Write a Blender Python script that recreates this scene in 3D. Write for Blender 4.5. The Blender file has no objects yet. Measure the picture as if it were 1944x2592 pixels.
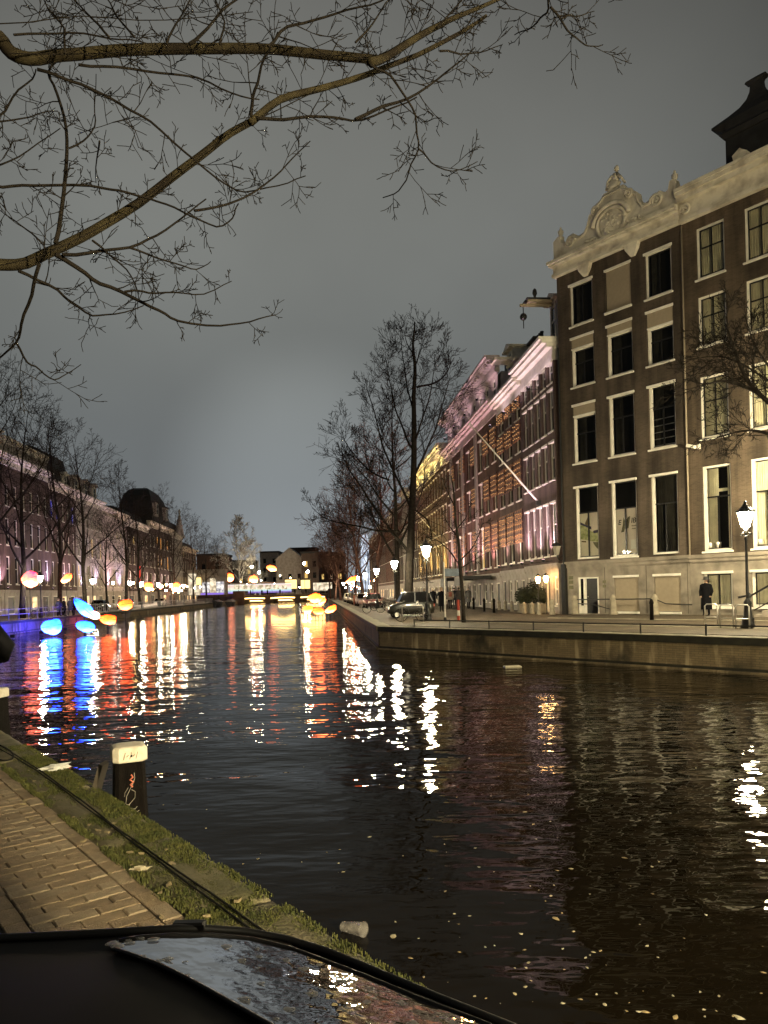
import bpy, math, random
from mathutils import Vector, Matrix, noise as mnoise

# ------------------------------------------------------------------ camera
SC = bpy.context.scene
F, CX, HY, RO, H = 1880.0, 972.0, 1497.0, math.radians(1.5), 1.6
cam_d = bpy.data.cameras.new('camera'); cam = bpy.data.objects.new('camera', cam_d)
SC.collection.objects.link(cam); SC.camera = cam
cam_d.sensor_fit = 'VERTICAL'; cam_d.sensor_height = 36.0
cam_d.lens = F / 2592.0 * 36.0
cam_d.shift_y = (HY - 1296.0) / 2592.0
cam_d.clip_start = 0.05; cam_d.clip_end = 2000
cam.matrix_world = Matrix.Translation((0, 0, H)) @ Matrix.Rotation(math.radians(90), 4, 'X') @ Matrix.Rotation(-RO, 4, 'Z')

# ------------------------------------------------------------------ night sky: city-lit overcast
W = bpy.data.worlds.new('World'); SC.world = W; W.use_nodes = True
wn, wl = W.node_tree.nodes, W.node_tree.links
wn.clear()
def wnode(t, **k):
    n = wn.new(t)
    for a, b in k.items(): setattr(n, a, b)
    return n
out = wnode('ShaderNodeOutputWorld'); bg = wnode('ShaderNodeBackground')
tc = wnode('ShaderNodeTexCoord'); sep = wnode('ShaderNodeSeparateXYZ')
wl.new(tc.outputs['Generated'], sep.inputs[0])
ramp = wnode('ShaderNodeValToRGB'); cr = ramp.color_ramp; cr.interpolation = 'B_SPLINE'
stops = [(0.0, (.156, .170, .182)), (.06, (.138, .152, .162)), (.15, (.110, .121, .126)), (.28, (.118, .126, .123)),
         (.42, (.148, .154, .144)), (.55, (.128, .130, .120)), (.68, (.100, .100, .093)), (1.0, (.075, .074, .068))]
while len(cr.elements) < len(stops): cr.elements.new(.5)
for e, (p, c) in zip(cr.elements, stops): e.position = p; e.color = (*c, 1)
wl.new(sep.outputs['Z'], ramp.inputs[0])
# soft cloud structure
nz = wnode('ShaderNodeTexNoise'); nz.inputs['Scale'].default_value = 2.2; nz.inputs['Detail'].default_value = 4
wl.new(tc.outputs['Generated'], nz.inputs['Vector'])
mr = wnode('ShaderNodeMapRange'); mr.inputs['From Min'].default_value = .3; mr.inputs['From Max'].default_value = .7
mr.inputs['To Min'].default_value = .88; mr.inputs['To Max'].default_value = 1.10
wl.new(nz.outputs['Fac'], mr.inputs['Value'])
# the town's glow over the far end of the canal
dot = wnode('ShaderNodeVectorMath', operation='DOT_PRODUCT'); dot.inputs[1].default_value = Vector((-.098, .98, .135)).normalized()
nrm = wnode('ShaderNodeVectorMath', operation='NORMALIZE'); wl.new(tc.outputs['Generated'], nrm.inputs[0])
wl.new(nrm.outputs[0], dot.inputs[0])
gl = wnode('ShaderNodeMapRange', interpolation_type='SMOOTHSTEP'); gl.inputs['From Min'].default_value = .978; gl.inputs['From Max'].default_value = 1.0
gl.inputs['To Min'].default_value = 0; gl.inputs['To Max'].default_value = .80
wl.new(dot.outputs['Value'], gl.inputs['Value'])
dt2 = wnode('ShaderNodeVectorMath', operation='DOT_PRODUCT'); dt2.inputs[1].default_value = Vector((-.12, .93, .34)).normalized(); wl.new(nrm.outputs[0], dt2.inputs[0])
fo = wnode('ShaderNodeMapRange', interpolation_type='SMOOTHSTEP'); fo.inputs['From Min'].default_value = .72; fo.inputs['From Max'].default_value = 1.0
fo.inputs['To Min'].default_value = .45; fo.inputs['To Max'].default_value = 1.34; wl.new(dt2.outputs['Value'], fo.inputs['Value'])
mm = wnode('ShaderNodeMath', operation='MULTIPLY'); wl.new(mr.outputs[0], mm.inputs[0]); wl.new(fo.outputs[0], mm.inputs[1])
m1 = wnode('ShaderNodeMath', operation='ADD'); wl.new(mm.outputs[0], m1.inputs[0]); wl.new(gl.outputs[0], m1.inputs[1])
sc1 = wnode('ShaderNodeVectorMath', operation='SCALE'); wl.new(ramp.outputs[0], sc1.inputs[0]); wl.new(m1.outputs[0], sc1.inputs['Scale'])
sky = wnode('ShaderNodeTexSky', sky_type='NISHITA'); sky.sun_disc = False
sky.sun_elevation = math.radians(-6); sky.sun_rotation = math.radians(200)
sc2 = wnode('ShaderNodeVectorMath', operation='SCALE'); sc2.inputs['Scale'].default_value = .05; wl.new(sky.outputs[0], sc2.inputs[0])
ad = wnode('ShaderNodeVectorMath', operation='ADD'); wl.new(sc1.outputs[0], ad.inputs[0]); wl.new(sc2.outputs[0], ad.inputs[1])
wl.new(ad.outputs[0], bg.inputs['Color']); bg.inputs['Strength'].default_value = 1.0
wl.new(bg.outputs[0], out.inputs[0])

SC.view_settings.view_transform = 'Standard'; SC.view_settings.look = 'None'
SC.view_settings.exposure = 0; SC.view_settings.gamma = 1; SC.view_settings.use_curve_mapping = False
SC.render.engine = 'CYCLES'
cy = SC.cycles
cy.use_denoising = True
try: cy.denoiser = 'OPENIMAGEDENOISE'
except Exception: pass
cy.max_bounces = 5; cy.diffuse_bounces = 2; cy.glossy_bounces = 3; cy.transmission_bounces = 3; cy.transparent_max_bounces = 8
cy.sample_clamp_indirect = 6; cy.use_light_tree = True; cy.caustics_reflective = False; cy.caustics_refractive = False

# ------------------------------------------------------------------ placing and building helpers
WATER = -1.07
CO, SI = math.cos(RO), math.sin(RO)
def ray(px, py):
    u, v = px - CX, py - HY
    return (u * CO - v * SI) / F, -(u * SI + v * CO) / F
def at(px, py, Y):
    a, b = ray(px, py); return Vector((a * Y, Y, H + b * Y))
def gnd(px, py, z=0.0):
    a, b = ray(px, py); Y = (z - H) / b; return Vector((a * Y, Y, z))
COL = SC.collection
def tag(o, label=None, cat=None, group=None, kind=None):
    if label: o['label'] = label
    if cat: o['category'] = cat
    if group: o['group'] = group
    if kind: o['kind'] = kind
    return o
def empty(name, loc, rz=0.0):
    o = bpy.data.objects.new(name, None); o.location = loc; o.rotation_euler = (0, 0, rz)
    o.empty_display_size = .1; COL.objects.link(o); return o
def inst(mesh, name, parent=None, loc=(0, 0, 0), rot=(0, 0, 0), sc=None):
    o = bpy.data.objects.new(name, mesh); o.location = loc; o.rotation_euler = rot
    if sc is not None: o.scale = (sc, sc, sc) if isinstance(sc, (int, float)) else sc
    if parent: o.parent = parent
    COL.objects.link(o); return o
def copy_tree(o, parent=None):
    c = o.copy(); COL.objects.link(c)
    if parent: c.parent = parent
    for ch in o.children: copy_tree(ch, c)
    return c
class MB:
    def __init__(s): s.v = []; s.f = []; s.mi = []
    def _add(s, vs, fs, m=0):
        b = len(s.v); s.v.extend(vs)
        for f in fs: s.f.append([b + i for i in f]); s.mi.append(m)
        return s
    def box(s, x0, x1, y0, y1, z0, z1, m=0):
        return s._add([(x0,y0,z0),(x1,y0,z0),(x1,y1,z0),(x0,y1,z0),(x0,y0,z1),(x1,y0,z1),(x1,y1,z1),(x0,y1,z1)],
                      [(3,2,1,0),(4,5,6,7),(0,1,5,4),(1,2,6,5),(2,3,7,6),(3,0,4,7)], m)
    def bev(s, x0, x1, y0, y1, z0, z1, b, m=0):      # block with chamfered top edges
        a = [(x0,y0,z0),(x1,y0,z0),(x1,y1,z0),(x0,y1,z0),(x0,y0,z1-b),(x1,y0,z1-b),(x1,y1,z1-b),(x0,y1,z1-b),
             (x0+b,y0+b,z1),(x1-b,y0+b,z1),(x1-b,y1-b,z1),(x0+b,y1-b,z1)]
        return s._add(a, [(3,2,1,0),(0,1,5,4),(1,2,6,5),(2,3,7,6),(3,0,4,7),(4,5,9,8),(5,6,10,9),(6,7,11,10),(7,4,8,11),(8,9,10,11)], m)
    def tube(s, pts, rad, n=6, m=0, cap=True):
        pts = [Vector(p) for p in pts]; k = len(pts)
        if isinstance(rad, (int, float)): rad = [rad] * k
        b = len(s.v); prev = None
        for i, p in enumerate(pts):
            d = (pts[min(i+1, k-1)] - pts[max(i-1, 0)])
            if d.length < 1e-9: d = Vector((0, 0, 1))
            d.normalize()
            if prev is None: u = d.orthogonal().normalized()
            else:
                u = prev - d * prev.dot(d)
                u = u.normalized() if u.length > 1e-6 else d.orthogonal().normalized()
            prev = u; w = d.cross(u)
            for j in range(n):
                a = 2 * math.pi * j / n
                q = p + (u * math.cos(a) + w * math.sin(a)) * rad[i]
                s.v.append((q.x, q.y, q.z))
        for i in range(k - 1):
            for j in range(n):
                j2 = (j + 1) % n
                s.f.append([b+i*n+j, b+i*n+j2, b+(i+1)*n+j2, b+(i+1)*n+j]); s.mi.append(m)
        if cap:
            s.f.append([b + j for j in range(n)][::-1]); s.mi.append(m)
            s.f.append([b + (k-1)*n + j for j in range(n)]); s.mi.append(m)
        return s
    def lathe(s, prof, n=12, c=(0, 0), m=0, ph=0.0, cap=True):
        b = len(s.v); k = len(prof)
        for r, z in prof:
            for j in range(n):
                a = 2 * math.pi * j / n + ph
                s.v.append((c[0] + r * math.cos(a), c[1] + r * math.sin(a), z))
        for i in range(k - 1):
            for j in range(n):
                j2 = (j + 1) % n
                s.f.append([b+i*n+j, b+i*n+j2, b+(i+1)*n+j2, b+(i+1)*n+j]); s.mi.append(m)
        if cap:
            s.f.append([b + j for j in range(n)][::-1]); s.mi.append(m)
            s.f.append([b + (k-1)*n + j for j in range(n)]); s.mi.append(m)
        return s
    def prism(s, poly, y0, y1, m=0):                 # (x, z) outline pushed from y0 to y1
        n = len(poly)
        area = sum(poly[i][0]*poly[(i+1)%n][1] - poly[(i+1)%n][0]*poly[i][1] for i in range(n))
        if area < 0: poly = poly[::-1]
        vs = [(x, y0, z) for x, z in poly] + [(x, y1, z) for x, z in poly]
        fs = [list(range(n)), list(range(n, 2*n))[::-1]]
        fs += [[(i+1) % n, i, n+i, n+(i+1) % n] for i in range(n)]
        return s._add(vs, fs, m)
    def slab(s, poly, z0, z1, m=0):                  # (x, y) outline pushed from z0 to z1
        n = len(poly)
        area = sum(poly[i][0]*poly[(i+1)%n][1] - poly[(i+1)%n][0]*poly[i][1] for i in range(n))
        if area < 0: poly = poly[::-1]
        vs = [(x, y, z0) for x, y in poly] + [(x, y, z1) for x, y in poly]
        fs = [list(range(n))[::-1], list(range(n, 2*n))]
        fs += [[i, (i+1) % n, n+(i+1) % n, n+i] for i in range(n)]
        return s._add(vs, fs, m)
    def ball(s, c, r, nu=10, nv=7, m=0, amp=0.0, seed=0, sq=(1, 1, 1)):
        b = len(s.v)
        def pt(i, j):
            th = math.pi * i / nv; ph = 2 * math.pi * j / nu
            d = Vector((math.sin(th)*math.cos(ph), math.sin(th)*math.sin(ph), math.cos(th)))
            k = r * (1 + amp * mnoise.noise(d * 1.6 + Vector((seed, seed*.7, 0))))
            return (c[0]+d.x*k*sq[0], c[1]+d.y*k*sq[1], c[2]+d.z*k*sq[2])
        s.v.append(pt(0, 0))
        for i in range(1, nv):
            for j in range(nu): s.v.append(pt(i, j))
        s.v.append(pt(nv, 0)); e = len(s.v) - 1
        for j in range(nu):
            j2 = (j+1) % nu
            s.f.append([b, b+1+j, b+1+j2]); s.mi.append(m)
            s.f.append([e, b+1+(nv-2)*nu+j2, b+1+(nv-2)*nu+j]); s.mi.append(m)
            for i in range(nv-2):
                s.f.append([b+1+i*nu+j, b+1+(i+1)*nu+j, b+1+(i+1)*nu+j2, b+1+i*nu+j2]); s.mi.append(m)
        return s
    def loft(s, rings, m=0, cap=True):
        n = len(rings[0]); b = len(s.v)
        for r in rings: s.v.extend(tuple(p) for p in r)
        for i in range(len(rings)-1):
            for j in range(n):
                j2 = (j+1) % n
                s.f.append([b+i*n+j, b+i*n+j2, b+(i+1)*n+j2, b+(i+1)*n+j]); s.mi.append(m)
        if cap:
            s.f.append([b+j for j in range(n)][::-1]); s.mi.append(m)
            s.f.append([b+(len(rings)-1)*n+j for j in range(n)]); s.mi.append(m)
        return s
    def mesh(s, name, mat=None, smooth=False):
        me = bpy.data.meshes.new(name); me.from_pydata(s.v, [], s.f)
        mats = mat if isinstance(mat, (list, tuple)) else [mat]
        for q in mats:
            if q: me.materials.append(q)
        if len(mats) > 1: me.polygons.foreach_set('material_index', s.mi)
        if smooth: me.polygons.foreach_set('use_smooth', [True] * len(me.polygons))
        me.update(); return me
    def obj(s, name, mat, parent=None, smooth=False, loc=(0, 0, 0), rot=(0, 0, 0)):
        return inst(s.mesh(name, mat, smooth), name, parent, loc, rot)
CACHE = {}
def cached(key, fn):
    if key not in CACHE: CACHE[key] = fn()
    return CACHE[key]

# ------------------------------------------------------------------ materials
def _new(name):
    m = bpy.data.materials.new(name); m.use_nodes = True
    nt = m.node_tree; return m, nt, nt.nodes, nt.links, nt.nodes['Principled BSDF']
def mat(name, col, rough=.7, var=.25, vs=3.0, bump=0.0, bs=40.0, metal=0.0, spec=.5, col2=None, detail=5, coat=0, world=False, stretch=None, contrast=(.35, .65)):
    m, nt, n, l, p = _new(name)
    p.inputs['Roughness'].default_value = rough; p.inputs['Metallic'].default_value = metal
    p.inputs['Specular IOR Level'].default_value = spec
    if coat: p.inputs['Coat Weight'].default_value = coat; p.inputs['Coat Roughness'].default_value = .06
    if world: src = n.new('ShaderNodeNewGeometry').outputs['Position']
    else: src = n.new('ShaderNodeTexCoord').outputs['Object']
    if stretch:
        mp = n.new('ShaderNodeMapping'); mp.inputs['Scale'].default_value = stretch; l.new(src, mp.inputs[0]); src = mp.outputs[0]
    c2 = col2 or tuple(min(1, c * (1 + var)) for c in col)
    c1 = col if col2 else tuple(c * (1 - var) for c in col)
    t = n.new('ShaderNodeTexNoise'); t.inputs['Scale'].default_value = vs; t.inputs['Detail'].default_value = detail
    l.new(src, t.inputs['Vector'])
    r = n.new('ShaderNodeValToRGB'); r.color_ramp.elements[0].position = contrast[0]; r.color_ramp.elements[1].position = contrast[1]
    r.color_ramp.elements[0].color = (*c1, 1); r.color_ramp.elements[1].color = (*c2, 1)
    l.new(t.outputs['Fac'], r.inputs[0]); l.new(r.outputs[0], p.inputs['Base Color'])
    if bump:
        b = n.new('ShaderNodeBump'); b.inputs['Strength'].default_value = bump; b.inputs['Distance'].default_value = .02
        t2 = n.new('ShaderNodeTexNoise'); t2.inputs['Scale'].default_value = bs; t2.inputs['Detail'].default_value = 6
        l.new(src, t2.inputs['Vector']); l.new(t2.outputs['Fac'], b.inputs['Height']); l.new(b.outputs[0], p.inputs['Normal'])
    return m
def brickmat(name, col, col2, mortar, bw=.22, rh=.065, ms=.008, stain=.35, rough=.85, horiz=False):
    m, nt, n, l, p = _new(name)
    p.inputs['Roughness'].default_value = rough; p.inputs['Specular IOR Level'].default_value = .3
    o = n.new('ShaderNodeTexCoord').outputs['Object']; s = n.new('ShaderNodeSeparateXYZ'); l.new(o, s.inputs[0])
    c = n.new('ShaderNodeCombineXYZ'); l.new(s.outputs['X'], c.inputs['X']); l.new(s.outputs['Y' if horiz else 'Z'], c.inputs['Y'])
    b = n.new('ShaderNodeTexBrick'); b.inputs['Scale'].default_value = 1; b.inputs['Brick Width'].default_value = bw
    b.inputs['Row Height'].default_value = rh; b.inputs['Mortar Size'].default_value = ms
    b.inputs['Color1'].default_value = (*col, 1); b.inputs['Color2'].default_value = (*col2, 1); b.inputs['Mortar'].default_value = (*mortar, 1)
    b.inputs['Bias'].default_value = 0
    l.new(c.outputs[0], b.inputs['Vector'])
    t = n.new('ShaderNodeTexNoise'); t.inputs['Scale'].default_value = .45; t.inputs['Detail'].default_value = 6; l.new(o, t.inputs['Vector'])
    r = n.new('ShaderNodeMapRange'); r.inputs['From Min'].default_value = .3; r.inputs['From Max'].default_value = .7
    r.inputs['To Min'].default_value = 1 - stain; r.inputs['To Max'].default_value = 1 + stain * .6
    l.new(t.outputs['Fac'], r.inputs['Value'])
    mp = n.new('ShaderNodeMapping'); mp.inputs['Scale'].default_value = (1.6, 1.6, .16); l.new(o, mp.inputs[0])
    t3 = n.new('ShaderNodeTexNoise'); t3.inputs['Scale'].default_value = 1.0; t3.inputs['Detail'].default_value = 7; l.new(mp.outputs[0], t3.inputs['Vector'])
    r3 = n.new('ShaderNodeMapRange'); r3.inputs['From Min'].default_value = .38; r3.inputs['From Max'].default_value = .62; r3.inputs['To Min'].default_value = 1 - stain*.9; r3.inputs['To Max'].default_value = 1.08; l.new(t3.outputs['Fac'], r3.inputs['Value'])
    rm_ = n.new('ShaderNodeMath'); rm_.operation = 'MULTIPLY'; l.new(r.outputs[0], rm_.inputs[0]); l.new(r3.outputs[0], rm_.inputs[1])
    v = n.new('ShaderNodeVectorMath'); v.operation = 'SCALE'; l.new(b.outputs['Color'], v.inputs[0]); l.new(rm_.outputs[0], v.inputs['Scale'])
    l.new(v.outputs[0], p.inputs['Base Color'])
    bp = n.new('ShaderNodeBump'); bp.inputs['Strength'].default_value = .5; bp.inputs['Distance'].default_value = .01; bp.invert = True
    l.new(b.outputs['Fac'], bp.inputs['Height']); l.new(bp.outputs[0], p.inputs['Normal'])
    return m
def glow(name, col, k=1.0, tex=None):
    m = bpy.data.materials.new(name); m.use_nodes = True; n = m.node_tree.nodes; l = m.node_tree.links; n.clear()
    e = n.new('ShaderNodeEmission'); e.inputs['Color'].default_value = (*[c * k for c in col], 1); e.inputs['Strength'].default_value = 1
    o = n.new('ShaderNodeOutputMaterial'); l.new(e.outputs[0], o.inputs[0])
    m.cycles.emission_sampling = 'NONE' if max(col) * k < 2 else 'AUTO'
    if tex:                                           # two tones over the thing's own surface
        t = n.new('ShaderNodeTexNoise'); t.inputs['Scale'].default_value = tex[1]; t.inputs['Detail'].default_value = 3
        l.new(n.new('ShaderNodeTexCoord').outputs['Object'], t.inputs['Vector'])
        r = n.new('ShaderNodeValToRGB'); r.color_ramp.elements[0].position = .38; r.color_ramp.elements[1].position = .62
        r.color_ramp.elements[0].color = (*[c * k for c in col], 1); r.color_ramp.elements[1].color = (*[c * k for c in tex[0]], 1)
        l.new(t.outputs['Fac'], r.inputs[0]); l.new(r.outputs[0], e.inputs['Color'])
    return m
def glassmat(name, tint=(.92, .92, .9), ior=1.22):
    m = bpy.data.materials.new(name); m.use_nodes = True; n = m.node_tree.nodes; l = m.node_tree.links; n.clear()
    o = n.new('ShaderNodeOutputMaterial'); mx = n.new('ShaderNodeMixShader'); tr = n.new('ShaderNodeBsdfTransparent'); g = n.new('ShaderNodeBsdfGlossy')
    tr.inputs[0].default_value = (*tint, 1); g.inputs['Roughness'].default_value = .02
    f = n.new('ShaderNodeFresnel'); f.inputs['IOR'].default_value = ior
    l.new(f.outputs[0], mx.inputs[0]); l.new(tr.outputs[0], mx.inputs[1]); l.new(g.outputs[0], mx.inputs[2]); l.new(mx.outputs[0], o.inputs[0])
    return m

M = {}
M['white'] = mat('white_paint', (.82, .78, .68), .55, .10, 2.0)
M['cream'] = mat('cream_stone', (.50, .44, .34), .7, .0, 1.7, .5, 16, col2=(.84, .78, .64), detail=10, contrast=(.30, .58))
M['stonebase'] = mat('grey_plinth_stone', (.15, .128, .10), .75, 0, 1.3, .35, 20, col2=(.32, .275, .215), detail=10, contrast=(.32, .62))
M['tan'] = mat('tan_blind', (.33, .27, .19), .8, .05, 6)
M['black'] = mat('black_paint', (.012, .012, .012), .45, .3, 6)
M['iron'] = mat('black_cast_iron', (.014, .014, .013), .4, .3, 8, .2, 30)
M['sash'] = mat('black_sash_paint', (.012, .011, .010), .35, .2, 5)
M['darkglass'] = mat('dark_window_glass', (.008, .008, .008), .06, .2, 1, spec=.25)
M['glass'] = glassmat('clear_window_glass')
M['curtain'] = mat('cream_curtain_cloth', (.80, .74, .54), .9, .12, 2)
M['roof'] = mat('dark_slate_roof', (.022, .021, .021), .7, .3, 2)
M['bark_hero'] = mat('dark_bark', (.018, .015, .012), .9, .35, 5, .4, 25, spec=.08)
M['bark_twig'] = mat('dark_twig_bark', (.012, .010, .008), .9, .3, 5, spec=.08)
M['bark'] = mat('bare_bark', (.030, .025, .020), .9, .35, 5, .6, 25, spec=.08)
M['bark_near'] = mat('mossy_plane_bark', (.014, .011, .008), .9, 0, 4.5, .35, 22, col2=(.036, .030, .016), spec=.08)
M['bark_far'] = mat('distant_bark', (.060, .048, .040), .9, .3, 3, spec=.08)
M['bark_redlit'] = mat('red_lit_bark', (.12, .066, .052), .9, .3, 3, spec=.08)  # reddish light on these trees put into the bark colour
M['bark_lamplit'] = mat('lamplit_pale_bark', (.50, .48, .43), .9, .2, 3)  # lamp light on the trees put into a paler bark colour
M['soil'] = mat('dark_sand_joint', (.05, .042, .03), .95, .3, 20, .4, 80)
M['brick_n1'] = mat('clay_paver_a', (.180, .132, .080), .8, 0, 14, .7, 90, col2=(.250, .186, .114))
M['brick_n2'] = mat('clay_paver_b', (.155, .115, .072), .8, 0, 14, .7, 90, col2=(.225, .165, .102))
M['brick_n3'] = mat('clay_paver_c', (.200, .155, .100), .8, 0, 14, .7, 90, col2=(.270, .210, .138))
M['sett'] = mat('grey_granite_sett', (.20, .19, .165), .75, .25, 18, .6, 60)
M['moss'] = mat('moss_and_grass', (.036, .046, .008), .95, 0, 9, col2=(.085, .086, .020))
M['metal'] = mat('galvanised_steel', (.42, .40, .36), .4, .15, 8, metal=.7)
M['skin'] = mat('skin', (.42, .27, .19), .6, .1, 8)
M['coatblk'] = mat('black_coat_cloth', (.005, .005, .006), .8, .3, 12, spec=.08)
M['rubber'] = mat('tyre_rubber', (.012, .012, .012), .8, .2, 10, spec=.08)
M['wood'] = mat('tarred_timber', (.0065, .005, .004), .6, .35, 3, .8, 30, stretch=(8, 8, 1.2), spec=.08)
M['postcap'] = mat('worn_white_paint', (.52, .46, .34), .6, 0, 12, .3, 30, col2=(.66, .61, .49), contrast=(.3, .5))
M['leafgreen'] = mat('clipped_box_leaves', (.022, .028, .010), .8, .5, 12)
M['planter'] = mat('weathered_planter', (.24, .22, .17), .8, .2, 4)
M['lampglass'] = glow('lit_lantern_glass', (1.0, .86, .56), 800)
M['lampglass_w'] = glow('lit_white_lamp', (1.0, .90, .72), 200)
M['wallamp'] = glow('lit_wall_lantern', (1.0, .55, .20), 70)
M['litwin'] = glow('lit_room_yellow', (1.0, .66, .22), 1.1, ((.55, .33, .09), 1.2))
M['litpale'] = glow('lit_room_pale', (1.0, .80, .42), 1.0, ((.5, .38, .18), 1.0))
M['litblue'] = glow('lit_room_blue', (.05, .07, .75), 1.0)
M['litshop'] = glow('lit_shop_window', (1.0, .74, .40), 1.9, ((.7, .42, .16), .7))
M['litorange'] = glow('lit_room_orange', (1.0, .42, .08), 1.0, ((.5, .2, .03), .8))
# ------------------------------------------------------------------ the lie of the land
R = random.Random(7)
D1 = Vector((-.616, .788, 0)); N1 = Vector((.788, .616, 0)); E0 = Vector((-.06, 3.16, 0))      # near quay
CC = Vector((-.26, 34.3, 0)); DR = Vector((.642, -.766, 0)).normalized(); NR = Vector((.766, .642, 0)).normalized()   # far quay, front face
D2 = Vector((-.0877, .9961, 0)); N2 = Vector((.9961, .0877, 0))                                 # main canal
ang = lambda d: math.atan2(d.y, d.x)
def redge(Y): return -.26 - .088 * (Y - 34.3)
def ledge(Y): return -30.0 - .088 * (Y - 56.0)

def water_mat():
    m, nt, n, l, p = _new('dark_canal_water')
    p.inputs['Base Color'].default_value = (.0070, .0052, .0028, 1); p.inputs['Roughness'].default_value = .015
    p.inputs['IOR'].default_value = 1.333; p.inputs['Specular IOR Level'].default_value = .15
    pos = n.new('ShaderNodeNewGeometry').outputs['Position']
    def nz(scale, det, stretch):
        mp = n.new('ShaderNodeMapping'); mp.inputs['Scale'].default_value = stretch; mp.inputs['Rotation'].default_value = (0, 0, .18); l.new(pos, mp.inputs[0])
        t = n.new('ShaderNodeTexNoise'); t.inputs['Scale'].default_value = scale; t.inputs['Detail'].default_value = det
        t.inputs['Roughness'].default_value = .45; l.new(mp.outputs[0], t.inputs['Vector']); return t.outputs['Fac']
    def mul(a, k):
        q = n.new('ShaderNodeMath'); q.operation = 'MULTIPLY'; l.new(a, q.inputs[0])
        if isinstance(k, float): q.inputs[1].default_value = k
        else: l.new(k, q.inputs[1])
        return q.outputs[0]
    def add(a, b):
        q = n.new('ShaderNodeMath'); q.operation = 'ADD'; l.new(a, q.inputs[0]); l.new(b, q.inputs[1]); return q.outputs[0]
    # breeze: calmer patches in between rippled ones
    br = n.new('ShaderNodeMapRange'); br.inputs['From Min'].default_value = .35; br.inputs['From Max'].default_value = .65
    br.inputs['To Min'].default_value = .55; br.inputs['To Max'].default_value = 1.1; l.new(nz(.09, 2, (1, 1, 1)), br.inputs['Value'])
    h = add(mul(nz(.9, 2, (.75, 1.15, 1)), .066), mul(nz(3.4, 2, (.55, 1.3, 1)), .026))
    h = add(mul(h, br.outputs[0]), mul(nz(.34, 1.5, (.36, 1.2, 1)), .115))
    b = n.new('ShaderNodeBump'); b.inputs['Strength'].default_value = 1; b.inputs['Distance'].default_value = 1
    l.new(h, b.inputs['Height']); l.new(b.outputs[0], p.inputs['Normal'])
    return m
water = MB()._add([(-420, -160, 0), (420, -160, 0), (420, 760, 0), (-420, 760, 0)], [(0, 1, 2, 3)]).obj('water', water_mat(), loc=(0, 0, WATER))
tag(water, kind='structure')

M['street'] = brickmat('brick_street', (.120, .092, .060), (.084, .064, .041), (.045, .037, .026), .21, .105, .007, .3, .8, True)
M['street_l'] = brickmat('brick_street_across', (.15, .11, .085), (.12, .09, .07), (.06, .05, .04), .21, .105, .007, .3, .8, True)
def quaywall_mat():
    m, nt, n, l, p = _new('stained_quay_masonry')
    p.inputs['Roughness'].default_value = .8
    o = n.new('ShaderNodeTexCoord').outputs['Object']; s = n.new('ShaderNodeSeparateXYZ'); l.new(o, s.inputs[0])
    c = n.new('ShaderNodeCombineXYZ'); l.new(s.outputs['X'], c.inputs['X']); l.new(s.outputs['Z'], c.inputs['Y'])
    b = n.new('ShaderNodeTexBrick'); b.inputs['Scale'].default_value = 1; b.inputs['Brick Width'].default_value = .24; b.inputs['Row Height'].default_value = .07
    b.inputs['Mortar Size'].default_value = .008
    b.inputs['Color1'].default_value = (.23, .175, .095, 1); b.inputs['Color2'].default_value = (.18, .135, .075, 1); b.inputs['Mortar'].default_value = (.12, .095, .055, 1)
    l.new(c.outputs[0], b.inputs['Vector'])
    def streak(scale, st, lo, hi):
        mp = n.new('ShaderNodeMapping'); mp.inputs['Scale'].default_value = st; l.new(o, mp.inputs[0])
        t = n.new('ShaderNodeTexNoise'); t.inputs['Scale'].default_value = scale; t.inputs['Detail'].default_value = 6; l.new(mp.outputs[0], t.inputs['Vector'])
        r = n.new('ShaderNodeMapRange'); r.inputs['From Min'].default_value = lo; r.inputs['From Max'].default_value = hi; l.new(t.outputs['Fac'], r.inputs['Value'])
        return r.outputs[0]
    m1 = n.new('ShaderNodeMix'); m1.data_type = 'RGBA'; m1.inputs['B'].default_value = (.50, .41, .25, 1)
    l.new(streak(1.0, (2.2, 1, .35), .56, .72), m1.inputs['Factor']); l.new(b.outputs['Color'], m1.inputs['A'])
    m2 = n.new('ShaderNodeMix'); m2.data_type = 'RGBA'; m2.inputs['B'].default_value = (.040, .034, .020, 1)
    l.new(streak(.8, (1.1, 1, .9), .54, .70), m2.inputs['Factor']); l.new(m1.outputs['Result'], m2.inputs['A'])
    l.new(m2.outputs['Result'], p.inputs['Base Color'])
    bp = n.new('ShaderNodeBump'); bp.inputs['Strength'].default_value = .6; bp.inputs['Distance'].default_value = .012; bp.invert = True
    l.new(b.outputs['Fac'], bp.inputs['Height']); l.new(bp.outputs[0], p.inputs['Normal'])
    return m
M['quay'] = quaywall_mat()
M['coping'] = mat('mossy_coping_stone', (.062, .062, .022), .9, 0, 2.8, .7, 34, col2=(.165, .140, .090), detail=9)
M['coping_dark'] = mat('weathered_coping_stone', (.10, .09, .055), .85, 0, 2.2, .4, 25, col2=(.21, .185, .12), detail=8)
M['kerb'] = mat('pale_kerb_stone', (.30, .27, .20), .8, .25, 2, .2, 20)
M['mosspatch'] = mat('damp_moss', (.062, .078, .016), .95, 0, 14, .8, 60, col2=(.105, .110, .040))

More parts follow.
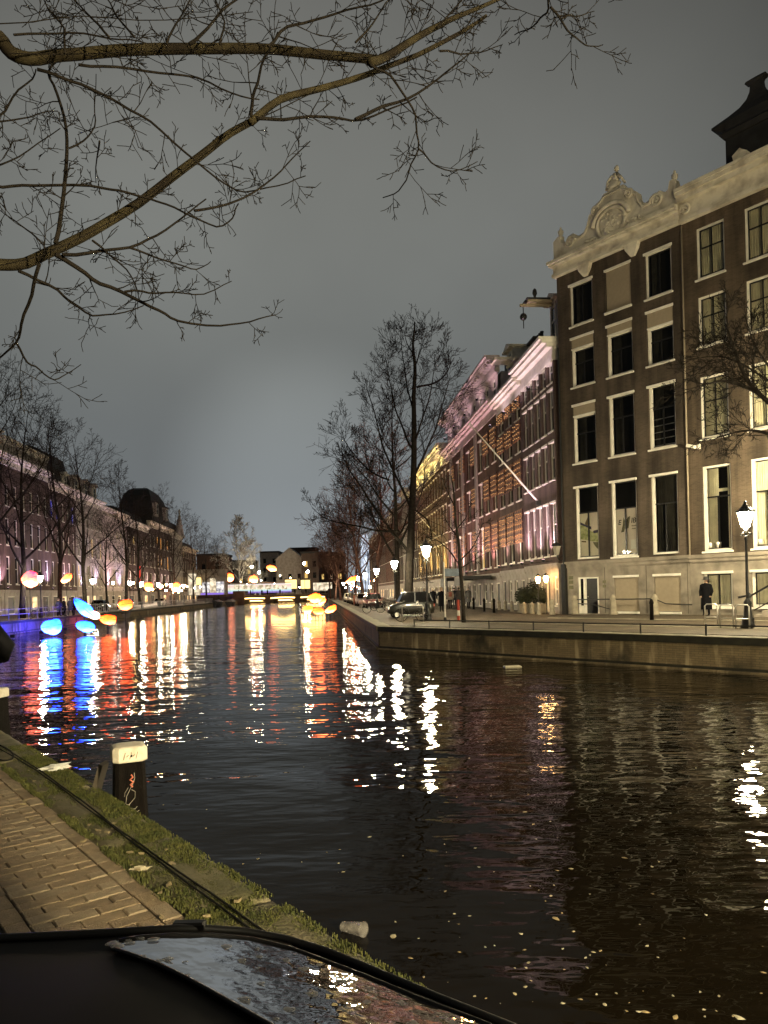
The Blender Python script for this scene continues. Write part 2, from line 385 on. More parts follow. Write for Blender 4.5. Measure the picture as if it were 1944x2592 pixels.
M['dark_strip'] = mat('dark_band_and_algae', (.012, .011, .007), .7, 0, 3, .4, 30, col2=(.030, .028, .016))
def poly_ground(name, pts, m):
    return tag(MB().slab(pts, -3.2, -.004).obj(name, m), kind='structure')
far = CC + D2 * 700
right_bank = poly_ground('right_bank_street', [(CC + NR*.55 + D2*.5).to_tuple()[:2], (CC + DR*110 + NR*.55).to_tuple()[:2], (400, 0), (400, 740), (far.x + .55, far.y)], M['street'])
l0 = Vector((ledge(-10), -10, 0)); l1 = l0 + D2 * 740
left_bank = poly_ground('left_bank_street', [(l0.x - .55, l0.y), (l1.x - .55, l1.y), (-400, 740), (-400, -10)], M['street_l'])

def quay_wall(name, label, org, d, L, ztop, coping_h, over, depth, stone_len, m_c, top=0.0, rng=R):
    t = empty(name, org, ang(d)); tag(t, label, 'quay wall')
    MB().box(0, L, 0, .6, -3.2, top - coping_h).obj('masonry', M['quay'], t)
    MB().bev(0, L, -.13, -.002, -3.2, WATER + .07, .03).obj('footing_ledge', M['quay'], t)
    MB().box(0, L, -over-.006, -over-.001, top-coping_h+.005, top-.022).obj('dark_band', M['dark_strip'], t)  # thin strip darker than the stone along the coping front
    MB().box(0, L, -.012, -.001, WATER+.05, WATER+.15).obj('tide_line', M['dark_strip'], t)
    x = 0.0; k = 0
    while x < L - .05:
        w = min(stone_len * rng.uniform(.8, 1.2), L - x)
        key = (name, k % 7)
        g = rng.uniform(.006, .014)
        mb = MB().bev(0, w - g, -over, depth, -coping_h + .002, rng.uniform(-.006, .004), .018)
        mb.obj('coping_stone', m_c, t, loc=(x, rng.uniform(-.006, .006), top))
        x += w; k += 1
    return t
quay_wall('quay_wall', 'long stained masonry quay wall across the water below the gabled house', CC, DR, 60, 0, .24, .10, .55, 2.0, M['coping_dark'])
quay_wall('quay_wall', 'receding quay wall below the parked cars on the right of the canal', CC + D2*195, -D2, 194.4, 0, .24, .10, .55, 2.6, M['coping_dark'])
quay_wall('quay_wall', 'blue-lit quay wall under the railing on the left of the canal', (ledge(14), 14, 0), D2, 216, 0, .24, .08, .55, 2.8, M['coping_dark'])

# pale kerb lines on the street across the water
kt = MB(); 
for q, w in ((4.2, .14), (9.2, .16)):
    kt.bev(2.5, 58, q, q + w, -.02, .03, .012)
k = kt.obj('street_kerb', M['kerb'], None, loc=CC, rot=(0, 0, ang(DR))); tag(k, kind='structure')
pv = MB().bev(3, 58, 9.37, 13.3, -.02, .05, .012).obj('house_pavement', M['street'], None, loc=CC, rot=(0, 0, ang(DR))); tag(pv, kind='structure')

# ------------------------------------------------------------------ the near quay
NQ = empty('near_quay_pavement', E0, ang(D1)); tag(NQ, kind='structure')
MB().box(-30, 60, .42, 1.78, -3.2, -.013).obj('sand_bed', M['soil'], NQ)
MB().box(-30, 60, 1.78, 60, -3.2, -.004).obj('roadway', M['street'], NQ)
bricks = [[MB().bev(-.102, .102, -.0505, .0505, -.06, 0, b).mesh('brick', M[k]) for k in ('brick_n1', 'brick_n2', 'brick_n3')] for b in (.003, .005)]
def brick(x, y, rz):
    me = R.choice(R.choice(bricks))
    o = inst(me, 'brick', NQ, (x + R.uniform(-.0015, .0015), y + R.uniform(-.002, .002), R.uniform(-.004, .002)),
             (R.uniform(-.010, .010), R.uniform(-.010, .010), rz + R.uniform(-.012, .012)))
far_b = MB()
hb = [MB().bev(-.0495, .0495, -.0505, .0505, -.06, 0, .007).mesh('half_brick', M[k]) for k in ('brick_n1', 'brick_n2', 'brick_n3')]
def half(x, y):
    inst(R.choice(hb), 'half_brick', NQ, (x, y, R.uniform(-.004, .002)), (R.uniform(-.01, .01), R.uniform(-.01, .01), math.pi/2 + R.uniform(-.012, .012)))
x = -.6; i = 0; Q = .537
while x < 8.2:
    ys = [(Q + .104, 1), (Q + .3125, 1), (Q + .469, 0)] if i % 2 else [(Q + .052, 0), (Q + .2085, 1), (Q + .417, 1)]
    for y, full in ys:
        if x < 6.6: brick(x, y, math.pi/2) if full else half(x, y)
        else: far_b.bev(x - .05, x + .05, y - (.102 if full else .05), y + (.102 if full else .05), -.05, R.uniform(-.004, .002), .007)
    x += .1055; i += 1
x = -.6
while x < 8.2:
    if x < 6.6: brick(x + .1, .482, 0); brick(x + .16, 1.112, 0)
    else: far_b.bev(x, x + .203, .43, .53, -.05, R.uniform(-.004, .002), .007)
    x += .2085
fb = far_b.obj('brick_run', M['brick_n2'], NQ); tag(fb, kind='stuff')
sett = [MB().bev(-.15, .15, -.095, .095, -.08, 0, .02).mesh('granite_sett', M['sett']) for _ in range(2)]
for i in range(22):
    for j in range(3):
        inst(R.choice(sett), 'granite_sett', NQ, (-.6 + i*.315 + (j % 2)*.15, 1.27 + j*.205, R.uniform(-.012, .0)), (R.uniform(-.03, .03), R.uniform(-.03, .03), R.uniform(-.02, .02)))

NW = empty('quay_wall', E0, ang(D1)); tag(NW, 'mossy near quay edge of big coping stones in the foreground', 'quay wall')
MB().box(-30, 60, .03, .42, -3.2, -.20).obj('masonry', M['quay'], NW)
x = -4.0
rr = random.Random(3)
while x < 14:
    w = rr.choice([1.35, 1.6, 1.15, 1.8])
    # irregular worn slab: a grid with a rough top
    nx, ny = max(8, int(w / .07)), 7
    mb = MB(); vs = []; dz = rr.uniform(-.012, .008)
    for a in range(nx + 1):
        for b in range(ny + 1):
            fx, fy = a / nx, b / ny
            X = fx * (w - .018); Yy = -.035 + fy * .45
            e = min(fx, 1 - fx) * w / .05; e2 = min(fy, 1 - fy) * .45 / .04
            z = dz - .030 * max(0, 1 - min(e, e2)) ** 2 + .010 * mnoise.noise(Vector((x + X, Yy, 0)) * 5) + .004 * mnoise.noise(Vector((x + X, Yy, 3)) * 19)
            if fy == 0: Yy += .012 * mnoise.noise(Vector((x + X, 9, 0)) * 4)
            vs.append((X, Yy, z))
    fs = [[a*(ny+1)+b, (a+1)*(ny+1)+b, (a+1)*(ny+1)+b+1, a*(ny+1)+b+1] for a in range(nx) for b in range(ny)]
    bi = len(vs)
    rim = [(a, 0) for a in range(nx+1)] + [(nx, b) for b in range(1, ny+1)] + [(a, ny) for a in range(nx-1, -1, -1)] + [(0, b) for b in range(ny-1, 0, -1)]
    for a, b in rim:
        q = vs[a*(ny+1)+b]; vs.append((q[0], q[1], -.24))
    k = len(rim)
    for q in range(k):
        a, b = rim[q]; c, d = rim[(q+1) % k]
        fs.append([a*(ny+1)+b, bi+q, bi+(q+1) % k, c*(ny+1)+d])
    mb._add(vs, fs); mb.obj('coping_stone', M['coping'], NW, True, loc=(x, 0, 0)); x += w

# moss cushions and grass on the coping (nobody could count the blades)
def grass(name, label, n, xr, yr, hmax, dens, seed, mtl):
    rg = random.Random(seed); mb = MB()
    made = 0; tries = 0
    while made < n and tries < n * 6:
        tries += 1
        x = rg.uniform(*xr); y = rg.uniform(*yr)
        d = dens(x, y)
        if rg.random() > d: continue
        hgt = hmax * rg.uniform(.3, 1) * (.4 + .6 * d); a = rg.uniform(0, 6.28); w = rg.uniform(.002, .004)
        lx, ly = math.cos(a) * hgt * rg.uniform(.2, .9), math.sin(a) * hgt * rg.uniform(.2, .9)
        ux, uy = -math.sin(a) * w, math.cos(a) * w
        mb._add([(x-ux, y-uy, -.012), (x+ux, y+uy, -.012), (x+lx*.5+ux*.7, y+ly*.5+uy*.7, hgt*.65), (x+lx*.5-ux*.7, y+ly*.5-uy*.7, hgt*.65), (x+lx, y+ly, hgt)],
                [(0, 1, 2, 3), (3, 2, 4)]); made += 1
    o = mb.obj(name, mtl, None, loc=E0, rot=(0, 0, ang(D1))); tag(o, label, 'moss', kind='stuff'); return o
def dn(x, y):
    k = .36 + 1.3 * mnoise.noise(Vector((x * 1.6, y * 5, 1))) + .8 * mnoise.noise(Vector((x * 6, y * 9, 4)))
    k *= 1.25 - .15 * max(0, x)
    k += .35 * (1 if y < .16 else 0) - .25 * (1 if .28 < y < .36 else 0)
    return max(0, min(1, k))
grass('moss', 'short bright moss and grass growing over the near quay edge', 30000, (-1.6, 6.5), (-.04, .42), .013, dn, 5, M['moss'])
def dn2(x, y): return max(0, min(1, .15 + 1.3 * mnoise.noise(Vector((x * 3, 7, 2)))))
grass('joint_grass', 'tufts of grass along the joint between paving and quay stones', 5200, (-1, 7), (.40, .45), .035, dn2, 8, M['moss'])

# two black cables lying along the coping
for k, (q0, lab) in enumerate(((.215, 'black cable along the quay stones, the one nearer the water'), (.245, 'black cable along the quay stones, the one nearer the paving'))):
    pts = []
    for i in range(60):
        s = -1.2 + i * .2
        y = q0 + .018 * math.sin(s * .9 + k * .6) + .012 * mnoise.noise(Vector((s * 1.3, k * 5, 0))) + (.02 * max(0, s - 5) if k else .01 * max(0, s - 4.6))
        pts.append((s, y, .020 + .006 * mnoise.noise(Vector((s * 2, 3 + k, 0)))))
    o = MB().tube(pts, .0058, 8).obj('cable', M['rubber'], None, True, loc=E0, rot=(0, 0, ang(D1))); tag(o, lab, 'cable', 'cables on the quay')
pts = [(6.2 + .5 * math.cos(a) * (1 + a * .05), .33 + .12 * math.sin(a), .02) for a in [i * .35 for i in range(20)]]
o = MB().tube(pts, .008, 7).obj('cable_loop', M['rubber'], None, True, loc=E0, rot=(0, 0, ang(D1))); tag(o, 'loose loop of cable on the far part of the near quay', 'cable')

# litter on the near quay
lit = random.Random(12)
M['paper'] = mat('litter_paper', (.45, .40, .28), .8, .2, 30)
M['plastic'] = mat('white_plastic', (.62, .62, .58), .4, .1, 9)
M['dryleaf'] = mat('dry_leaf', (.30, .24, .13), .8, .3, 20)
def flake(r, seed, m, n=7, curl=.3):
    g = random.Random(seed); mb = MB(); ring = []
    for i in range(n):
        a = 6.283 * i / n; q = r * g.uniform(.55, 1.1); ring.append((q*math.cos(a), q*.6*math.sin(a), curl * r * g.uniform(0, 1)))
    mb._add([(0, 0, .15*r)] + ring, [[0, i+1, (i+1) % n + 1] for i in range(n)])
    mb._add([(x, y, z - .004) for x, y, z in [(0, 0, .15*r)] + ring], [[0, (i+1) % n + 1, i+1] for i in range(n)])
    return mb.mesh('leaf', m)
leaves = [flake(.022, i, M['dryleaf']) for i in range(4)]
fl = E0
for i in range(46):
    s, q = lit.uniform(-.4, 6), abs(lit.gauss(.42, .14))
    p = E0 + D1 * s - N1 * q; p.z = .012 if q < .42 else .006
    o = inst(lit.choice(leaves), 'fallen_leaf', None, p, (0, 0, lit.uniform(0, 6)), lit.uniform(.5, 1.5))
    tag(o, 'small dry leaf lying on the near quay by the paving', 'leaf', 'dry leaves on the quay')
p = gnd(140, 1947); b = MB().ball((0, 0, .018), .075, 14, 9, 0, 1.7, 4, (1.5, .7, .28)).obj('plastic_bag', M['plastic'], None, False, loc=p, rot=(0, 0, .7)); tag(b, 'crumpled white plastic bag on the near quay edge', 'bag')
p = gnd(355, 2201); b = MB().ball((0, 0, .008), .036, 11, 7, 0, 1.8, 9, (1.5, .6, .25)).obj('paper_scrap', M['paper'], None, False, loc=p, rot=(0, 0, .3)); tag(b, 'crumpled beige paper scrap where paving meets moss', 'litter')

# ------------------------------------------------------------------ unseen bridge added behind the viewer to carry lamps lighting the near quay
BR = empty('lamp_carrier_bridge', (8.0, -7.0, 0), ang(N1)); tag(BR, 'low stone road bridge added unseen behind the viewer to carry lamps', 'bridge')
MB().box(-2, 24, -9, 0, -.35, .15).obj('deck', M['kerb'], BR)
for y in (-.2, -8.8):
    MB().box(-2, 24, y - .04, y + .04, 1.02, 1.08).obj('handrail', M['iron'], BR)
    for i in range(14): MB().box(-2 + i*2 - .03, -2 + i*2 + .03, y - .03, y + .03, .15, 1.02).obj('rail_post', M['iron'], BR)
for x in (5.0, 13.0): MB().box(x, x + 1, -8, -1, -3.2, -.35).obj('pier', M['quay'], BR)
# ------------------------------------------------------------------ houses
def wall_grid(mb, x0, x1, z0, z1, ops, depth=.20, m=0):
    ops = [o for o in ops if o[2] < z1 - .01 and o[3] > z0 + .01]
    xs = sorted({x0, x1, *[o[0] for o in ops], *[o[1] for o in ops]}); zs = sorted({z0, z1, *[max(z0, o[2]) for o in ops], *[min(z1, o[3]) for o in ops]})
    for i in range(len(xs)-1):
        for j in range(len(zs)-1):
            cx, cz = (xs[i]+xs[i+1])/2, (zs[j]+zs[j+1])/2
            if any(o[0] < cx < o[1] and o[2] < cz < o[3] for o in ops): continue
            mb._add([(xs[i],0,zs[j]),(xs[i+1],0,zs[j]),(xs[i+1],0,zs[j+1]),(xs[i],0,zs[j+1])], [(0,1,2,3)], m)
    for a, b, c, d in ops:
        mb._add([(a,0,c),(b,0,c),(b,0,d),(a,0,d),(a,depth,c),(b,depth,c),(b,depth,d),(a,depth,d)],
                [(0,4,5,1),(1,5,6,2),(2,6,7,3),(3,7,4,0)], m)
    return mb
def ringbox(mb, w, h, t, y0, y1, x=0, z=0):
    mb.box(x, x+w, y0, y1, z+h-t, z+h); mb.box(x, x+w, y0, y1, z, z+t)
    mb.box(x, x+t, y0, y1, z+t, z+h-t); mb.box(x+w-t, x+w, y0, y1, z+t, z+h-t)
def win_mesh(w, h, style):
    w, h = round(w, 2), round(h, 2)
    def make():
        fr, sa, pn = MB(), MB(), MB()
        if style == 'tall':            # white box frame, black sashes, transom high up
            ringbox(fr, w, h, .10, 0, .10); fr.box(.10, .17, .02, .10, .10, h-.10)
            iw, ih = w-.2, h-.2; ringbox(sa, iw, ih, .05, .03, .085, .1, .1)
            zt = .1 + ih * .64
            sa.box(.15, w-.15, .03, .085, zt-.035, zt+.035); sa.box(w/2-.035, w/2+.035, .03, .085, .15, zt-.035)
            pn.box(.12, w-.12, .055, .063, .12, h-.12)
        elif style == 'cross':         # white frame, black cross bars
            ringbox(fr, w, h, .11, 0, .10)
            ringbox(sa, w-.22, h-.22, .05, .03, .085, .11, .11)
            sa.box(.16, w-.16, .03, .085, h*.6-.03, h*.6+.03); sa.box(w/2-.025, w/2+.025, .032, .083, .16, h-.16)
            pn.box(.12, w-.12, .055, .063, .12, h-.12)
        elif style == 'pair':          # white frame, single dark mullion
            ringbox(fr, w, h, .12, 0, .10)
            ringbox(sa, w-.24, h-.24, .05, .03, .085, .12, .12); sa.box(w/2-.03, w/2+.03, .03, .085, .17, h-.17)
            pn.box(.13, w-.13, .055, .063, .13, h-.13)
        elif style == 'row':           # white painted sash, narrow
            ringbox(fr, w, h, .13, 0, .09)
            fr.box(.13, w-.13, .01, .08, h*.58-.04, h*.58+.04); fr.box(w*.5-.02, w*.5+.02, .012, .07, h*.58+.04, h-.13)
            pn.box(.1, w-.1, .055, .065, .1, h-.1); sa = None
        else:                          # far: white surround and a rail
            ringbox(fr, w, h, .14, -.02, .09); fr.box(.14, w-.14, .0, .08, h*.55-.05, h*.55+.05)
            pn.box(.1, w-.1, .05, .06, .1, h-.1); sa = None
        return fr.mesh('frame', M['white']), (sa.mesh('sash', M['sash']) if sa else None), pn
    return cached(('win', w, h, style), make)
def pane_mesh(w, h, style, m):
    return cached(('pane', round(w, 2), round(h, 2), style, m.name), lambda: win_mesh(w, h, style)[2].mesh('window', m))
def window(par, x0, x1, z0, z1, style, pm, depth=.13, sill=True, lintel=False, fm=None):
    w, h = x1-x0, z1-z0
    fr, sa, _ = win_mesh(w, h, style)
    o = inst(pane_mesh(w, h, style, pm), 'window', par, (x0, depth, z0))
    inst(fr, 'frame', o)
    if sa: inst(sa, 'sash', o)
    if sill:
        s = cached(('sill', round(w, 2)), lambda: MB().bev(-.06, w+.06, -.20, .06, -.09, .0, .015).mesh('sill', M['white']))
        inst(s, 'sill', o, (0, -.0, -.002))
    if lintel:
        s = cached(('lintel', round(w, 2)), lambda: MB().box(-.05, w+.05, -.19, -.02, -.10, .02).mesh('lintel', M['white']))
        inst(s, 'lintel', o, (0, 0, h))
    return o
def cornice(par, W, z, h, proj, m, modil=0, name='cornice', side=.12):
    mb = MB(); st = [(0, .22, .10), (.22, .55, .04), (.55, .72, .45), (.72, .86, .8), (.86, 1.0, 1.0)]
    for a, b, p in st: mb.box(-side*p, W+side*p, -proj*p-.02, .3, z+h*a, z+h*b)
    o = mb.obj(name, m, par)
    if modil:
        ms = cached(('modil', round(h, 2), round(proj, 2), m.name), lambda: MB().box(-.09, .09, -proj*.72, -.05, 0, h*.17).mesh('modillion', m))
        n = int(W / modil)
        for i in range(n): inst(ms, 'modillion', o, ((i+.5)*W/n, 0, z+h*.545))
    return o
def house_shell(name, label, org, d, W, D, ztop, m_wall, ops, base_h, m_base, roof='flat', roofz=None, belt=True):
    t = empty(name, org, ang(d)); tag(t, label, 'house')
    mb = wall_grid(MB(), 0, W, base_h, ztop, ops); mb.box(0, W, .22, D, base_h, ztop-.02) if False else None
    mb._add([(0,0,base_h),(0,D,base_h),(0,D,ztop),(0,0,ztop)], [(0,3,2,1)]); mb._add([(W,0,base_h),(W,D,base_h),(W,D,ztop),(W,0,ztop)], [(0,1,2,3)])
    mb._add([(0,D,0),(W,D,0),(W,D,ztop),(0,D,ztop)], [(3,2,1,0)])
    mb.obj('wall', m_wall, t)
    if base_h > 0:
        pb = wall_grid(MB(), 0, W, 0, base_h, ops)
        pb._add([(0,0,0),(0,D,0),(0,D,base_h),(0,0,base_h)], [(0,3,2,1)]); pb._add([(W,0,0),(W,D,0),(W,D,base_h),(W,0,base_h)], [(0,1,2,3)])
        pb.obj('plinth', m_base, t)
        if belt: MB().box(-.01, W+.01, -.12, -.003, base_h-.16, base_h+.02).box(-.01, W+.01, -.07, -.003, base_h-.34, base_h-.17).obj('belt_course', m_base, t)
    rz = roofz or ztop + .3
    if roof == 'flat': MB().box(.02, W-.02, .1, D, ztop-.3, ztop+.05).obj('roof', M['roof'], t)
    elif roof == 'mansard':
        MB().loft([[(0,.25,ztop),(W,.25,ztop),(W,D,ztop),(0,D,ztop)], [(.15,1.5,rz-.6),(W-.15,1.5,rz-.6),(W-.15,D-1,rz-.6),(.15,D-1,rz-.6)], [(1,3,rz),(W-1,3,rz),(W-1,D-3,rz),(1,D-3,rz)]]).obj('roof', M['roof'], t)
    elif roof == 'pitch':
        MB().prism([(0, ztop), (W, ztop), (W/2, rz)], .25, D).obj('roof', M['roof'], t)
    elif roof == 'ridge':
        MB()._add([(0,.2,ztop),(W,.2,ztop),(W,D,ztop),(0,D,ztop),(0,D/2,rz),(W,D/2,rz)], [(0,1,5,4),(2,3,4,5),(0,4,3),(1,2,5),(3,2,1,0)]).obj('roof', M['roof'], t)
    return t
def chimney(par, x, y, z, w=1.0, d=.8, h=2.0, pots=3, m=None):
    mb = MB().box(x-w/2, x+w/2, y-d/2, y+d/2, z, z+h).box(x-w/2-.08, x+w/2+.08, y-d/2-.08, y+d/2+.08, z+h-.25, z+h-.1)
    o = mb.obj('chimney', m or M['roof'], par)
    for i in range(pots):
        MB().lathe([(.14, z+h), (.11, z+h+.55), (.15, z+h+.6), (.13, z+h+.66)], 8, (x-w/2+(i+.5)*w/pots, y)).obj('chimney_pot', m or M['roof'], o)
    return o
def dormer(par, x, z, w, h, y0=.4, m=None, pm=None, hat=True):
    m = m or M['white']
    o = MB().box(x-w/2, x+w/2, y0, y0+3.0, z, z+h).obj('dormer', m, par)
    a = MB(); a.box(x-w/2-.2, x+w/2+.2, y0-.35, y0+3.2, z+h, z+h+.16)
    if hat: a.prism([(x-w/2-.2, z+h+.16), (x+w/2+.2, z+h+.16), (x, z+h+.55)], y0-.3, y0+3.1)
    a.obj('dormer_roof', M['roof'] if not hat else m, o)
    window(o, x-w*.32, x+w*.32, z+.25, z+h-.2, 'far', pm or M['darkglass'], y0-.06, False)
    return o

# ---- the two brick houses on the right, across the water
FO = Vector((10.46, 43.0, 0)); FD = Vector((.616, -.788, 0))
def fac(px, py, y=0.0):                     # pixel -> (along, up) on the plane of these fronts
    a, b = ray(px, py); o = FO + Vector((.788, .616, 0)) * y
    t = (o.y*a - o.x) / (FD.x - FD.y*a); return t, H + b * (o.y + FD.y*t)
M['brickRH'] = brickmat('brown_house_brick', (.104, .078, .057), (.074, .055, .040), (.110, .088, .066), .21, .062, .009, .5)
M['brickRH2'] = brickmat('warm_brown_house_brick', (.128, .094, .064), (.090, .065, .044), (.125, .098, .070), .21, .062, .009, .5)
FLO = [(3.14, 7.25), (8.57, 11.85), (12.9, 15.65), (16.35, 18.72)]
c1 = [(.88, 2.42), (3.26, 4.84), (5.68, 7.18)]
ops = []
for fi, (a, b) in enumerate(FLO): ops += [(x0, x1, a, b) for x0, x1 in c1]
ops += [(.95, 2.35, .06, 2.12), (3.32, 4.82, .12, 2.1), (5.72, 7.2, .12, 2.1)]
RH = house_shell('canal_house', 'brown brick canal house with a carved cream crest on its cornice', FO, FD, 7.75, 14, 19.45, M['brickRH'], ops, 3.0, M['stonebase'])
def blank(par, x0, x1, z0, z1, y=.05):
    o = MB().box(x0+.05, x1-.02, y, y+.05, z0+.08, z1-.04).obj('closed_blind', M['tan'], par)
    MB().box(x0-.04, x1+.04, y-.10, y+.02, z1-.09, z1+.03).obj('lintel', M['white'], o)
    MB().box(x0-.04, x1+.04, y-.16, y+.02, z0-.05, z0+.06).obj('sill', M['white'], o)
    return o
for fi, (a, b) in enumerate(FLO):
    for j, (x0, x1) in enumerate(c1):
        if fi == 3 and j == 1: blank(RH, x0, x1, a, b); continue
        st = 'tall' if fi < 3 else 'pair'
        top = b
        if fi == 2 or (fi == 1 and j == 0):               # tan roller blind box over the window
            hb_ = (.62, .5, .85)[j] if fi == 2 else .62
            top = b - hb_
            o = MB().box(x0+.05, x1-.03, .02, .10, top+.06, b-.02).obj('roller_blind', M['tan'], RH)
            MB().box(x0-.04, x1+.03, -.04, .06, b-.06, b+.07).obj('lintel', M['white'], o)
            MB().box(x0+.03, x1-.02, .0, .11, top-.02, top+.055).obj('blind_bar', M['white'], o)
        window(RH, x0, x1, a, top, st, M['glass'], .12, fi > 0 or j == 1, top == b)
# dim rooms behind the panes: curtain edges, slatted blind, sheer curtains
def curtain(par, x0, x1, z0, z1, y, m, folds=9, amp=.035):
    n = folds * 4; vs = []; fs = []
    for i in range(n+1):
        x = x0 + (x1-x0) * i / n; yy = y + amp * math.sin(i * math.pi / 2 + .4 * math.sin(i))
        vs += [(x, yy, z0), (x, yy, z1)]
    fs = [[2*i, 2*i+2, 2*i+3, 2*i+1] for i in range(n)]
    return MB()._add(vs, fs).obj('curtain', m, par, True)
M['dimcurtain'] = mat('dim_drapes', (.050, .045, .036), .9, .2, 3)
M['room'] = mat('dark_room', (.008, .007, .006), .9, .2, 1)
for fi in range(4):
    for j, (x0, x1) in enumerate(c1):
        if fi == 3 and j == 1: continue
        if not (fi == 0 and j < 2): curtain(RH, x0+.05, x0+.55 if fi else x1, FLO[fi][0], FLO[fi][1], .55, M['dimcurtain'], 5 if fi else 12)
MB().box(.05, 7.7, .95, 1.0, 3.0, 19.3).obj('room_back', M['room'], RH)
for i in range(5): MB().box(5.75, 7.1, .30, .33, 8.75 + i*.34, 8.79 + i*.34).obj('blind_slat', M['metal'], RH)
# window banners: green picture with blue band, and lettered one
M['banner'] = mat('cream_banner', (.80, .74, .58), .7, .06, 2)
M['bnlilac'] = mat('lilac_banner', (.80, .71, .62), .7, .06, 2)
M['bngreen'] = mat('banner_leaf_green', (.28, .33, .11), .7, 0, 6, col2=(.62, .62, .34))
M['bngreen2'] = mat('banner_olive', (.15, .14, .075), .7, .2, 6)
M['bnblue'] = mat('banner_navy', (.06, .055, .10), .7, .1, 6)
M['bnbrown'] = mat('banner_brown', (.21, .15, .07), .7, .2, 6)
M['print'] = mat('print_black', (.035, .028, .022), .7, .1, 6)
M['printg'] = mat('print_olive_photo', (.10, .088, .045), .7, 0, 9, col2=(.26, .23, .14))
z0, z1 = 3.30, 5.74
def bn(par, name, poly, y, m): return MB().prism(poly, y, y+.004).obj(name, m, par)
B1 = MB().box(1.04, 2.28, .235, .245, z0, z1).obj('window_banner', M['banner'], RH); B1['label'] = 'cream banner with green tree picture and navy band'
X = lambda u: 1.04 + 1.24*u
Z = lambda v: z0 + (z1-z0)*v
bn(B1, 'lilac_field', [(X(.55), Z(.60)), (X(1), Z(.62)), (X(1), Z(1)), (X(.6), Z(1))], .231, M['bnlilac'])
bn(B1, 'tree_picture', [(X(0), Z(.40)), (X(0), Z(.72)), (X(.2), Z(.72)), (X(.45), Z(.62)), (X(.6), Z(.56)), (X(1), Z(.52)), (X(1), Z(.30)), (X(.65), Z(.33)), (X(.4), Z(.36))], .227, M['bngreen'])
bn(B1, 'navy_band', [(X(0), Z(.80)), (X(.28), Z(.73)), (X(.6), Z(.67)), (X(.6), Z(.60)), (X(.3), Z(.68)), (X(0), Z(.74))], .223, M['bnblue'])
bn(B1, 'navy_patch', [(X(.70), Z(.57)), (X(1), Z(.59)), (X(1), Z(.52)), (X(.72), Z(.51))], .219, M['bnblue'])
bn(B1, 'olive_swoosh', [(X(.66), Z(.31)), (X(1), Z(.30)), (X(1), Z(.12)), (X(.85), Z(.18)), (X(.75), Z(.24))], .221, M['bngreen2'])
bn(B1, 'brown_wedge', [(X(.25), Z(.75)), (X(.5), Z(.97)), (X(.52), Z(.72)), (X(.35), Z(.70))], .225, M['bnbrown'])
bn(B1, 'brown_bench', [(X(.05), Z(.36)), (X(.3), Z(.35)), (X(.3), Z(.315)), (X(.05), Z(.33))], .215, M['bnbrown'])
B2_ = MB().box(3.42, 4.70, .235, .245, z0, z1).obj('window_banner', M['bnlilac'], RH); B2_['label'] = 'cream banner lettered E and IB around a slanted photograph'
X = lambda u: 3.42 + 1.28*u
bn(B2_, 'photo_letter', [(X(.22), Z(.475)), (X(.37), Z(.48)), (X(.40), Z(.54)), (X(.58), Z(.80)), (X(.68), Z(.82)), (X(.58), Z(.55)), (X(.50), Z(.62)), (X(.36), Z(.805)), (X(.30), Z(.62))], .231, M['printg'])
def text_mesh(s, size, m, shear=.18):
    cu = bpy.data.curves.new('lettering', 'FONT'); cu.body = s; cu.size = size; cu.extrude = .002; cu.shear = shear; cu.offset = size*.012
    o = bpy.data.objects.new('lettering', cu); COL.objects.link(o)
    dg = bpy.context.evaluated_depsgraph_get(); me = bpy.data.meshes.new_from_object(o.evaluated_get(dg))
    bpy.data.objects.remove(o); me.materials.clear(); me.materials.append(m); return me
for s, u, v, sz in (('E', .08, .645, .38), ('IB', .70, .665, .38)):
    inst(text_mesh(s, sz, M['print']), 'lettering', B2_, (X(u), .231, Z(v)), (math.pi/2, 0, 0))
for k, v in enumerate((.585, .525)):             # two blurred lines of small print
    w = (.26, .24)[k]; mb = MB(); x = X(.735); g = random.Random(k)
    while x < X(.735) + w:
        q = g.uniform(.014, .026); mb.box(x, x+q, .228, .232, Z(v), Z(v) + g.choice((.045, .06, .075))); x += q + .008
    mb.obj('small_print', M['printg'], B2_)
MB().box(4.30, 4.60, .20, .206, 3.52, 4.02).obj('notice', mat('white_lamp_reflection', (.85, .83, .76), .6, .03, 3), B2_)  # white sheet standing in for a lantern reflected in the pane
# plinth: door and two closed openings
dr = MB().box(1.42, 2.28, .16, .22, .06, 2.02).obj('door', M['black'], RH)
fr = MB(); fr.box(.97, 1.06, .02, .16, .06, 2.1); fr.box(1.30, 1.42, .02, .16, .06, 2.02); fr.box(2.24, 2.34, .02, .16, .06, 2.1); fr.box(1.06, 2.24, .02, .16, 2.02, 2.1); fr.obj('door_frame', M['white'], dr)
MB().box(1.06, 1.30, .10, .12, .5, 2.02).obj('side_light', M['darkglass'], dr); MB().box(1.06, 1.30, .08, .13, .06, .5).obj('side_panel', M['white'], dr)
MB().ball((1.52, .13, 1.0), .035).obj('door_knob', M['metal'], dr)
for x0, x1 in ((3.32, 4.82), (5.72, 7.2)): blank(RH, x0, x1, .12, 2.1, .06)
for z in (2.0, 1.75, 1.45): MB().box(.34, .62, -.025, -.002, z, z+.2).obj('name_plate', M['bngreen2'], RH)
for z in (1.75, 1.5): MB().box(2.62, 2.82, -.02, -.002, z, z+.14).obj('name_plate', M['bngreen2'], RH)
for x in (2.75, 5.3, 7.6): MB().box(x-.012, x+.012, -.006, .001, .1, 2.6).obj('joint', M['soil'], RH)
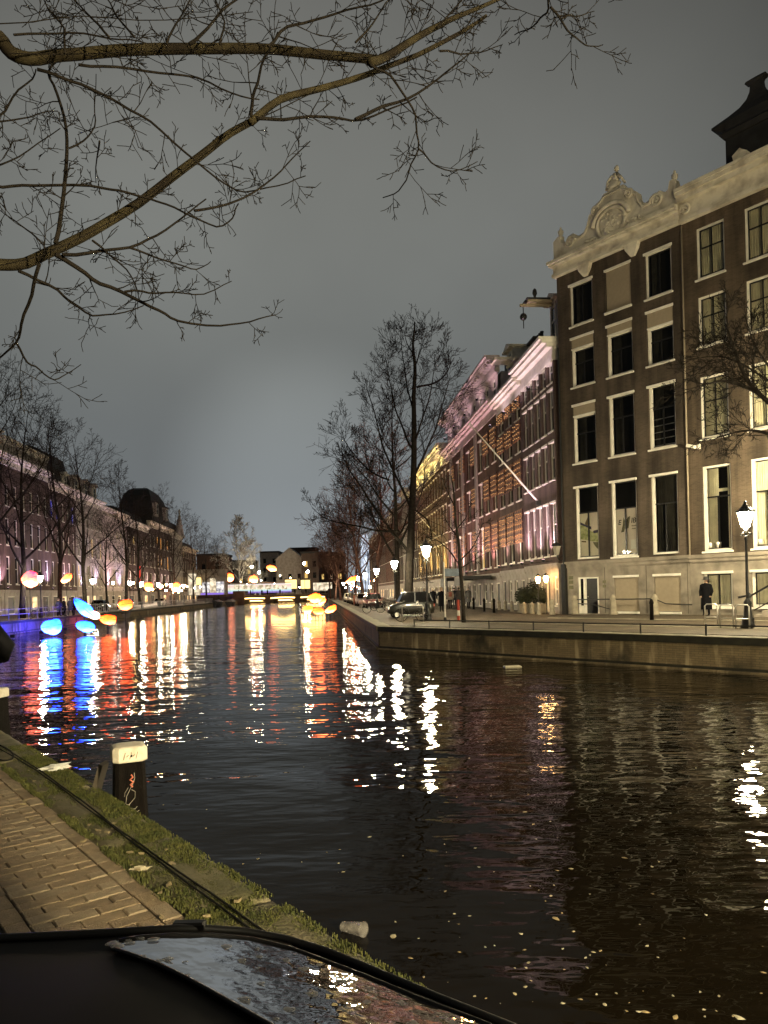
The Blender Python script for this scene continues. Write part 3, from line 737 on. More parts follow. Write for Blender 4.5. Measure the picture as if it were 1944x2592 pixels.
# cornice and carved crest
co = MB(); co.box(-.12, 7.75, -.30, .3, 19.45, 19.62).box(-.08, 7.75, -.20, .3, 19.62, 20.02).box(-.2, 7.75, -.50, .3, 20.02, 20.14).box(-.26, 7.75, -.58, .3, 20.14, 20.3)
co.obj('cornice', M['cream'], RH)
for x in (2.05, 5.05):
    MB().loft([[(x-.42,-.28,19.46),(x+.42,-.28,19.46),(x+.42,0,19.46),(x-.42,0,19.46)], [(x-.34,-.26,19.2),(x+.34,-.26,19.2),(x+.34,0,19.2),(x-.34,0,19.2)], [(x-.12,-.14,18.85),(x+.12,-.14,18.85),(x+.12,0,18.85),(x-.12,0,18.85)]]).obj('cornice_bracket', M['cream'], RH)
crest_pts = [(.05, 20.3), (.05, 21.45), (.42, 21.66), (.62, 21.2), (.86, 21.08), (1.1, 21.38), (1.45, 21.42), (1.8, 21.12), (2.2, 21.2), (2.45, 21.62), (2.6, 22.05), (2.9, 22.34), (3.3, 22.5), (3.5, 22.72), (4.55, 22.72), (4.85, 22.5), (5.2, 22.25), (5.5, 21.95), (5.55, 21.6), (5.85, 21.2), (6.15, 21.2), (6.4, 21.4), (6.8, 21.46), (7.1, 21.25), (7.25, 21.3), (7.35, 21.7), (7.6, 21.7), (7.7, 21.3), (7.7, 20.3)]
cr_ = MB().prism(crest_pts, -.28, .18).obj('crest', M['cream'], RH)
mould = MB().tube([(x, -.30, z - .16) for x, z in crest_pts[4:22]], .065, 6, cap=True); mould.obj('crest_moulding', M['cream'], cr_, True)
def spiral(cx, cz, r, turns, sgn, y=-.30):
    pts = [];
    for i in range(34):
        a = i / 33 * turns * 6.283; q = r * (1 - .8 * i / 33); pts.append((cx + sgn*q*math.cos(a), y - .05*i/33, cz + q*math.sin(a)))
    return MB().tube(pts, [.085*(1-.5*i/33) for i in range(34)], 6)
for cx, cz, r, sg in ((1.28, 20.98, .33, 1), (6.6, 21.02, .36, -1), (5.05, 22.05, .26, -1), (2.95, 22.02, .26, 1)): spiral(cx, cz, r, 1.8, sg).obj('scroll', M['cream'], cr_, True)
oval = [(3.95 + .86*math.cos(a), -.34, 20.98 + .78*math.sin(a)) for a in [6.283*i/28 for i in range(29)]]
MB().tube(oval, .10, 7).obj('cartouche_rim', M['cream'], cr_, True)
arch = [(3.95 + 1.12*math.cos(a), -.38, 21.0 + .98*math.sin(a)) for a in [.1 + 2.94*i/20 for i in range(21)]]
MB().tube(arch, .13, 7).obj('cartouche_arch', M['cream'], cr_, True)
MB().ball((3.95, -.28, 20.98), .80, 22, 14, 0, .5, 3, (1, .16, .92)).obj('cartouche', M['cream'], cr_, True)
rel = random.Random(4); lump = MB()
for i in range(46):
    a = rel.uniform(0, 6.28); q = rel.uniform(.05, .62); lump.ball((3.95 + q*math.cos(a), -.38, 20.98 + q*.9*math.sin(a)), rel.uniform(.05, .12), 6, 4)
for i in range(40):
    x = rel.uniform(2.3, 5.7); lump.ball((x, -.30, 20.42 + rel.uniform(0, .25)), rel.uniform(.05, .11), 6, 4)
lump.obj('relief_carving', M['cream'], cr_, True)
# the seated figure and urns on top
st = MB().loft([[(3.3+.0,-.2,22.5),(4.8,-.2,22.5),(4.8,.15,22.5),(3.3,.15,22.5)], [(3.5,-.16,22.78),(4.65,-.16,22.78),(4.65,.12,22.78),(3.5,.12,22.78)]])
st.ball((3.95, -.04, 23.0), .36, 10, 8, 0, .5, 1, (1.25, .7, .9)).ball((4.1, -.04, 23.4), .25, 10, 8, 0, .3, 2, (.9, .7, 1.3)).ball((4.2, -.06, 23.84), .14, 9, 7, 0, .2, 5, (.9, .9, 1.25))
st.tube([(4.25, -.1, 23.55), (4.5, -.15, 23.25), (4.72, -.1, 22.85)], [.09, .08, .07], 6).tube([(3.95, -.1, 23.55), (3.72, -.16, 23.3), (3.6, -.1, 22.9)], [.09, .08, .1], 6)
st.obj('carved_figure', M['cream'], cr_, True)
for x in (.42, 7.5): MB().lathe([(.18, 21.5), (.20, 21.62), (.08, 21.7), (.15, 21.85), (.17, 21.98), (.06, 22.08), (.07, 22.16), (.01, 22.24)], 9, (x, -.05)).obj('urn', M['cream'], cr_, True)
# drainpipe, wall lantern, cameras
MB().tube([(7.78, -.06, 19.3), (7.78, -.06, 2.9)], .045, 7).obj('drainpipe', M['tan'], RH, True)
MB().tube([(.06, -.09, 15.4), (.06, -.09, 2.9)], .06, 7).box(-.06, .20, -.22, -.003, 0, 2.9).obj('drainpipe', M['iron'], RH)

ops2 = []
c2 = [(.72, 2.14), (3.08, 4.5), (5.44, 6.86)]
FL2 = [(3.14, 7.28), (8.62, 11.65), (13.1, 15.55), (16.4, 18.92)]
for a, b in FL2: ops2 += [(x0, x1, a, b) for x0, x1 in c2]
ops2 += [(.66, 2.1, .42, 2.14), (3.0, 4.6, .42, 2.14)]
R2 = house_shell('canal_house', 'warm brown brick house at the right edge with a plain cream cornice', FO + FD*7.76, FD, 9.2, 14, 19.4, M['brickRH2'], ops2, 2.98, M['stonebase'])
for fi, (a, b) in enumerate(FL2):
    for j, (x0, x1) in enumerate(c2):
        window(R2, x0, x1, a, b, 'tall' if fi == 0 else 'cross', M['glass'], .12, True, False)
        if fi == 0: curtain(R2, x0+.1, x0+.62, a, b-.1, .4, M['curtain'], 5); curtain(R2, x1-.35, x1-.05, a, b-.1, .4, M['curtain'], 3); MB().box(x0+.05, x1-.05, .5, .52, b-.35-.9, b-.9-.2).obj('valance', M['curtain'], R2)
        else: curtain(R2, x0+.06, x1-.06, a+(.05 if fi < 3 else .3), b-.05, .42, M['curtain'], 11)
MB().box(.05, 9.1, .95, 1.0, 2.9, 19.3).obj('room_back', M['room'], R2)
for x in (.95, 1.35, 3.35, 3.9): MB().lathe([(.10, 3.30), (.14, 3.56)], 8, (x, .24)).obj('flower_pot', M['white'], R2, True)
for x0, x1 in ((.66, 2.1), (3.0, 4.6)):
    window(R2, x0, x1, .42, 2.14, 'pair', M['glass'], .12, True, True); curtain(R2, x0+.1, x1-.1, .5, 2.1, .35, M['curtain'], 8)
co = MB(); co.box(0, 9.3, -.28, .3, 19.4, 19.58).box(0, 9.3, -.18, .3, 19.58, 20.35).box(0, 9.35, -.45, .3, 20.35, 20.6).box(0, 9.4, -.60, .3, 20.6, 20.78).box(0, 9.4, -.66, .3, 20.78, 20.95)
co.obj('cornice', M['cream'], R2)
spiral(4.9, 20.0, .5, 1.5, 1, -.24).obj('cornice_scroll', M['cream'], R2, True); spiral(.35, 19.95, .28, 1.5, -1, -.24).obj('cornice_scroll', M['cream'], R2, True)
MB().loft([[(0,.3,20.9),(9.2,.3,20.9),(9.2,13,20.9),(0,13,20.9)], [(.5,4,22.6),(9.0,4,22.6),(9.0,9,22.6),(.5,9,22.6)]]).obj('roof', M['roof'], R2)
ch = MB().box(1.72, 4.5, 1.2, 2.6, 20.9, 24.0).loft([[(1.66,1.14,23.2),(4.56,1.14,23.2),(4.56,2.66,23.2),(1.66,2.66,23.2)], [(1.50,.98,23.42),(4.72,.98,23.42),(4.72,2.82,23.42),(1.50,2.82,23.42)], [(1.66,1.14,23.6),(4.56,1.14,23.6),(4.56,2.66,23.6),(1.66,2.66,23.6)]])
rings = []
for q, z in ((1.4, 23.7), (1.95, 24.0), (1.95, 24.1), (1.2, 24.42), (.75, 24.66), (.46, 24.95), (.33, 25.25), (.30, 25.5), (.34, 25.6), (.52, 25.72), (.46, 25.8), (.1, 25.9)):
    rings.append([(2.98-q, 1.9-q*.36, z), (2.98+q, 1.9-q*.36, z), (2.98+q, 1.9+q*.36, z), (2.98-q, 1.9+q*.36, z)])
ch.loft(rings)
ch.obj('chimney', M['roof'], R2)
MB().prism([(2.85, 20.98), (3.3, 20.98), (3.45, 21.35), (3.1, 21.62), (2.75, 21.4)], -.3, .3).obj('cornice_block', M['cream'], R2)
# front steps with iron railing
stp = empty('front_steps', FO + FD*11.2 - Vector((.788, .616, 0))*1.9, ang(FD)); tag(stp, 'stone front steps with black iron railing behind the right lamp post', 'steps')
for i in range(9): MB().bev(.5 + i*.34, .5 + (i+1)*.34 + (3 if i == 8 else .02), .1, 1.7, 0, .17*(i+1), .02).obj('step', M['stonebase'], stp)
for y in (.12,):
    MB().tube([(.35, y, .92), (.15, y, .98), (-.18, y, .92)], .05, 6).tube([(.3, y, .95), (3.6, y, 2.75)], .045, 6).obj('handrail', M['iron'], stp, True)
    MB().tube([(.5, y, .35), (3.6, y, 2.05)], .025, 6).obj('lower_rail', M['iron'], stp, True)
    MB().lathe([(.10, 0), (.12, .12), (.06, .2), (.07, .45), (.11, .55), (.06, .65), (.055, .85), (.10, .95), (.09, 1.05), (.02, 1.12)], 10, (.3, y)).obj('newel_post', M['iron'], stp, True)
    for i in range(8): MB().tube([(.75 + i*.4, y, .45 + i*.22), (.75 + i*.4, y, 1.2 + i*.218)], .013, 5).obj('baluster', M['iron'], stp)
# security cameras on the fronts
def seccam(px, py, label, par_y=-.1):
    s, z = fac(px, py); p = FO + FD*s - Vector((.788, .616, 0))*.06; p.z = z
    o = empty('security_camera', p, ang(FD)); tag(o, label, 'security camera')
    MB().tube([(0, .06, 0), (0, -.15, .02)], .03, 6).obj('bracket', M['white'], o); MB().bev(-.34, .12, -.30, -.16, -.06, .10, .02).obj('housing', M['white'], o, rot=(0, .35, 0))
    MB().bev(.16, .30, -.16, -.05, -.12, .12, .02).obj('junction_box', M['white'], o)
seccam(1762, 1133, 'white security camera on the wall left of the warm brown house windows')
# unlit lantern on the corner
s, z = fac(1432, 1392); p = FO + FD*.02 - Vector((.788, .616, 0))*.0; p.z = z
wlamp = empty('wall_lantern', p, ang(FD)); tag(wlamp, 'unlit black wall lantern at the corner of the crested house', 'lantern')
MB().tube([(.0, 0, -.55), (-.1, -.25, -.62), (-.12, -.45, -.45), (-.12, -.5, -.3)], .03, 6).tube([(-.05, -.05, -.3), (-.18, -.2, -.5), (-.05, -.3, -.62)], .022, 5).obj('scroll_bracket', M['iron'], wlamp, True)
M['frost'] = mat('unlit_frosted_glass', (.30, .27, .22), .4, .1, 3)
MB().lathe([(.13, -.28), (.26, .22)], 6, (-.12, -.5)).obj('lantern_glass', M['frost'], wlamp)
MB().lathe([(.34, .22), (.30, .28), (.12, .42), (.04, .46), (.05, .56), (.01, .6)], 6, (-.12, -.5)).obj('lantern_roof', M['iron'], wlamp)

# ---- the row running away up the right bank
Q0 = Vector((10.3, 43.6, 0))
def rowpos(t): return Q0 + D2 * t
M['brickA'] = brickmat('mauve_brown_brick', (.150, .100, .085), (.125, .082, .070), (.12, .09, .08), .22, .065, .008, .25)
M['brickB'] = brickmat('red_brown_brick', (.165, .082, .058), (.135, .066, .050), (.12, .08, .06), .22, .065, .008, .25)
M['brickC'] = brickmat('ochre_brick', (.22, .150, .085), (.18, .12, .07), (.14, .10, .07), .22, .065, .008, .25)
M['brickD'] = brickmat('dark_brown_brick', (.11, .075, .058), (.09, .06, .048), (.08, .06, .05), .22, .065, .008, .25)
M['mauvestone'] = mat('pale_stucco', (.36, .32, .28), .75, .2, 1.2, .2, 15)
M['rosestone'] = mat('rose_stucco', (.58, .50, .48), .75, .15, 1.2)
def shutter_mat():
    m, nt, n, l, p = _new('red_and_cream_shutter'); p.inputs['Roughness'].default_value = .6
    o = n.new('ShaderNodeTexCoord').outputs['Object']; s = n.new('ShaderNodeSeparateXYZ'); l.new(o, s.inputs[0])
    c = n.new('ShaderNodeCombineXYZ'); l.new(s.outputs['X'], c.inputs['X']); l.new(s.outputs['Z'], c.inputs['Y'])
    mp = n.new('ShaderNodeMapping'); mp.inputs['Rotation'].default_value = (0, 0, .785); mp.inputs['Scale'].default_value = (3.0, 3.0, 1); l.new(c.outputs[0], mp.inputs[0])
    k = n.new('ShaderNodeTexChecker'); k.inputs['Scale'].default_value = 1
    k.inputs['Color1'].default_value = (.045, .014, .009, 1); k.inputs['Color2'].default_value = (.30, .13, .05, 1); l.new(mp.outputs[0], k.inputs['Vector'])
    l.new(k.outputs[0], p.inputs['Base Color']); return m
M['shutter'] = shutter_mat(); M['fairy'] = glow('warm_fairy_bulbs', (1.0, .52, .20), 1.0); M['fairy'].cycles.emission_sampling = 'NONE'
def row_house(name, label, t0, t1, ztop, floors, nb, m_wall, base_h, m_base, style='row', fw=.62, D=12, ch=1.2, cp=.7, cm='white', modil=0, roof='flat', roofz=None, pane=None, side='R', lintel=True, shutters=None, base_n=None):
    W = t1 - t0
    org, d = (rowpos(t1), -D2) if side == 'R' else (lrow(t0), D2)
    bw = W / nb; ops = []
    for a, b in floors: ops += [(bw*(j+.5-fw/2), bw*(j+.5+fw/2), a, b) for j in range(nb)]
    bn_ = base_n or nb; bb = W / bn_
    if base_h > 2: ops += [(bb*(j+.5)-bb*.27, bb*(j+.5)+bb*.27, .5 if j % 3 else .06, base_h-.75) for j in range(bn_)]
    h = house_shell(name, label, org, d, W, D, ztop, m_wall, ops, base_h, m_base, roof, roofz)
    for fi, (a, b) in enumerate(floors):
        for j in range(nb):
            pm = pane(fi, j) if pane else None
            x0, x1 = bw*(j+.5-fw/2), bw*(j+.5+fw/2)
            o = window(h, x0, x1, a, b, style, pm or M['darkglass'], .12, True, lintel)
            if shutters and shutters(fi, j):
                k = shutters(fi, j); s = MB().box(x0-.28, x1+.28, -.10, -.05, b-(b-a)*k, b+.12).obj('shutter', M['shutter'], h)
                def bulbs(w=round(x1-x0+.5, 2), hh=round((b-a)*k, 2)):
                    mb = MB(); nx_, nz_ = max(3, int(w/.38)), max(4, int(hh/.32)); g_ = random.Random(int(w*100+hh*10))
                    for q in range(nx_):
                        for r_ in range(nz_):
                            cx_, cz_, e_ = (q+.5)*w/nx_ + g_.uniform(-.03, .03), (r_+.5)*hh/nz_ + g_.uniform(-.05, .05), .042
                            mb._add([(cx_-e_, 0, cz_), (cx_+e_, 0, cz_), (cx_, -e_, cz_), (cx_, e_, cz_), (cx_, 0, cz_-e_), (cx_, 0, cz_+e_)], [(0, 2, 5), (2, 1, 5), (1, 3, 5), (3, 0, 5), (2, 0, 4), (1, 2, 4), (3, 1, 4), (0, 3, 4)])
                    return mb.mesh('light_curtain', M['fairy'])
                lc = inst(cached(('bulbs', round(x1-x0+.5, 2), round((b-a)*k, 2)), bulbs), 'light_curtain', h, (x0-.25, -.16, b-(b-a)*k)); tag(lc, kind='stuff')
    if base_h > 2:
        for j in range(bn_):
            x0, x1 = bb*(j+.5)-bb*.27, bb*(j+.5)+bb*.27
            if j % 3: window(h, x0, x1, .5, base_h-.75, 'far', M['litshop'] if (side == 'L' or t0 > 60) and (j*5 + int(t0)) % 4 < 3 and t0 > 62 else M['darkglass'], .12, True)
            else:
                dd = MB().box(x0+.08, x1-.08, .12, .17, .08, base_h-.83).obj('door', M['black'], h); f2 = MB(); ringbox(f2, x1-x0, base_h-.81, .09, .03, .13, x0, .06); f2.obj('door_frame', M['white'], dd)
    if ch: cornice(h, W, ztop-.05, ch, cp, M[cm], modil)
    return h
h1 = row_house('canal_house', 'mauve brick house beside the crested one, five bays of tall white windows', .05, 6.9, 15.0, [(3.5, 6.7), (8.0, 10.3), (10.9, 13.4), (13.75, 14.95)], 5, M['brickA'], 3.0, M['mauvestone'], ch=1.35, cp=.85, fw=.66, roof='ridge', roofz=18.2, base_n=5)
dormer(h1, 5.4, 16.3, 1.5, 2.6, .6, M['rosestone']); dormer(h1, 1.4, 16.2, 1.2, 1.6, .6, M['rosestone'], hat=False)
hb1 = MB().box(5.0, 5.8, -1.1, .4, 18.77, 18.92).box(5.33, 5.47, -1.5, .6, 18.62, 18.77).obj('hoist_beam', M['tan'], h1)
MB().box(4.9, 5.9, -1.2, .5, 18.92, 19.0).obj('hoist_roof', M['roof'], hb1); MB().ball((5.4, -1.3, 18.0), .22).tube([(5.4, -1.3, 18.6), (5.4, -1.3, 17.3)], .03, 5).obj('hoist_pulley', M['iron'], hb1)
MB().lathe([(.08, 19.05), (.08, 19.35), (.15, 19.5), (.12, 19.7), (.04, 19.8)], 8, (5.2, -.5)).obj('vent_cowl', M['roof'], hb1)
def sh2(fi, j): return (.62, .66, .6, .55)[fi] 
h2 = row_house('canal_house', 'narrow brick house with red and cream shutters hung over its windows', 6.95, 13.8, 14.8, [(3.4, 6.9), (7.7, 10.4), (11.0, 13.0), (13.3, 14.7)], 3, M['brickA'], 2.9, M['mauvestone'], ch=1.2, fw=.55, shutters=lambda f, j: sh2(f, j) if f < 3 else .5, roof='ridge', roofz=17.5, base_n=4)
dormer(h2, 2.6, 15.6, 2.2, 2.6, .8, M['cream']); chimney(h2, 4.8, 2.0, 16.5, 1.6, 1, 2.4, 4)
MB().box(1.9, 3.3, -.9, 1.2, 18.25, 18.45).obj('hoist_beam', M['cream'], h2)
def pane3(fi, j):
    if fi == 0 and j == 6: return M['litwin']
    return None
h3 = row_house('canal_house', 'broad red-brown house with a rose attic storey under a bracketed cornice', 13.85, 36.5, 15.2, [(3.3, 6.8), (7.8, 10.6), (11.6, 14.3)], 9, M['brickB'], 2.8, M['mauvestone'], ch=1.1, cp=.8, cm='rosestone', fw=.5, pane=pane3, shutters=lambda f, j: .62 if j in (1, 3, 5, 7, 8) else 0, roof='flat', base_n=10)
at3 = wall_grid(MB(), 0, 22.65, 16.25, 18.4, [(2.5*j+.7, 2.5*j+1.8, 16.6, 18.1) for j in range(9)]); at3.box(.0, 22.65, .25, 8, 16.2, 18.4); at3.obj('attic_storey', M['rosestone'], h3, loc=(0, .15, 0))
for j in range(9): window(h3, 2.5*j+.7, 2.5*j+1.8, 16.6, 18.1, 'far', M['darkglass'], .22, False)
cornice(h3, 22.65, 18.35, 1.25, .9, M['rosestone'], .8, 'attic_cornice')
for x in (3.0, 9.0, 15.0): MB().bev(x-.35, x+.35, -.18, -.02, 2.9, 15.1, .05).obj('pilaster', M['mauvestone'], h3)
chimney(h3, 19.5, 2.2, 18.8, 1.4, 1, 1.7, 3); dormer(h3, 21.0, 18.4, 2.0, 2.1, 1.6, M['cream'])
def pane5(fi, j): return M['litwin'] if (fi, j) in ((1, 3), (1, 8), (0, 4)) else (M['litorange'] if (fi, j) in ((0, 2), (0, 11)) else None)
h5 = row_house('canal_house', 'ochre-lit house with carved yellow frieze beyond the rose attic', 36.6, 60.5, 15.4, [(3.4, 6.8), (7.9, 11.0), (12.2, 14.8)], 12, M['brickC'], 2.8, M['mauvestone'], ch=2.1, cp=1.0, cm='cream', modil=.9, fw=.5, pane=pane5, roof='mansard', roofz=19.5, base_n=9)
dd = [('canal_house', 'brown house behind the big bare tree, third beyond the shutters', 60.6, 72, 15.0, M['brickD'], 5), ('canal_house', 'pale house with tall gable by the lit hanging banner', 72.1, 80, 16.5, M['mauvestone'], 4),
      ('canal_house', 'dark brick house just beyond the lit hanging banner', 80.1, 96, 15.0, M['brickD'], 7), ('canal_house', 'red-brown house far along the right bank', 96.1, 112, 14.5, M['brickB'], 7),
      ('canal_house', 'farthest but one house on the right bank, brown brick', 112.1, 132, 15.0, M['brickA'], 8), ('canal_house', 'farthest house on the right bank before the bridge', 132.1, 170, 14.0, M['brickD'], 12)]
for k, (nm, lb, a, b, zt, mw, nb) in enumerate(dd):
    g = random.Random(k)
    h = row_house(nm, lb, a, b, zt, [(3.4, 6.3), (7.4, 10.2), (11.3, 13.6)], nb, mw, 2.8, M['mauvestone'], 'far', .5, roof='mansard', roofz=zt+3.5, pane=lambda f, j: M['litwin'] if g.random() < .10 else None, lintel=False, base_n=max(3, nb//2))
    if k < 3: chimney(h, (b-a)*.6, 2.4, zt+2, 1.3, .9, 2.6, 3)

# ---- the left bank
def lrow(Y):
    return Vector((ledge(Y) - 11.3, Y, 0))
LB = [('brown brick house at the left edge with a tall dark chimney', 74, 86, 17.6, M['brickD'], 5, 'flat', 0), ('broad brown house with white-framed windows and pale cornice at left', 86.1, 101, 17.6, M['brickA'], 6, 'flat', 0),
      ('brick house under a steep dark mansard roof on the left bank', 101.1, 112, 16.8, M['brickA'], 5, 'mansard', 23.0), ('stuccoed house with white gabled dormer on the left bank', 112.1, 126, 16.6, M['mauvestone'], 6, 'mansard', 21.5),
      ('pale house with three yellow-lit top windows on the left bank', 126.1, 142, 16.0, M['rosestone'], 6, 'flat', 0), ('dark narrow house between pale front and domed corner', 142.1, 160, 15.5, M['brickD'], 5, 'mansard', 19.5),
      ('corner house with big dark domed roof and white dormers', 160.1, 186, 17.0, M['brickD'], 7, 'dome', 27.5), ('white-lit stepped house near the bridge on the left', 186.1, 200, 16.5, M['mauvestone'], 6, 'mansard', 21.5),
      ('last house on the left bank beside the bridge', 200.1, 222, 14.0, M['brickD'], 8, 'mansard', 17.5)]
for k, (lb, a, b, zt, mw, nb, rf, rz) in enumerate(LB):
    def pl(f, j, k=k):
        if k == 2 and f == 2 and j in (0, 1, 4): return M['litblue']
        if k == 3 and f == 1 and j in (3, 5): return M['litwin']
        if k == 3 and f == 0 and j == 0: return M['litwin']
        if k == 4 and f == 2 and j in (3, 4, 5): return M['litpale']
        if k == 6 and f in (1, 2) and j in (2, 3, 5): return M['litorange']
        if k >= 5 and (f*7 + j*3 + k) % 11 == 0: return M['litwin']
        return None
    h = row_house('canal_house', lb, a, b, zt, [(3.6, 6.9), (8.2, 11.4), (12.8, 15.4) if zt > 16 else (12.2, 13.8)], nb, mw, 2.9, M['mauvestone'], 'far', .42, ch=1.3, cp=.8, roof='flat' if rf == 'dome' else rf, roofz=rz or None, pane=pl, side='L', lintel=False, cm='white' if k % 2 else 'cream', base_n=max(3, nb//2+1))
    if k == 1:
        MB().box(0, 14.9, .1, 6, 18.9, 20.3).obj('parapet', M['mauvestone'], h); cornice(h, 14.9, 20.2, .7, .5, M['white'], 0, 'upper_cornice')
    if k == 0: MB().box(0, 11.9, .1, 6, 18.9, 20.8).obj('parapet', M['mauvestone'], h); cornice(h, 11.9, 20.6, .7, .5, M['white'], 0, 'upper_cornice'); MB().box(7.5, 11.4, 1, 3.5, 21, 25.0).obj('chimney', M['roof'], h)
    if k == 3: 
        for x in (2.2, 7.0, 11.5): dormer(h, x, 17.6, 2.3, 2.7, .5, M['rosestone'])
    if k == 2: dormer(h, 8.5, 17.8, 1.7, 2.2, .6, M['white'])
    if rf == 'dome':
        rings = []
        for q, z in ((1, 18.2), (1.0, 20.5), (.93, 22.8), (.8, 24.8), (.6, 26.2), (.42, 26.8)):
            rings.append([(15-9.5*q, 4.0-3.7*q, z), (15+9.5*q, 4.0-3.7*q, z), (15+9.5*q, 4.0+3.7*q, z), (15-9.5*q, 4.0+3.7*q, z)])
        MB().loft(rings).obj('domed_roof', M['roof'], h)
        for x in (8.5, 19.0): dormer(h, x, 20.0, 3.0, 3.0, -.3, M['rosestone'], hat=False)
    if k == 7: 
        for i, w in enumerate((9, 7, 5, 3)): MB().box(12-w/2, 12+w/2, -.1, .6, 17.7+i*1.1, 18.8+i*1.1).obj('stepped_gable', M['rosestone'], h)
        MB().lathe([(.3, 22.1), (.35, 23), (.15, 23.5), (.3, 24.3), (.1, 25)], 8, (12, .2)).obj('gable_statue', M['cream'], h)
ORDS = ['first', 'second', 'third', 'fourth', 'fifth', 'sixth', 'seventh']
# ------------------------------------------------------------------ street lamps
def lamp_parts():
    pole = MB().lathe([(.055, 0), (.05, 1.0), (.043, 2.6), (.06, 2.64), (.06, 2.72), (.04, 2.76)], 10)
    base = MB().lathe([(.24, 0), (.25, .10), (.21, .14), (.20, .28), (.22, .32), (.15, .40), (.115, .80), (.14, .84), (.13, .92), (.075, .98), (.07, 1.02)], 12)
    br = MB()
    for k in range(4):
        a = k * math.pi / 2 + .4; c, s = math.cos(a), math.sin(a)
        br.tube([(.04*c, .04*s, .0), (.20*c, .20*s, .02), (.22*c, .22*s, .07), (.14*c, .14*s, .09), (.06*c, .06*s, .16), (.12*c, .12*s, .32)], [.016, .015, .02, .012, .018, .014], 5)
    br.tube([(0, 0, -.05), (0, 0, .30)], .04, 8)
    gl = MB().lathe([(.135, 0), (.265, .50)], 6, ph=.26)
    roof = MB().lathe([(.29, 0), (.30, .03), (.22, .10), (.14, .19), (.10, .22)], 12)
    cro = MB()
    for k in range(12):
        a = k * math.pi / 6; c, s = math.cos(a), math.sin(a); cro.tube([(.29*c, .29*s, .01), (.31*c, .31*s, .07), (.275*c, .275*s, .10)], [.016, .014, .005], 4)
    cro.lathe([(.10, .20), (.11, .26), (.05, .30), (.06, .36), (.015, .42)], 8)
    rib = MB()
    for k in range(6):
        a = k * math.pi / 3 + .26; c, s = math.cos(a), math.sin(a); rib.tube([(.137*c, .137*s, 0), (.268*c, .268*s, .5)], .010, 4)
    return dict(base=base.mesh('base', M['iron'], True), pole=pole.mesh('pole', M['iron'], True), br=br.mesh('scroll_bracket', M['iron'], True), gl=gl.mesh('lantern_glass', M['lampglass']),
                roof=roof.mesh('lantern_roof', M['iron'], True), cro=cro.mesh('crown', M['iron'], True), rib=rib.mesh('lantern_bars', M['iron']))
LP = lamp_parts()
def street_lamp(p, label, group, h=3.9, glass=None, rz=0.0, simple=False):
    t = empty('street_lamp', p, rz); tag(t, label, 'street lamp', group)
    z = h - .95
    inst(LP['base'], 'base', t); inst(LP['pole'], 'pole', t, (0, 0, .3), sc=(1, 1, (z - .3) / 2.76))
    inst(LP['br'], 'scroll_bracket', t, (0, 0, z)); g = inst(LP['gl'], 'lantern_glass', t, (0, 0, z + .30))
    if glass:
        g.data = cached(('lg', glass.name), lambda: LP['gl'].copy()); g.data.materials[0] = glass
    inst(LP['rib'], 'lantern_bars', t, (0, 0, z + .30))
    inst(LP['roof'], 'lantern_roof', t, (0, 0, z + .80)); inst(LP['cro'], 'crown', t, (0, 0, z + .80))
    return t
M['lamp_left'] = glow('lit_left_lamp_glass', (1.0, .84, .58), 520)
GR = 'lamps along the right bank'; GLf = 'lamps along the left bank'
street_lamp(gnd(1894, 1590), 'lit crown lantern on black post at the right edge beside the bicycle hoops', GR, 4.15)
street_lamp(gnd(1083, 1571), 'lit crown lantern on black post beside the little dark car', GR, 4.05)
for Y, lab in ((55, 'lit crown lantern just left of the big bare tree trunk'), (72, 'second lit lantern left of the big bare tree trunk'), (89, 'third lit lantern left of the big bare tree'), (106, 'lit lantern above the yellow petal light on the right bank'),
               (124, 'lit lantern far along the right bank, left of the yellow petal light'), (144, 'small distant lit lantern on the right bank before the white tents'), (168, 'farthest lit lantern on the right bank by the white tents')):
    street_lamp((redge(Y) + 2.9, Y, 0), lab, GR, 3.95)
for px, lab in ((102, 'lit lantern behind the pink petal light on the left bank'), (234, 'lit lantern right of the forked left-bank tree'), (328, 'lit lantern just right of the thick left-bank trunk'), (358, 'lit lantern left of the peach petal light on the left bank'),
                (400, 'lit lantern between the two peach petal lights'), (432, 'lit lantern behind the second peach petal light'), (464, 'lit lantern beyond the covered boat on the left bank')):
    a = ray(px, 1460)[0]; Y = (-30.8 + .088*56) / (a + .088); street_lamp((ledge(Y) - .8, Y, 0), lab, GLf, 4.0, M['lamp_left'])
# unseen lamps, set from where light falls; far-end bridge one added for house fronts
lampA = BR.matrix_basis @ Vector((6.0, -.5, .15))
M['lamp_bridge'] = glow('lit_bridge_lamp_glass', (1.0, .86, .56), 900)
M['lamp_front_fill'] = glow('front_fill_lamp_glass', (1.0, .86, .56), 4300)
street_lamp(BR.matrix_basis @ Vector((18.0, -.5, .15)), 'unseen lamp added at the far end of the bridge to light the brick house fronts', 'lamps on the bridge', 5.0, M['lamp_front_fill'])  # added lamp that brightens the brick fronts across the water
M['lamp_right'] = glow('lit_quay_lamp_glass', (1.0, .86, .54), 2300)
M['lamp_near'] = glow('lit_near_lamp_glass', (1.0, .82, .48), 8500)
street_lamp((7.01, -7.18, 0), 'street lamp on the near quay behind the viewer', 'lamps on the near quay', 4.3, M['lamp_near'])
street_lamp(lampA, 'bright street lamp on the bridge behind the viewer', 'lamps on the bridge', 5.0, M['lamp_bridge'])
street_lamp((16.6, 28.6, 0), 'bright street lamp on the right bank just beyond the right edge', GR, 7.2, M['lamp_right'])
street_lamp(CC + DR*31 + NR*2.2, 'street lamp on the right bank beyond the right edge', GR, 4.15)

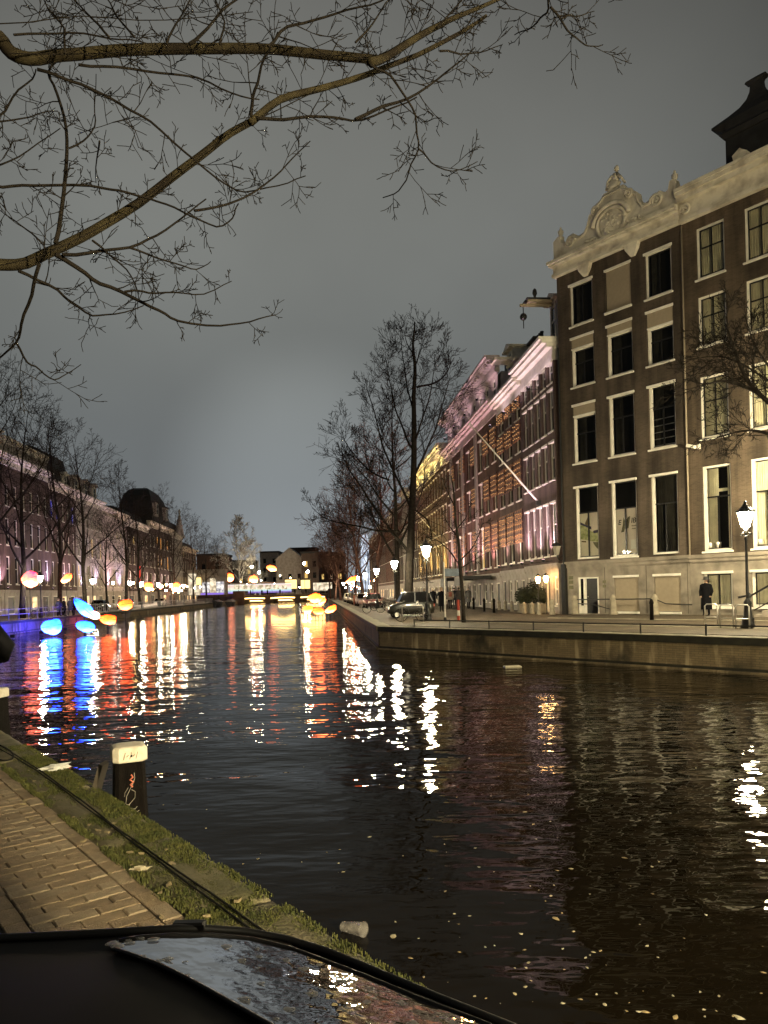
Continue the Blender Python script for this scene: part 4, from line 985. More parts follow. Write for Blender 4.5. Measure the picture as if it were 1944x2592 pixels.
# twin wall lamps by the mauve house door
for k, (px, py) in enumerate(((1362, 1468), (1382, 1466))):
    p = at(px, py, 45.2 - k*.8); o = empty('post_lantern', (p.x, p.y, 0)); tag(o, ('left', 'right')[k] + ' one of the two warm lanterns by the mauve house door', 'lantern', 'pair of door lanterns')
    MB().tube([(0, 0, 0), (0, 0, p.z - .2)], .025, 6).obj('post', M['iron'], o)
    MB().lathe([(.07, -.2), (.14, .0), (.15, .14), (.08, .2)], 8).obj('lantern_glass', M['wallamp'], o, loc=(0, 0, p.z)); MB().lathe([(.18, .2), (.08, .32), (.02, .38)], 8).obj('lantern_roof', M['iron'], o, loc=(0, 0, p.z))

# coloured festival uplights standing on the sills of the lit fronts
def uplight(p, col, W, label, group, tilt=(0, 0, 0), size=110, blend=.8, arm=.9):
    o = empty('uplight', p); tag(o, label, 'uplight', group)
    MB().lathe([(.09, -.1), (.11, 0), (.11, .08)], 8).obj('housing', M['iron'], o)
    MB().tube([(0, 0, -.06), N2 * arm], .018, 5).obj('bracket', M['iron'], o)
    MB().lathe([(.09, .082), (.09, .09)], 8).obj('lens', cached(('lens', col), lambda: glow('uplight_lens', col, 6)), o)
    ld = bpy.data.lights.new('uplight_beam', 'SPOT'); ld.energy = W; ld.color = col; ld.spot_size = math.radians(size); ld.spot_blend = blend; ld.shadow_soft_size = .08
    lo = bpy.data.objects.new('uplight_beam', ld); COL.objects.link(lo); lo.parent = o; lo.location = (0, 0, .14); lo.rotation_euler = (math.pi + tilt[0], tilt[1], 0)
PINK, ROSE, GOLD, COOL = (1.0, .66, .82), (1.0, .55, .62), (1.0, .72, .22), (.75, .85, 1.0)
for i, t in enumerate((1.2, 3.6, 6.0)):
    p = rowpos(t) - N2 * .55; uplight((p.x, p.y, 3.2), PINK, 1000, ORDS[i] + ' small uplight on the belt of the mauve house from its near end', 'uplights on the mauve house', (0, -.10, 0))
for i, t in enumerate((8.5, 12)):
    p = rowpos(t) - N2 * .6; uplight((p.x, p.y, 3.2), (1, .66, .62), 950, ORDS[i] + ' small uplight on the belt of the shuttered house from its near end', 'uplights on the shuttered house', (0, -.1, 0))
for i, t in enumerate((16, 20, 24, 28, 32, 35.5)):
    p = rowpos(t) - N2 * .7; uplight((p.x, p.y, 3.1), ROSE, 1500, ORDS[i] + ' small uplight on the belt of the rose attic house from its near end', 'uplights on the rose attic house', (0, -.1, 0))
for i, t in enumerate((15, 20, 25, 30, 35)):
    p = rowpos(t) - N2 * 1.3; uplight((p.x, p.y, 16.5), (1, .66, .76), 150, ORDS[i] + ' uplight on the main cornice of the rose attic house from its near end', 'cornice uplights', (0, .35, 0))
for i, t in enumerate((1, 4, 7, 11)):
    p = rowpos(t) - N2 * 1.25; uplight((p.x, p.y, 13.5), (1, .72, .86), 110, ORDS[i] + ' uplight bracketed out below the cornice from its near end', 'cornice uplights of the near row', (0, .4, 0))
for i, t in enumerate((39, 44, 49, 54, 59)):
    p = rowpos(t) - N2 * .7; uplight((p.x, p.y, 3.1), GOLD, 1800, ORDS[i] + ' golden uplight on the belt of the ochre house from its near end', 'uplights on the ochre house', (0, -.1, 0))
    p = rowpos(t) - N2 * 1.5; uplight((p.x, p.y, 14.6), (1, .8, .3), 520, ORDS[i] + ' golden uplight under the frieze of the ochre house from its near end', 'frieze uplights on the ochre house', (0, .3, 0))

for k in range(15):
    Y = 78 + k*7.2; p = lrow(Y) + N2 * .75
    uplight((p.x, p.y, 3.1), ((.85, .62, 1.0), (1.0, .62, .86), (.74, .60, 1.0))[k % 3] if k < 9 else (1.0, .70, .66), 2600, f'mauve uplight on the left-bank fronts, {("first", "second", "third", "fourth", "fifth", "sixth", "seventh", "eighth", "ninth", "tenth", "eleventh", "twelfth", "thirteenth", "fourteenth", "fifteenth")[k]} from the left edge', 'mauve uplights on the left bank', (0, .10, 0), arm=-.7)
sg = empty('neon_sign', lrow(150) + N2*.25 + Vector((0, 0, 4.2))); tag(sg, 'tall red neon sign on the left-bank fronts behind a peach petal', 'sign')
MB().box(-.12, .12, -.5, .5, 0, 4.0).obj('backing', M['roof'], sg); MB().box(.125, .16, -.36, .36, .2, 3.8).obj('neon_panel', glow('red_neon', (1.0, .10, .06), .8), sg)
# ------------------------------------------------------------------ bare trees
def sprout(mb, p, d, L, r, depth, rg, P):
    """one limb with its side shoots; thin ones get three-sided twigs"""
    n = max(3, int(L / P['seg'])); n = min(n, 12)
    pts = [p.copy()]; rad = [r]; q = p.copy(); dd = d.normalized()
    st = L / n
    for i in range(n):
        w = Vector((rg.gauss(0, 1), rg.gauss(0, 1), rg.gauss(0, 1))) * P['wander'] * (1.25 if depth > 1 else 1)
        dd = (dd + w + Vector((0, 0, P['up'] * (1 if depth else .3)))).normalized()
        q = q + dd * st; pts.append(q.copy()); rad.append(max(P['rmin'], r * (1 - (i + 1) / n * P['taper'])))
    mb.tube(pts, rad, 8 if r > .12 else (5 if r > .03 else 3), cap=False)
    if depth >= P['depth']: return
    nb = P['nb'][depth]; nb = max(2, int(nb * rg.uniform(.8, 1.2)))
    ga = rg.uniform(0, 6.28)
    for k in range(nb):
        f = P['start'][depth] + (1 - P['start'][depth]) * (k + rg.random()) / nb
        i = min(n - 1, int(f * n)); b = pts[i].lerp(pts[i+1], f * n - i) if i < n else pts[-1]
        ax = (pts[i+1] - pts[i]).normalized(); o = ax.orthogonal().normalized(); ga += 2.4
        side = Matrix.Rotation(ga + rg.gauss(0, .4), 3, ax) @ o
        an = math.radians(rg.gauss(*P['angle'][depth]))
        nd = ax * math.cos(an) + side * math.sin(an)
        nl = L * P['ratio'][depth] * rg.uniform(.7, 1.2) * (1.15 - P['fall'][depth] * f)
        sprout(mb, b, nd, nl, max(P['rmin'], rad[i] * P['rr'][depth] * rg.uniform(.8, 1.1)), depth + 1, rg, P)
def tree_mesh(seed, h, m, crown_from=.22, spread=1.0, rmin=.008, dens=1.0, dep=4, r=.26, tw=1.0):
    rg = random.Random(seed)
    P = dict(seg=.55, wander=.075, up=.045, taper=.86, rmin=rmin, depth=dep, nb=[int(15*dens), int(8*dens), int(6*dens), int(5*dens)], start=[crown_from, .22, .2, .15],
             angle=[(46*spread, 9), (40, 10), (38, 12), (36, 14)], ratio=[.50*spread, .46, .48, .55*tw], fall=[.62, .45, .35, .3], rr=[.52, .55, .6, .75])
    tr = MB(); pts = []; rad = []; q = Vector((0, 0, 0)); n = 14
    dd = Vector((rg.gauss(0, .02), rg.gauss(0, .02), 1))
    for i in range(n + 1):
        pts.append(q.copy()); f = i / n; rad.append(max(.02, r * (1 - .93 * f) * (1.35 if i == 0 else 1)))
        dd = (dd + Vector((rg.gauss(0, .05), rg.gauss(0, .05), .12))).normalized(); q = q + dd * h / n
    tr.tube(pts, rad, 10, cap=True)
    cr = MB(); ga = 0; nb = P['nb'][0]
    for k in range(nb):
        f = crown_from + (.97 - crown_from) * (k + rg.random() * .8) / nb; i = min(n-1, int(f*n)); b = pts[i].lerp(pts[i+1], f*n - i); ga += 2.4 + rg.gauss(0, .3)
        an = math.radians(rg.gauss(48*spread - 20*f, 8)); nd = Vector((math.sin(an)*math.cos(ga), math.sin(an)*math.sin(ga), math.cos(an)))
        sprout(cr, b, nd, h * .46 * spread * (1.12 - .80*f) * rg.uniform(.85, 1.15), rad[i]*.55, 1, rg, P)
    return tr.mesh('trunk', m, True), cr.mesh('crown', m)
def tree(p, meshes, label, group, rz=0, sc=1.0, lean=(0, 0), mats=None, cat='tree'):
    t = empty('bare_tree', p, rz); t.rotation_euler = (lean[0], lean[1], rz); t.scale = (sc,)*3 if not isinstance(sc, tuple) else sc; tag(t, label, cat, group)
    a, b = meshes
    if mats: a, b = cached((a.name, mats.name), lambda: a.copy()), cached((b.name, mats.name), lambda: b.copy()); a.materials[0] = mats; b.materials[0] = mats
    inst(a, 'trunk', t); inst(b, 'crown', t); return t
TA = tree_mesh(11, 20, M['bark'], .22, .95, .013, .9); TB = tree_mesh(23, 19, M['bark'], .2, 1.05, .013, .9); TCm = tree_mesh(37, 18, M['bark_redlit'], .2, 1.1, .016)
G1 = 'bare trees along the left bank'; G2 = 'bare trees along the right bank'
for k, (px, lab, me, sc, lean) in enumerate((( -20, 'bare tree at the left edge rising over the brown house', TA, 1.08, (0, 0)), (52, 'leaning bare tree beside the pink petal light', TB, 1.06, (0, .10)), (150, 'bare tree with straight trunk left of the forked one', TA, 1.02, (0, 0)), (213, 'forked bare tree above the blue petal lights', TB, 1.08, (0, 0)),
        (268, 'slim young bare tree beside the dark parked car', TA, .62, (0, 0)), (318, 'thick bare tree left of the round orange light', TA, .98, (0, 0)), (352, 'bare tree behind the lit lantern pair on the left bank', TB, .92, (0, 0)), (400, 'bare tree between the peach petal lights', TA, .95, (0, 0)),
        (440, 'bare tree before the domed corner house', TB, .95, (0, 0)), (488, 'bare tree before the white-lit shopfront', TA, .92, (0, 0)), (520, 'bare tree left of the rainbow tram', TB, .9, (0, 0)), (552, 'last bare tree before the bridge pier', TA, .85, (0, 0)))):
    a = ray(px, 1440)[0]; Y = (-32.6 + .088*56) / (a + .088)
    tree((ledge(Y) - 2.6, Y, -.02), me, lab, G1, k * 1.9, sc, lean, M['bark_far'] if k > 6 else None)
for k, (px, Y, lab, me, sc) in enumerate(((1003, 64, 'bare tree close behind the big one, second trunk from the water', TB, 1.0), (948, 80, 'bare tree beside the lit hanging banner', TCm, 1.0), (921, 98, 'reddish bare tree left of the lit hanging banner', TCm, .98), (898, 116, 'reddish bare tree above the yellow petal light', TCm, .95),
        (878, 134, 'reddish bare tree over the parked white car', TCm, .95), (862, 152, 'distant reddish bare tree on the right bank', TCm, .95), (848, 172, 'small distant bare tree near the white tents', TCm, .92), (836, 194, 'farthest bare tree on the right bank', TCm, .9))):
    a = ray(px, 1500)[0]; tree((a*Y, Y, -.02), me, lab, G2, k * 2.3 + .5, sc)
TP = tree_mesh(51, 20, M['bark_lamplit'], .15, .95, .03, 1.0)
for px, Y, lab, sc in ((606, 246, 'tall pale-lit bare tree beyond the bridge', 1.3), (648, 262, 'smaller pale bare tree right of the tall pale one', .72)):
    a = ray(px, 1490)[0]; tree((a*Y, Y, 0), TP, lab, 'pale trees beyond the bridge', px*.1, sc)

# the big tree on the right bank, drawn limb by limb
def traced(paths, depth_fn, mb, rg, P, Ybase, subs=True):
    for w0, w1, pp in paths:
        pts = []; n = len(pp)
        for i, (x, y) in enumerate(pp): pts.append(at(x, y, depth_fn(i / max(1, n-1))))
        dense = []
        for i in range(n-1):
            for k in range(3): dense.append(pts[i].lerp(pts[i+1], k/3))
        dense.append(pts[-1]); m = len(dense)
        for i in range(1, m-1): dense[i] += Vector((rg.gauss(0, 1), rg.gauss(0, 1), rg.gauss(0, 1))) * P['jit']
        sm = [dense[0]] + [(dense[i-1] + dense[i]*2 + dense[i+1]) / 4 for i in range(1, m-1)] + [dense[-1]]
        rad = [w0 + (w1 - w0) * i / (m-1) for i in range(m)]
        mb.tube(sm, rad, 9 if w0 > .05 else 5, cap=True)
        if not subs: continue
        L = sum((sm[i+1]-sm[i]).length for i in range(m-1)); k = max(2, int(L * P['per_m'])); ga = rg.uniform(0, 6)
        for j in range(k):
            f = P['f0'] + (1-P['f0']) * (j + rg.random()) / k; i = min(m-2, int(f*(m-1)))
            b = sm[i].lerp(sm[i+1], f*(m-1)-i); ax = (sm[i+1]-sm[i]).normalized(); ga += 2.4
            side = Matrix.Rotation(ga, 3, ax) @ ax.orthogonal().normalized(); an = math.radians(rg.gauss(*P['an']))
            nl = rg.uniform(*P['len']) * (1.1 - .5*f)
            sprout(mb, b, ax*math.cos(an) + side*math.sin(an), nl, max(P['T']['rmin'], min(rad[i]*.5, P['rmax'])), 1, rg, P['T'])
HT = empty('bare_tree', gnd(1032, 1548), 0); tag(HT, 'tall bare tree on the right bank behind the little dark car', 'tree', G2)
hp = HT.location.copy(); HT['d'] = 1; del HT['d']
Yh = hp.y; rg = random.Random(77)
T4 = dict(seg=.4, wander=.07, up=.07, taper=.85, rmin=.013, depth=4, nb=[6, 6, 5, 3], start=[.2, .18, .2, .2], angle=[(40, 9), (36, 9), (34, 10), (32, 12)], ratio=[.5, .52, .52, .5], fall=[.4, .4, .3, .3], rr=[.55, .55, .6, .7])
trunk = MB()
traced([(.36, .05, [(1032, 1550), (1036, 1430), (1040, 1330), (1046, 1220), (1048, 1100), (1047, 1000), (1052, 920), (1044, 870), (1050, 815)])], lambda f: Yh, trunk, rg, dict(jit=.02), Yh, False)
limbs = MB(); PH = dict(jit=.05, per_m=1.15, f0=.15, an=(42, 10), len=(1.6, 3.4), rmax=.05, T=T4)
for sgn, paths in ((1.0, [(.13, .03, [(1036, 1400), (1005, 1360), (965, 1310), (925, 1255), (890, 1200), (865, 1150)]), (.11, .025, [(1042, 1290), (1015, 1230), (985, 1170), (960, 1100), (940, 1020), (925, 960)]), (.09, .02, [(1047, 1140), (1020, 1090), (1000, 1030), (985, 960), (975, 905)])]),
                   (-1.0, [(.10, .02, [(1050, 1200), (1075, 1150), (1100, 1090), (1125, 1010), (1140, 950)]), (.09, .02, [(1055, 980), (1090, 975), (1120, 960), (1138, 930), (1150, 905)]), (.08, .02, [(1046, 1130), (1070, 1060), (1090, 990), (1100, 920)]), (.07, .02, [(1050, 1290), (1085, 1320), (1095, 1370), (1060, 1420)])]),
                   (2.0, [(.10, .02, [(1010, 1345), (960, 1345), (900, 1330), (830, 1320), (790, 1285)]), (.08, .02, [(985, 1215), (930, 1190), (880, 1130), (862, 1080)]), (.07, .02, [(1048, 1050), (1030, 980), (1020, 900), (1012, 850)]), (.06, .015, [(1050, 930), (1070, 880), (1082, 830)]), (.06, .015, [(1048, 900), (1030, 870), (1022, 835)])])):
    traced(paths, lambda f, s=sgn: Yh + s * 2.2 * f, limbs, rg, PH, Yh)
for mb, nm in ((trunk, 'trunk'), (limbs, 'crown')):
    mb.v = [(x - hp.x, y - hp.y, z - hp.z) for x, y, z in mb.v]; mb.obj(nm, M['bark_hero'], HT, True)
# young tree by the water
YT = empty('young_tree', gnd(1172, 1575)); tag(YT, 'slim young bare tree on the far quay right of the lantern', 'tree'); yp = YT.location.copy(); Yy = yp.y
T3 = dict(seg=.25, wander=.08, up=.02, taper=.8, rmin=.009, depth=3, nb=[4, 5, 4], start=[.2, .25, .2], angle=[(40, 9), (38, 9), (36, 10)], ratio=[.5, .5, .5], fall=[.4, .4, .3], rr=[.6, .6, .7])
tk, lb = MB(), MB()
traced([(.11, .03, [(1174, 1576), (1170, 1500), (1164, 1430), (1160, 1370), (1152, 1310), (1150, 1250), (1142, 1205)])], lambda f: Yy, tk, rg, dict(jit=.015), Yy, False)
traced([(.045, .012, [(1163, 1430), (1135, 1390), (1105, 1365), (1080, 1360)]), (.045, .012, [(1165, 1420), (1190, 1395), (1215, 1350), (1228, 1300)]), (.04, .012, [(1158, 1360), (1135, 1330), (1118, 1290)]), (.04, .01, [(1156, 1340), (1180, 1310), (1192, 1270)]), (.035, .01, [(1150, 1280), (1130, 1240), (1120, 1210)]), (.035, .01, [(1164, 1440), (1195, 1420), (1230, 1400)])],
       lambda f: Yy + .8*f, lb, rg, dict(jit=.02, per_m=2.4, f0=.2, an=(42, 10), len=(.4, 1.0), rmax=.02, T=T3), Yy)
for mb, nm in ((tk, 'trunk'), (lb, 'crown')):
    mb.v = [(x - yp.x, y - yp.y, z - yp.z) for x, y, z in mb.v]; mb.obj(nm, M['bark'], YT, True)
# tree whose boughs reach in from the right edge
ET = empty('bare_tree', (14.2, 25.0, 0)); tag(ET, 'bare tree reaching in from the right edge over the brown house', 'tree'); ep = ET.location.copy()
tk, lb = MB(), MB()
tk.tube([(14.2, 25, 0), (14.2, 25, 3), (14.1, 25.1, 6), (14.3, 25, 10), (14.2, 25.2, 14)], [.24, .18, .15, .11, .03], 9)
T5 = dict(seg=.35, wander=.07, up=.0, taper=.85, rmin=.008, depth=4, nb=[5, 6, 5, 4], start=[.2, .18, .2, .2], angle=[(36, 9), (34, 9), (34, 10), (32, 12)], ratio=[.5, .52, .52, .5], fall=[.3, .3, .3, .3], rr=[.55, .6, .6, .7])
traced([(.09, .02, [(2010, 1080), (1944, 1015), (1895, 965), (1865, 905), (1845, 850), (1838, 800)]), (.07, .015, [(1925, 1000), (1880, 975), (1830, 960), (1780, 975), (1730, 960)]), (.06, .012, [(1990, 1110), (1920, 1090), (1860, 1090), (1810, 1110)]),
        (.06, .012, [(2000, 980), (1944, 930), (1905, 870), (1890, 810)]), (.05, .012, [(1990, 1000), (1935, 960), (1880, 920), (1820, 900), (1775, 905)])], lambda f: 25 - .6*f, lb, rg, dict(jit=.03, per_m=2.6, f0=.12, an=(36, 10), len=(.8, 1.9), rmax=.022, T=T5), 25)
for mb, nm in ((tk, 'trunk'), (lb, 'crown')):
    mb.v = [(x - ep.x, y - ep.y, z - ep.z) for x, y, z in mb.v]; mb.obj(nm, M['bark'], ET, True)

# ------------------------------------------------------------------ glowing festival petals
def petal_mat(name, hot, mid, deep):          # a lamp low inside the cloth: hottest at the foot
    m = glow(name, mid); n = m.node_tree.nodes; l = m.node_tree.links; e = n['Emission']
    tc_ = n.new('ShaderNodeTexCoord'); s_ = n.new('ShaderNodeSeparateXYZ'); l.new(tc_.outputs['Generated'], s_.inputs[0])
    t = n.new('ShaderNodeTexNoise'); t.inputs['Scale'].default_value = 2.2; t.inputs['Detail'].default_value = 4; l.new(tc_.outputs['Object'], t.inputs['Vector'])
    a = n.new('ShaderNodeMath'); a.operation = 'MULTIPLY_ADD'; a.inputs[1].default_value = .9; a.inputs[2].default_value = -.45; l.new(t.outputs['Fac'], a.inputs[0])
    b = n.new('ShaderNodeMath'); b.operation = 'ADD'; l.new(a.outputs[0], b.inputs[0]); l.new(s_.outputs['Z'], b.inputs[1])
    r = n.new('ShaderNodeValToRGB'); r.color_ramp.elements.new(.5)
    for q, (p, c) in zip(r.color_ramp.elements, ((.12, hot), (.5, mid), (.95, deep))): q.position = p; q.color = (*c, 1)
    l.new(b.outputs[0], r.inputs[0]); l.new(r.outputs[0], e.inputs['Color']); return m
PET = dict(blue=petal_mat('petal_blue', (1.3, 5.0, 34), (.35, 2.3, 32), (.10, .80, 28)), orange=petal_mat('petal_orange', (17, 3.0, .9), (15, 1.15, .14), (12, .42, .04)), yellow=petal_mat('petal_yellow', (15, 5, 1.6), (13, 1.9, .25), (10, .75, .07)),
           peach=petal_mat('petal_peach', (14, 5, 2.2), (12, 2.0, .45), (9, .7, .12)), pink=petal_mat('petal_pink', (12, 3.6, 1.7), (10, 1.1, .6), (5, .12, .5)), white=petal_mat('petal_white', (8, 6, 5), (8, 4, 3), (6, 2, 2)))
def petal(px, py, Y, w, h, kind, label, tilt=0.0, foot=None, seed=1, flat=.45, fy=None):
    """shell-shaped lantern of stretched cloth, w x h pixels big, on a thin stalk"""
    c = at(px, py, Y); sx, sz = w / F * Y / 2, h / F * Y / 2; z0 = WATER if foot == 'water' else 0.0
    t = empty('petal_lantern', (c.x, c.y, z0)); tag(t, label, 'light sculpture', 'glowing festival petals')
    mb = MB(); nu, nv = 18, 12
    mb.ball((0, 0, 0), 1.0, nu, nv, 0, .20, seed, (1, 1, 1))
    ca, sa = math.cos(tilt), math.sin(tilt); vs = []
    for x, y, z in mb.v:
        z2 = z * (1 + .15*x) - .10*(1 - x*x) ; x2, z2 = x*sx, z2*sz
        vs.append((x2*ca - z2*sa, y*flat*min(sx, sz)*1.3, x2*sa + z2*ca))
    mb.v = vs; mb.obj('shell', PET[kind], t, True, loc=(0, 0, c.z - z0))
    rim = [(sx*1.01*math.cos(a)*ca - sz*.35*math.sin(a)*sa*0 - 0, -flat*min(sx, sz)*1.15*abs(math.sin(a))**.5 * (1 if math.sin(a) >= 0 else -1), sx*1.01*math.cos(a)*sa + .05*sz*math.sin(2*a)) for a in [6.283*i/24 for i in range(25)]]
    MB().tube(rim, .022, 5).obj('seam', M['bnbrown'], t, True, loc=(0, 0, c.z - z0))
    if c.z - z0 > sz * .8: MB().tube([(0, 0, -.6 if foot == 'water' else 0), (0, 0, c.z - z0 - sz*.5)], .028, 6).obj('stalk', M['iron'], t)
    return t
petal(131, 1585, 54, 50, 38, 'blue', 'large pale blue glowing petal standing alone in the water at left', .1, 'water', 2)
petal(213, 1538, 57, 62, 28, 'blue', 'tilted blue glowing petal above another blue one', -.75, 'water', 3)
petal(216, 1585, 55, 46, 27, 'blue', 'blue glowing petal low over the water below the tilted one', -.25, 'water', 5)
petal(236, 1556, 60, 36, 20, 'white', 'whitish glowing petal between the blue and orange ones', -.3, 'water', 7)
petal(273, 1567, 58, 42, 25, 'orange', 'flat orange glowing petal low over the water', -.1, 'water', 4)
petal(317, 1530, 62, 38, 26, 'orange', 'round orange glowing petal on a tall stalk in the water', .1, 'water', 6)
petal(75, 1466, 63, 42, 40, 'pink', 'big pink and white glowing petal by the leaning tree', .3, None, 8)
petal(168, 1464, 78, 32, 18, 'peach', 'small peach glowing petal hung beside the straight trunk', .65, None, 9)
petal(376, 1484, 118, 21, 24, 'peach', 'left one of two peach glowing petals on the left bank', -.5, None, 10)
petal(444, 1486, 140, 24, 22, 'peach', 'right one of two peach glowing petals on the left bank', .6, None, 11)
petal(797, 1513, 80, 34, 24, 'yellow', 'largest yellow glowing petal at the top of the floating cluster', .1, 'water', 12)
petal(778, 1541, 78, 26, 20, 'yellow', 'yellow glowing petal at the left of the floating cluster', 0, 'water', 13)
petal(806, 1546, 76, 30, 18, 'orange', 'orange glowing petal at the foot of the floating cluster', -.1, 'water', 14)
petal(837, 1542, 75, 30, 16, 'yellow', 'slanting yellow petal at the right of the floating cluster', .5, 'water', 15)
petal(815, 1521, 82, 22, 13, 'peach', 'small upright petal behind the floating cluster', .8, 'water', 16)
petal(890, 1468, 100, 32, 13, 'yellow', 'yellow glowing petal on a stalk over the right bank', .45, None, 17)
petal(581, 1461, 215, 22, 20, 'peach', 'glowing petal over the left end of the rainbow tram', -.8, None, 18)
petal(641, 1465, 225, 22, 18, 'peach', 'glowing petal over the right end of the rainbow tram', .2, None, 19)
petal(687, 1438, 228, 25, 14, 'peach', 'glowing petal on a tall stalk over the bridge', -.3, None, 20)
o = empty('floodlight', at(222, 1537, 66)); o.location.z = 0; tag(o, 'white floodlight on the left quay between the blue petals', 'floodlight')
hz = at(222, 1537, 66).z
MB().tube([(0, 0, 0), (0, 0, hz)], .03, 6).obj('stand', M['iron'], o); MB().bev(-.22, .22, -.1, .2, -.2, .22, .04).obj('housing', M['iron'], o, loc=(0, 0, hz)); MB().box(-.19, .19, -.13, -.105, -.16, .18).obj('lens', glow('floodlight_lens', (1, .95, 1), 60), o, loc=(0, 0, hz))

# blue and violet wash lights at the feet of the petals, thrown on the quay wall
for k, (Y, col, Wt, lab) in enumerate(((53, (.02, .03, 1.0), 4200, 'blue wash light on the water at the left edge'), (58.5, (.02, .03, 1.0), 4600, 'blue wash light on the water below the large blue petal'), (64, (.03, .03, 1.0), 4200, 'blue wash light on the water left of the two blue petals'), (70, (.12, .03, .9), 2200, 'violet wash light on the water below the blue petals'), (77, (.6, .04, .35), 800, 'crimson wash light on the water below the orange petals'))):
    p = Vector((ledge(Y) + 3.2, Y, WATER + .18))
    o = empty('wash_light', p); tag(o, lab, 'spotlight', 'wash lights on the water')
    MB().bev(-.16, .16, -.12, .12, -.12, .10, .03).obj('housing', M['iron'], o); MB().box(-.17, -.161, -.09, .09, -.06, .08).obj('lens', glow('wash_lens_%d' % k, col, 4), o)
    ld = bpy.data.lights.new('wash_beam', 'SPOT'); ld.energy = Wt; ld.color = col; ld.spot_size = math.radians(125); ld.spot_blend = .9; ld.shadow_soft_size = .1
    lo = bpy.data.objects.new('wash_beam', ld); COL.objects.link(lo); lo.parent = o; lo.location = (-.2, 0, .05); lo.rotation_euler = Vector((-1, .05, .10)).to_track_quat('-Z', 'Y').to_euler()
# ------------------------------------------------------------------ the far bridge and what stands on it
YB = 230.0
M['bridge'] = mat('dark_bridge_stone', (.10, .085, .07), .8, .3, .6)
M['striplight'] = glow('bridge_strip_light', (1, .62, .20), 7)
xl, xr = ledge(YB), redge(YB)
BG = empty('canal_bridge', ((xl + xr)/2, YB, 0)); tag(BG, 'low canal bridge with three arches edged in warm strip lights', 'bridge')
hw = (xr - xl)/2
span = 2*hw/3
for k in range(3):
    x0 = -hw + k*span; arch = [(x0, 1.3), (x0, WATER-1), (x0+.7, WATER-1), (x0+.7, -.6)]
    n = 14
    for i in range(n+1):
        f = i/n; arch.append((x0+.7 + (span-1.4)*f, -.6 + .75*math.sin(math.pi*f)))
    arch += [(x0+span-.7, WATER-1), (x0+span, WATER-1), (x0+span, 1.3)]
    MB().prism(arch, 0, 9).obj('arch_span', M['bridge'], BG)
    pts = [(x0+.9 + (span-1.8)*f, -.08, .42 + .14*math.sin(math.pi*f)) for f in [i/10 for i in range(11)]]
    MB().tube(pts, .16, 6).obj('strip_light', M['striplight'], BG)
    MB().box(x0+2.0, x0+span-2.0, 8.6, 8.7, -.5, -.15).obj('arch_lamp', M['striplight'], BG)
MB().box(-hw, hw, -.12, .0, 1.3, 1.5).obj('deck_edge', M['kerb'], BG); MB().box(-hw, hw, -.02, 9, 1.3, 1.42).obj('deck', M['bridge'], BG)
for i in range(15): MB().box(-hw + i*2*hw/14 - .05, -hw + i*2*hw/14 + .05, .1, .2, 1.42, 2.4).obj('rail_post', M['iron'], BG)
MB().box(-hw, hw, .1, .2, 2.35, 2.45).obj('handrail', M['iron'], BG)
for x, nm in ((-hw - 1.2, 'pier'), (hw + .2, 'pier')): MB().bev(x, x+3.4 if x < 0 else x+3, -1.4, 9, -3, 2.9, .15).obj(nm, M['bridge'], BG)
land = MB().slab([(-160, 239.0), (120, 239.0), (120, 600), (-160, 600)], -3, 1.3).obj('far_ground', M['street_l']); tag(land, kind='structure')
# rainbow tram
def rainbow():
    m = bpy.data.materials.new('rainbow_light'); m.use_nodes = True; n = m.node_tree.nodes; l = m.node_tree.links; n.clear()
    e = n.new('ShaderNodeEmission'); o = n.new('ShaderNodeOutputMaterial'); l.new(e.outputs[0], o.inputs[0]); e.inputs['Strength'].default_value = 1.0
    s = n.new('ShaderNodeSeparateXYZ'); l.new(n.new('ShaderNodeTexCoord').outputs['Generated'], s.inputs[0])
    r = n.new('ShaderNodeValToRGB'); l.new(s.outputs['Z'], r.inputs[0]); l.new(r.outputs[0], e.inputs['Color'])
    st = [(0, (.30, .18, .75)), (.12, (.5, .4, .9)), (.28, (.55, .85, .9)), (.42, (.95, 1, .75)), (.58, (1, .92, .75)), (.8, (1, .70, .6)), (1, (1, .95, .9))]
    while len(r.color_ramp.elements) < len(st): r.color_ramp.elements.new(.5)
    for q, (p, c) in zip(r.color_ramp.elements, st): q.position = p; q.color = (*c, 1)
    return m
M['rainbow'] = rainbow()
def on_plane(px, py, Y): return at(px, py, Y)
def slabpx(x0, x1, y0, y1, Y, d, name, m, par=None, base=None):
    a = at(x0, y1, Y); b = at(x1, y0, Y)
    org = Vector((0, 0, 0)) if par is None else par.location
    return MB().bev(a.x - org.x, b.x - org.x, Y - org.y, Y + d - org.y, (a.z if base is None else base) - org.z, b.z - org.z, .05).obj(name, m, par)
def group_at(name, px, Y, label, cat, z=1.42): 
    p = at(px, 1490, Y); o = empty(name, (p.x, p.y, z)); tag(o, label, cat); return o
tr = group_at('tram', 653, 236, 'long rainbow-lit tram crossing the far bridge', 'tram')
slabpx(574, 735, 1476, 1503, 236, 2.6, 'body', M['rainbow'], tr)
slabpx(574, 735, 1474, 1477, 235.8, 3.0, 'roof', M['white'], tr)
M['warmwhite'] = glow('bright_tent_cloth', (1.0, .86, .62), 1.3, ((.35, .27, .17), .9)); M['coolwhite'] = glow('bright_white_shop', (1.0, .93, .85), 1.2, ((.22, .22, .27), 1.1)); M['yellowlit'] = glow('yellow_kiosk_light', (1, .72, .25), 2.2)
for i in range(7): slabpx(592 + i*20, 606 + i*20, 1480, 1492, 235.9, .1, 'window', M['warmwhite'], tr)
tn = group_at('market_tent', 815, 238, 'brightly lit white market tent at the right end of the bridge', 'tent'); 
a, b = at(792, 1500, 238), at(838, 1471, 238)
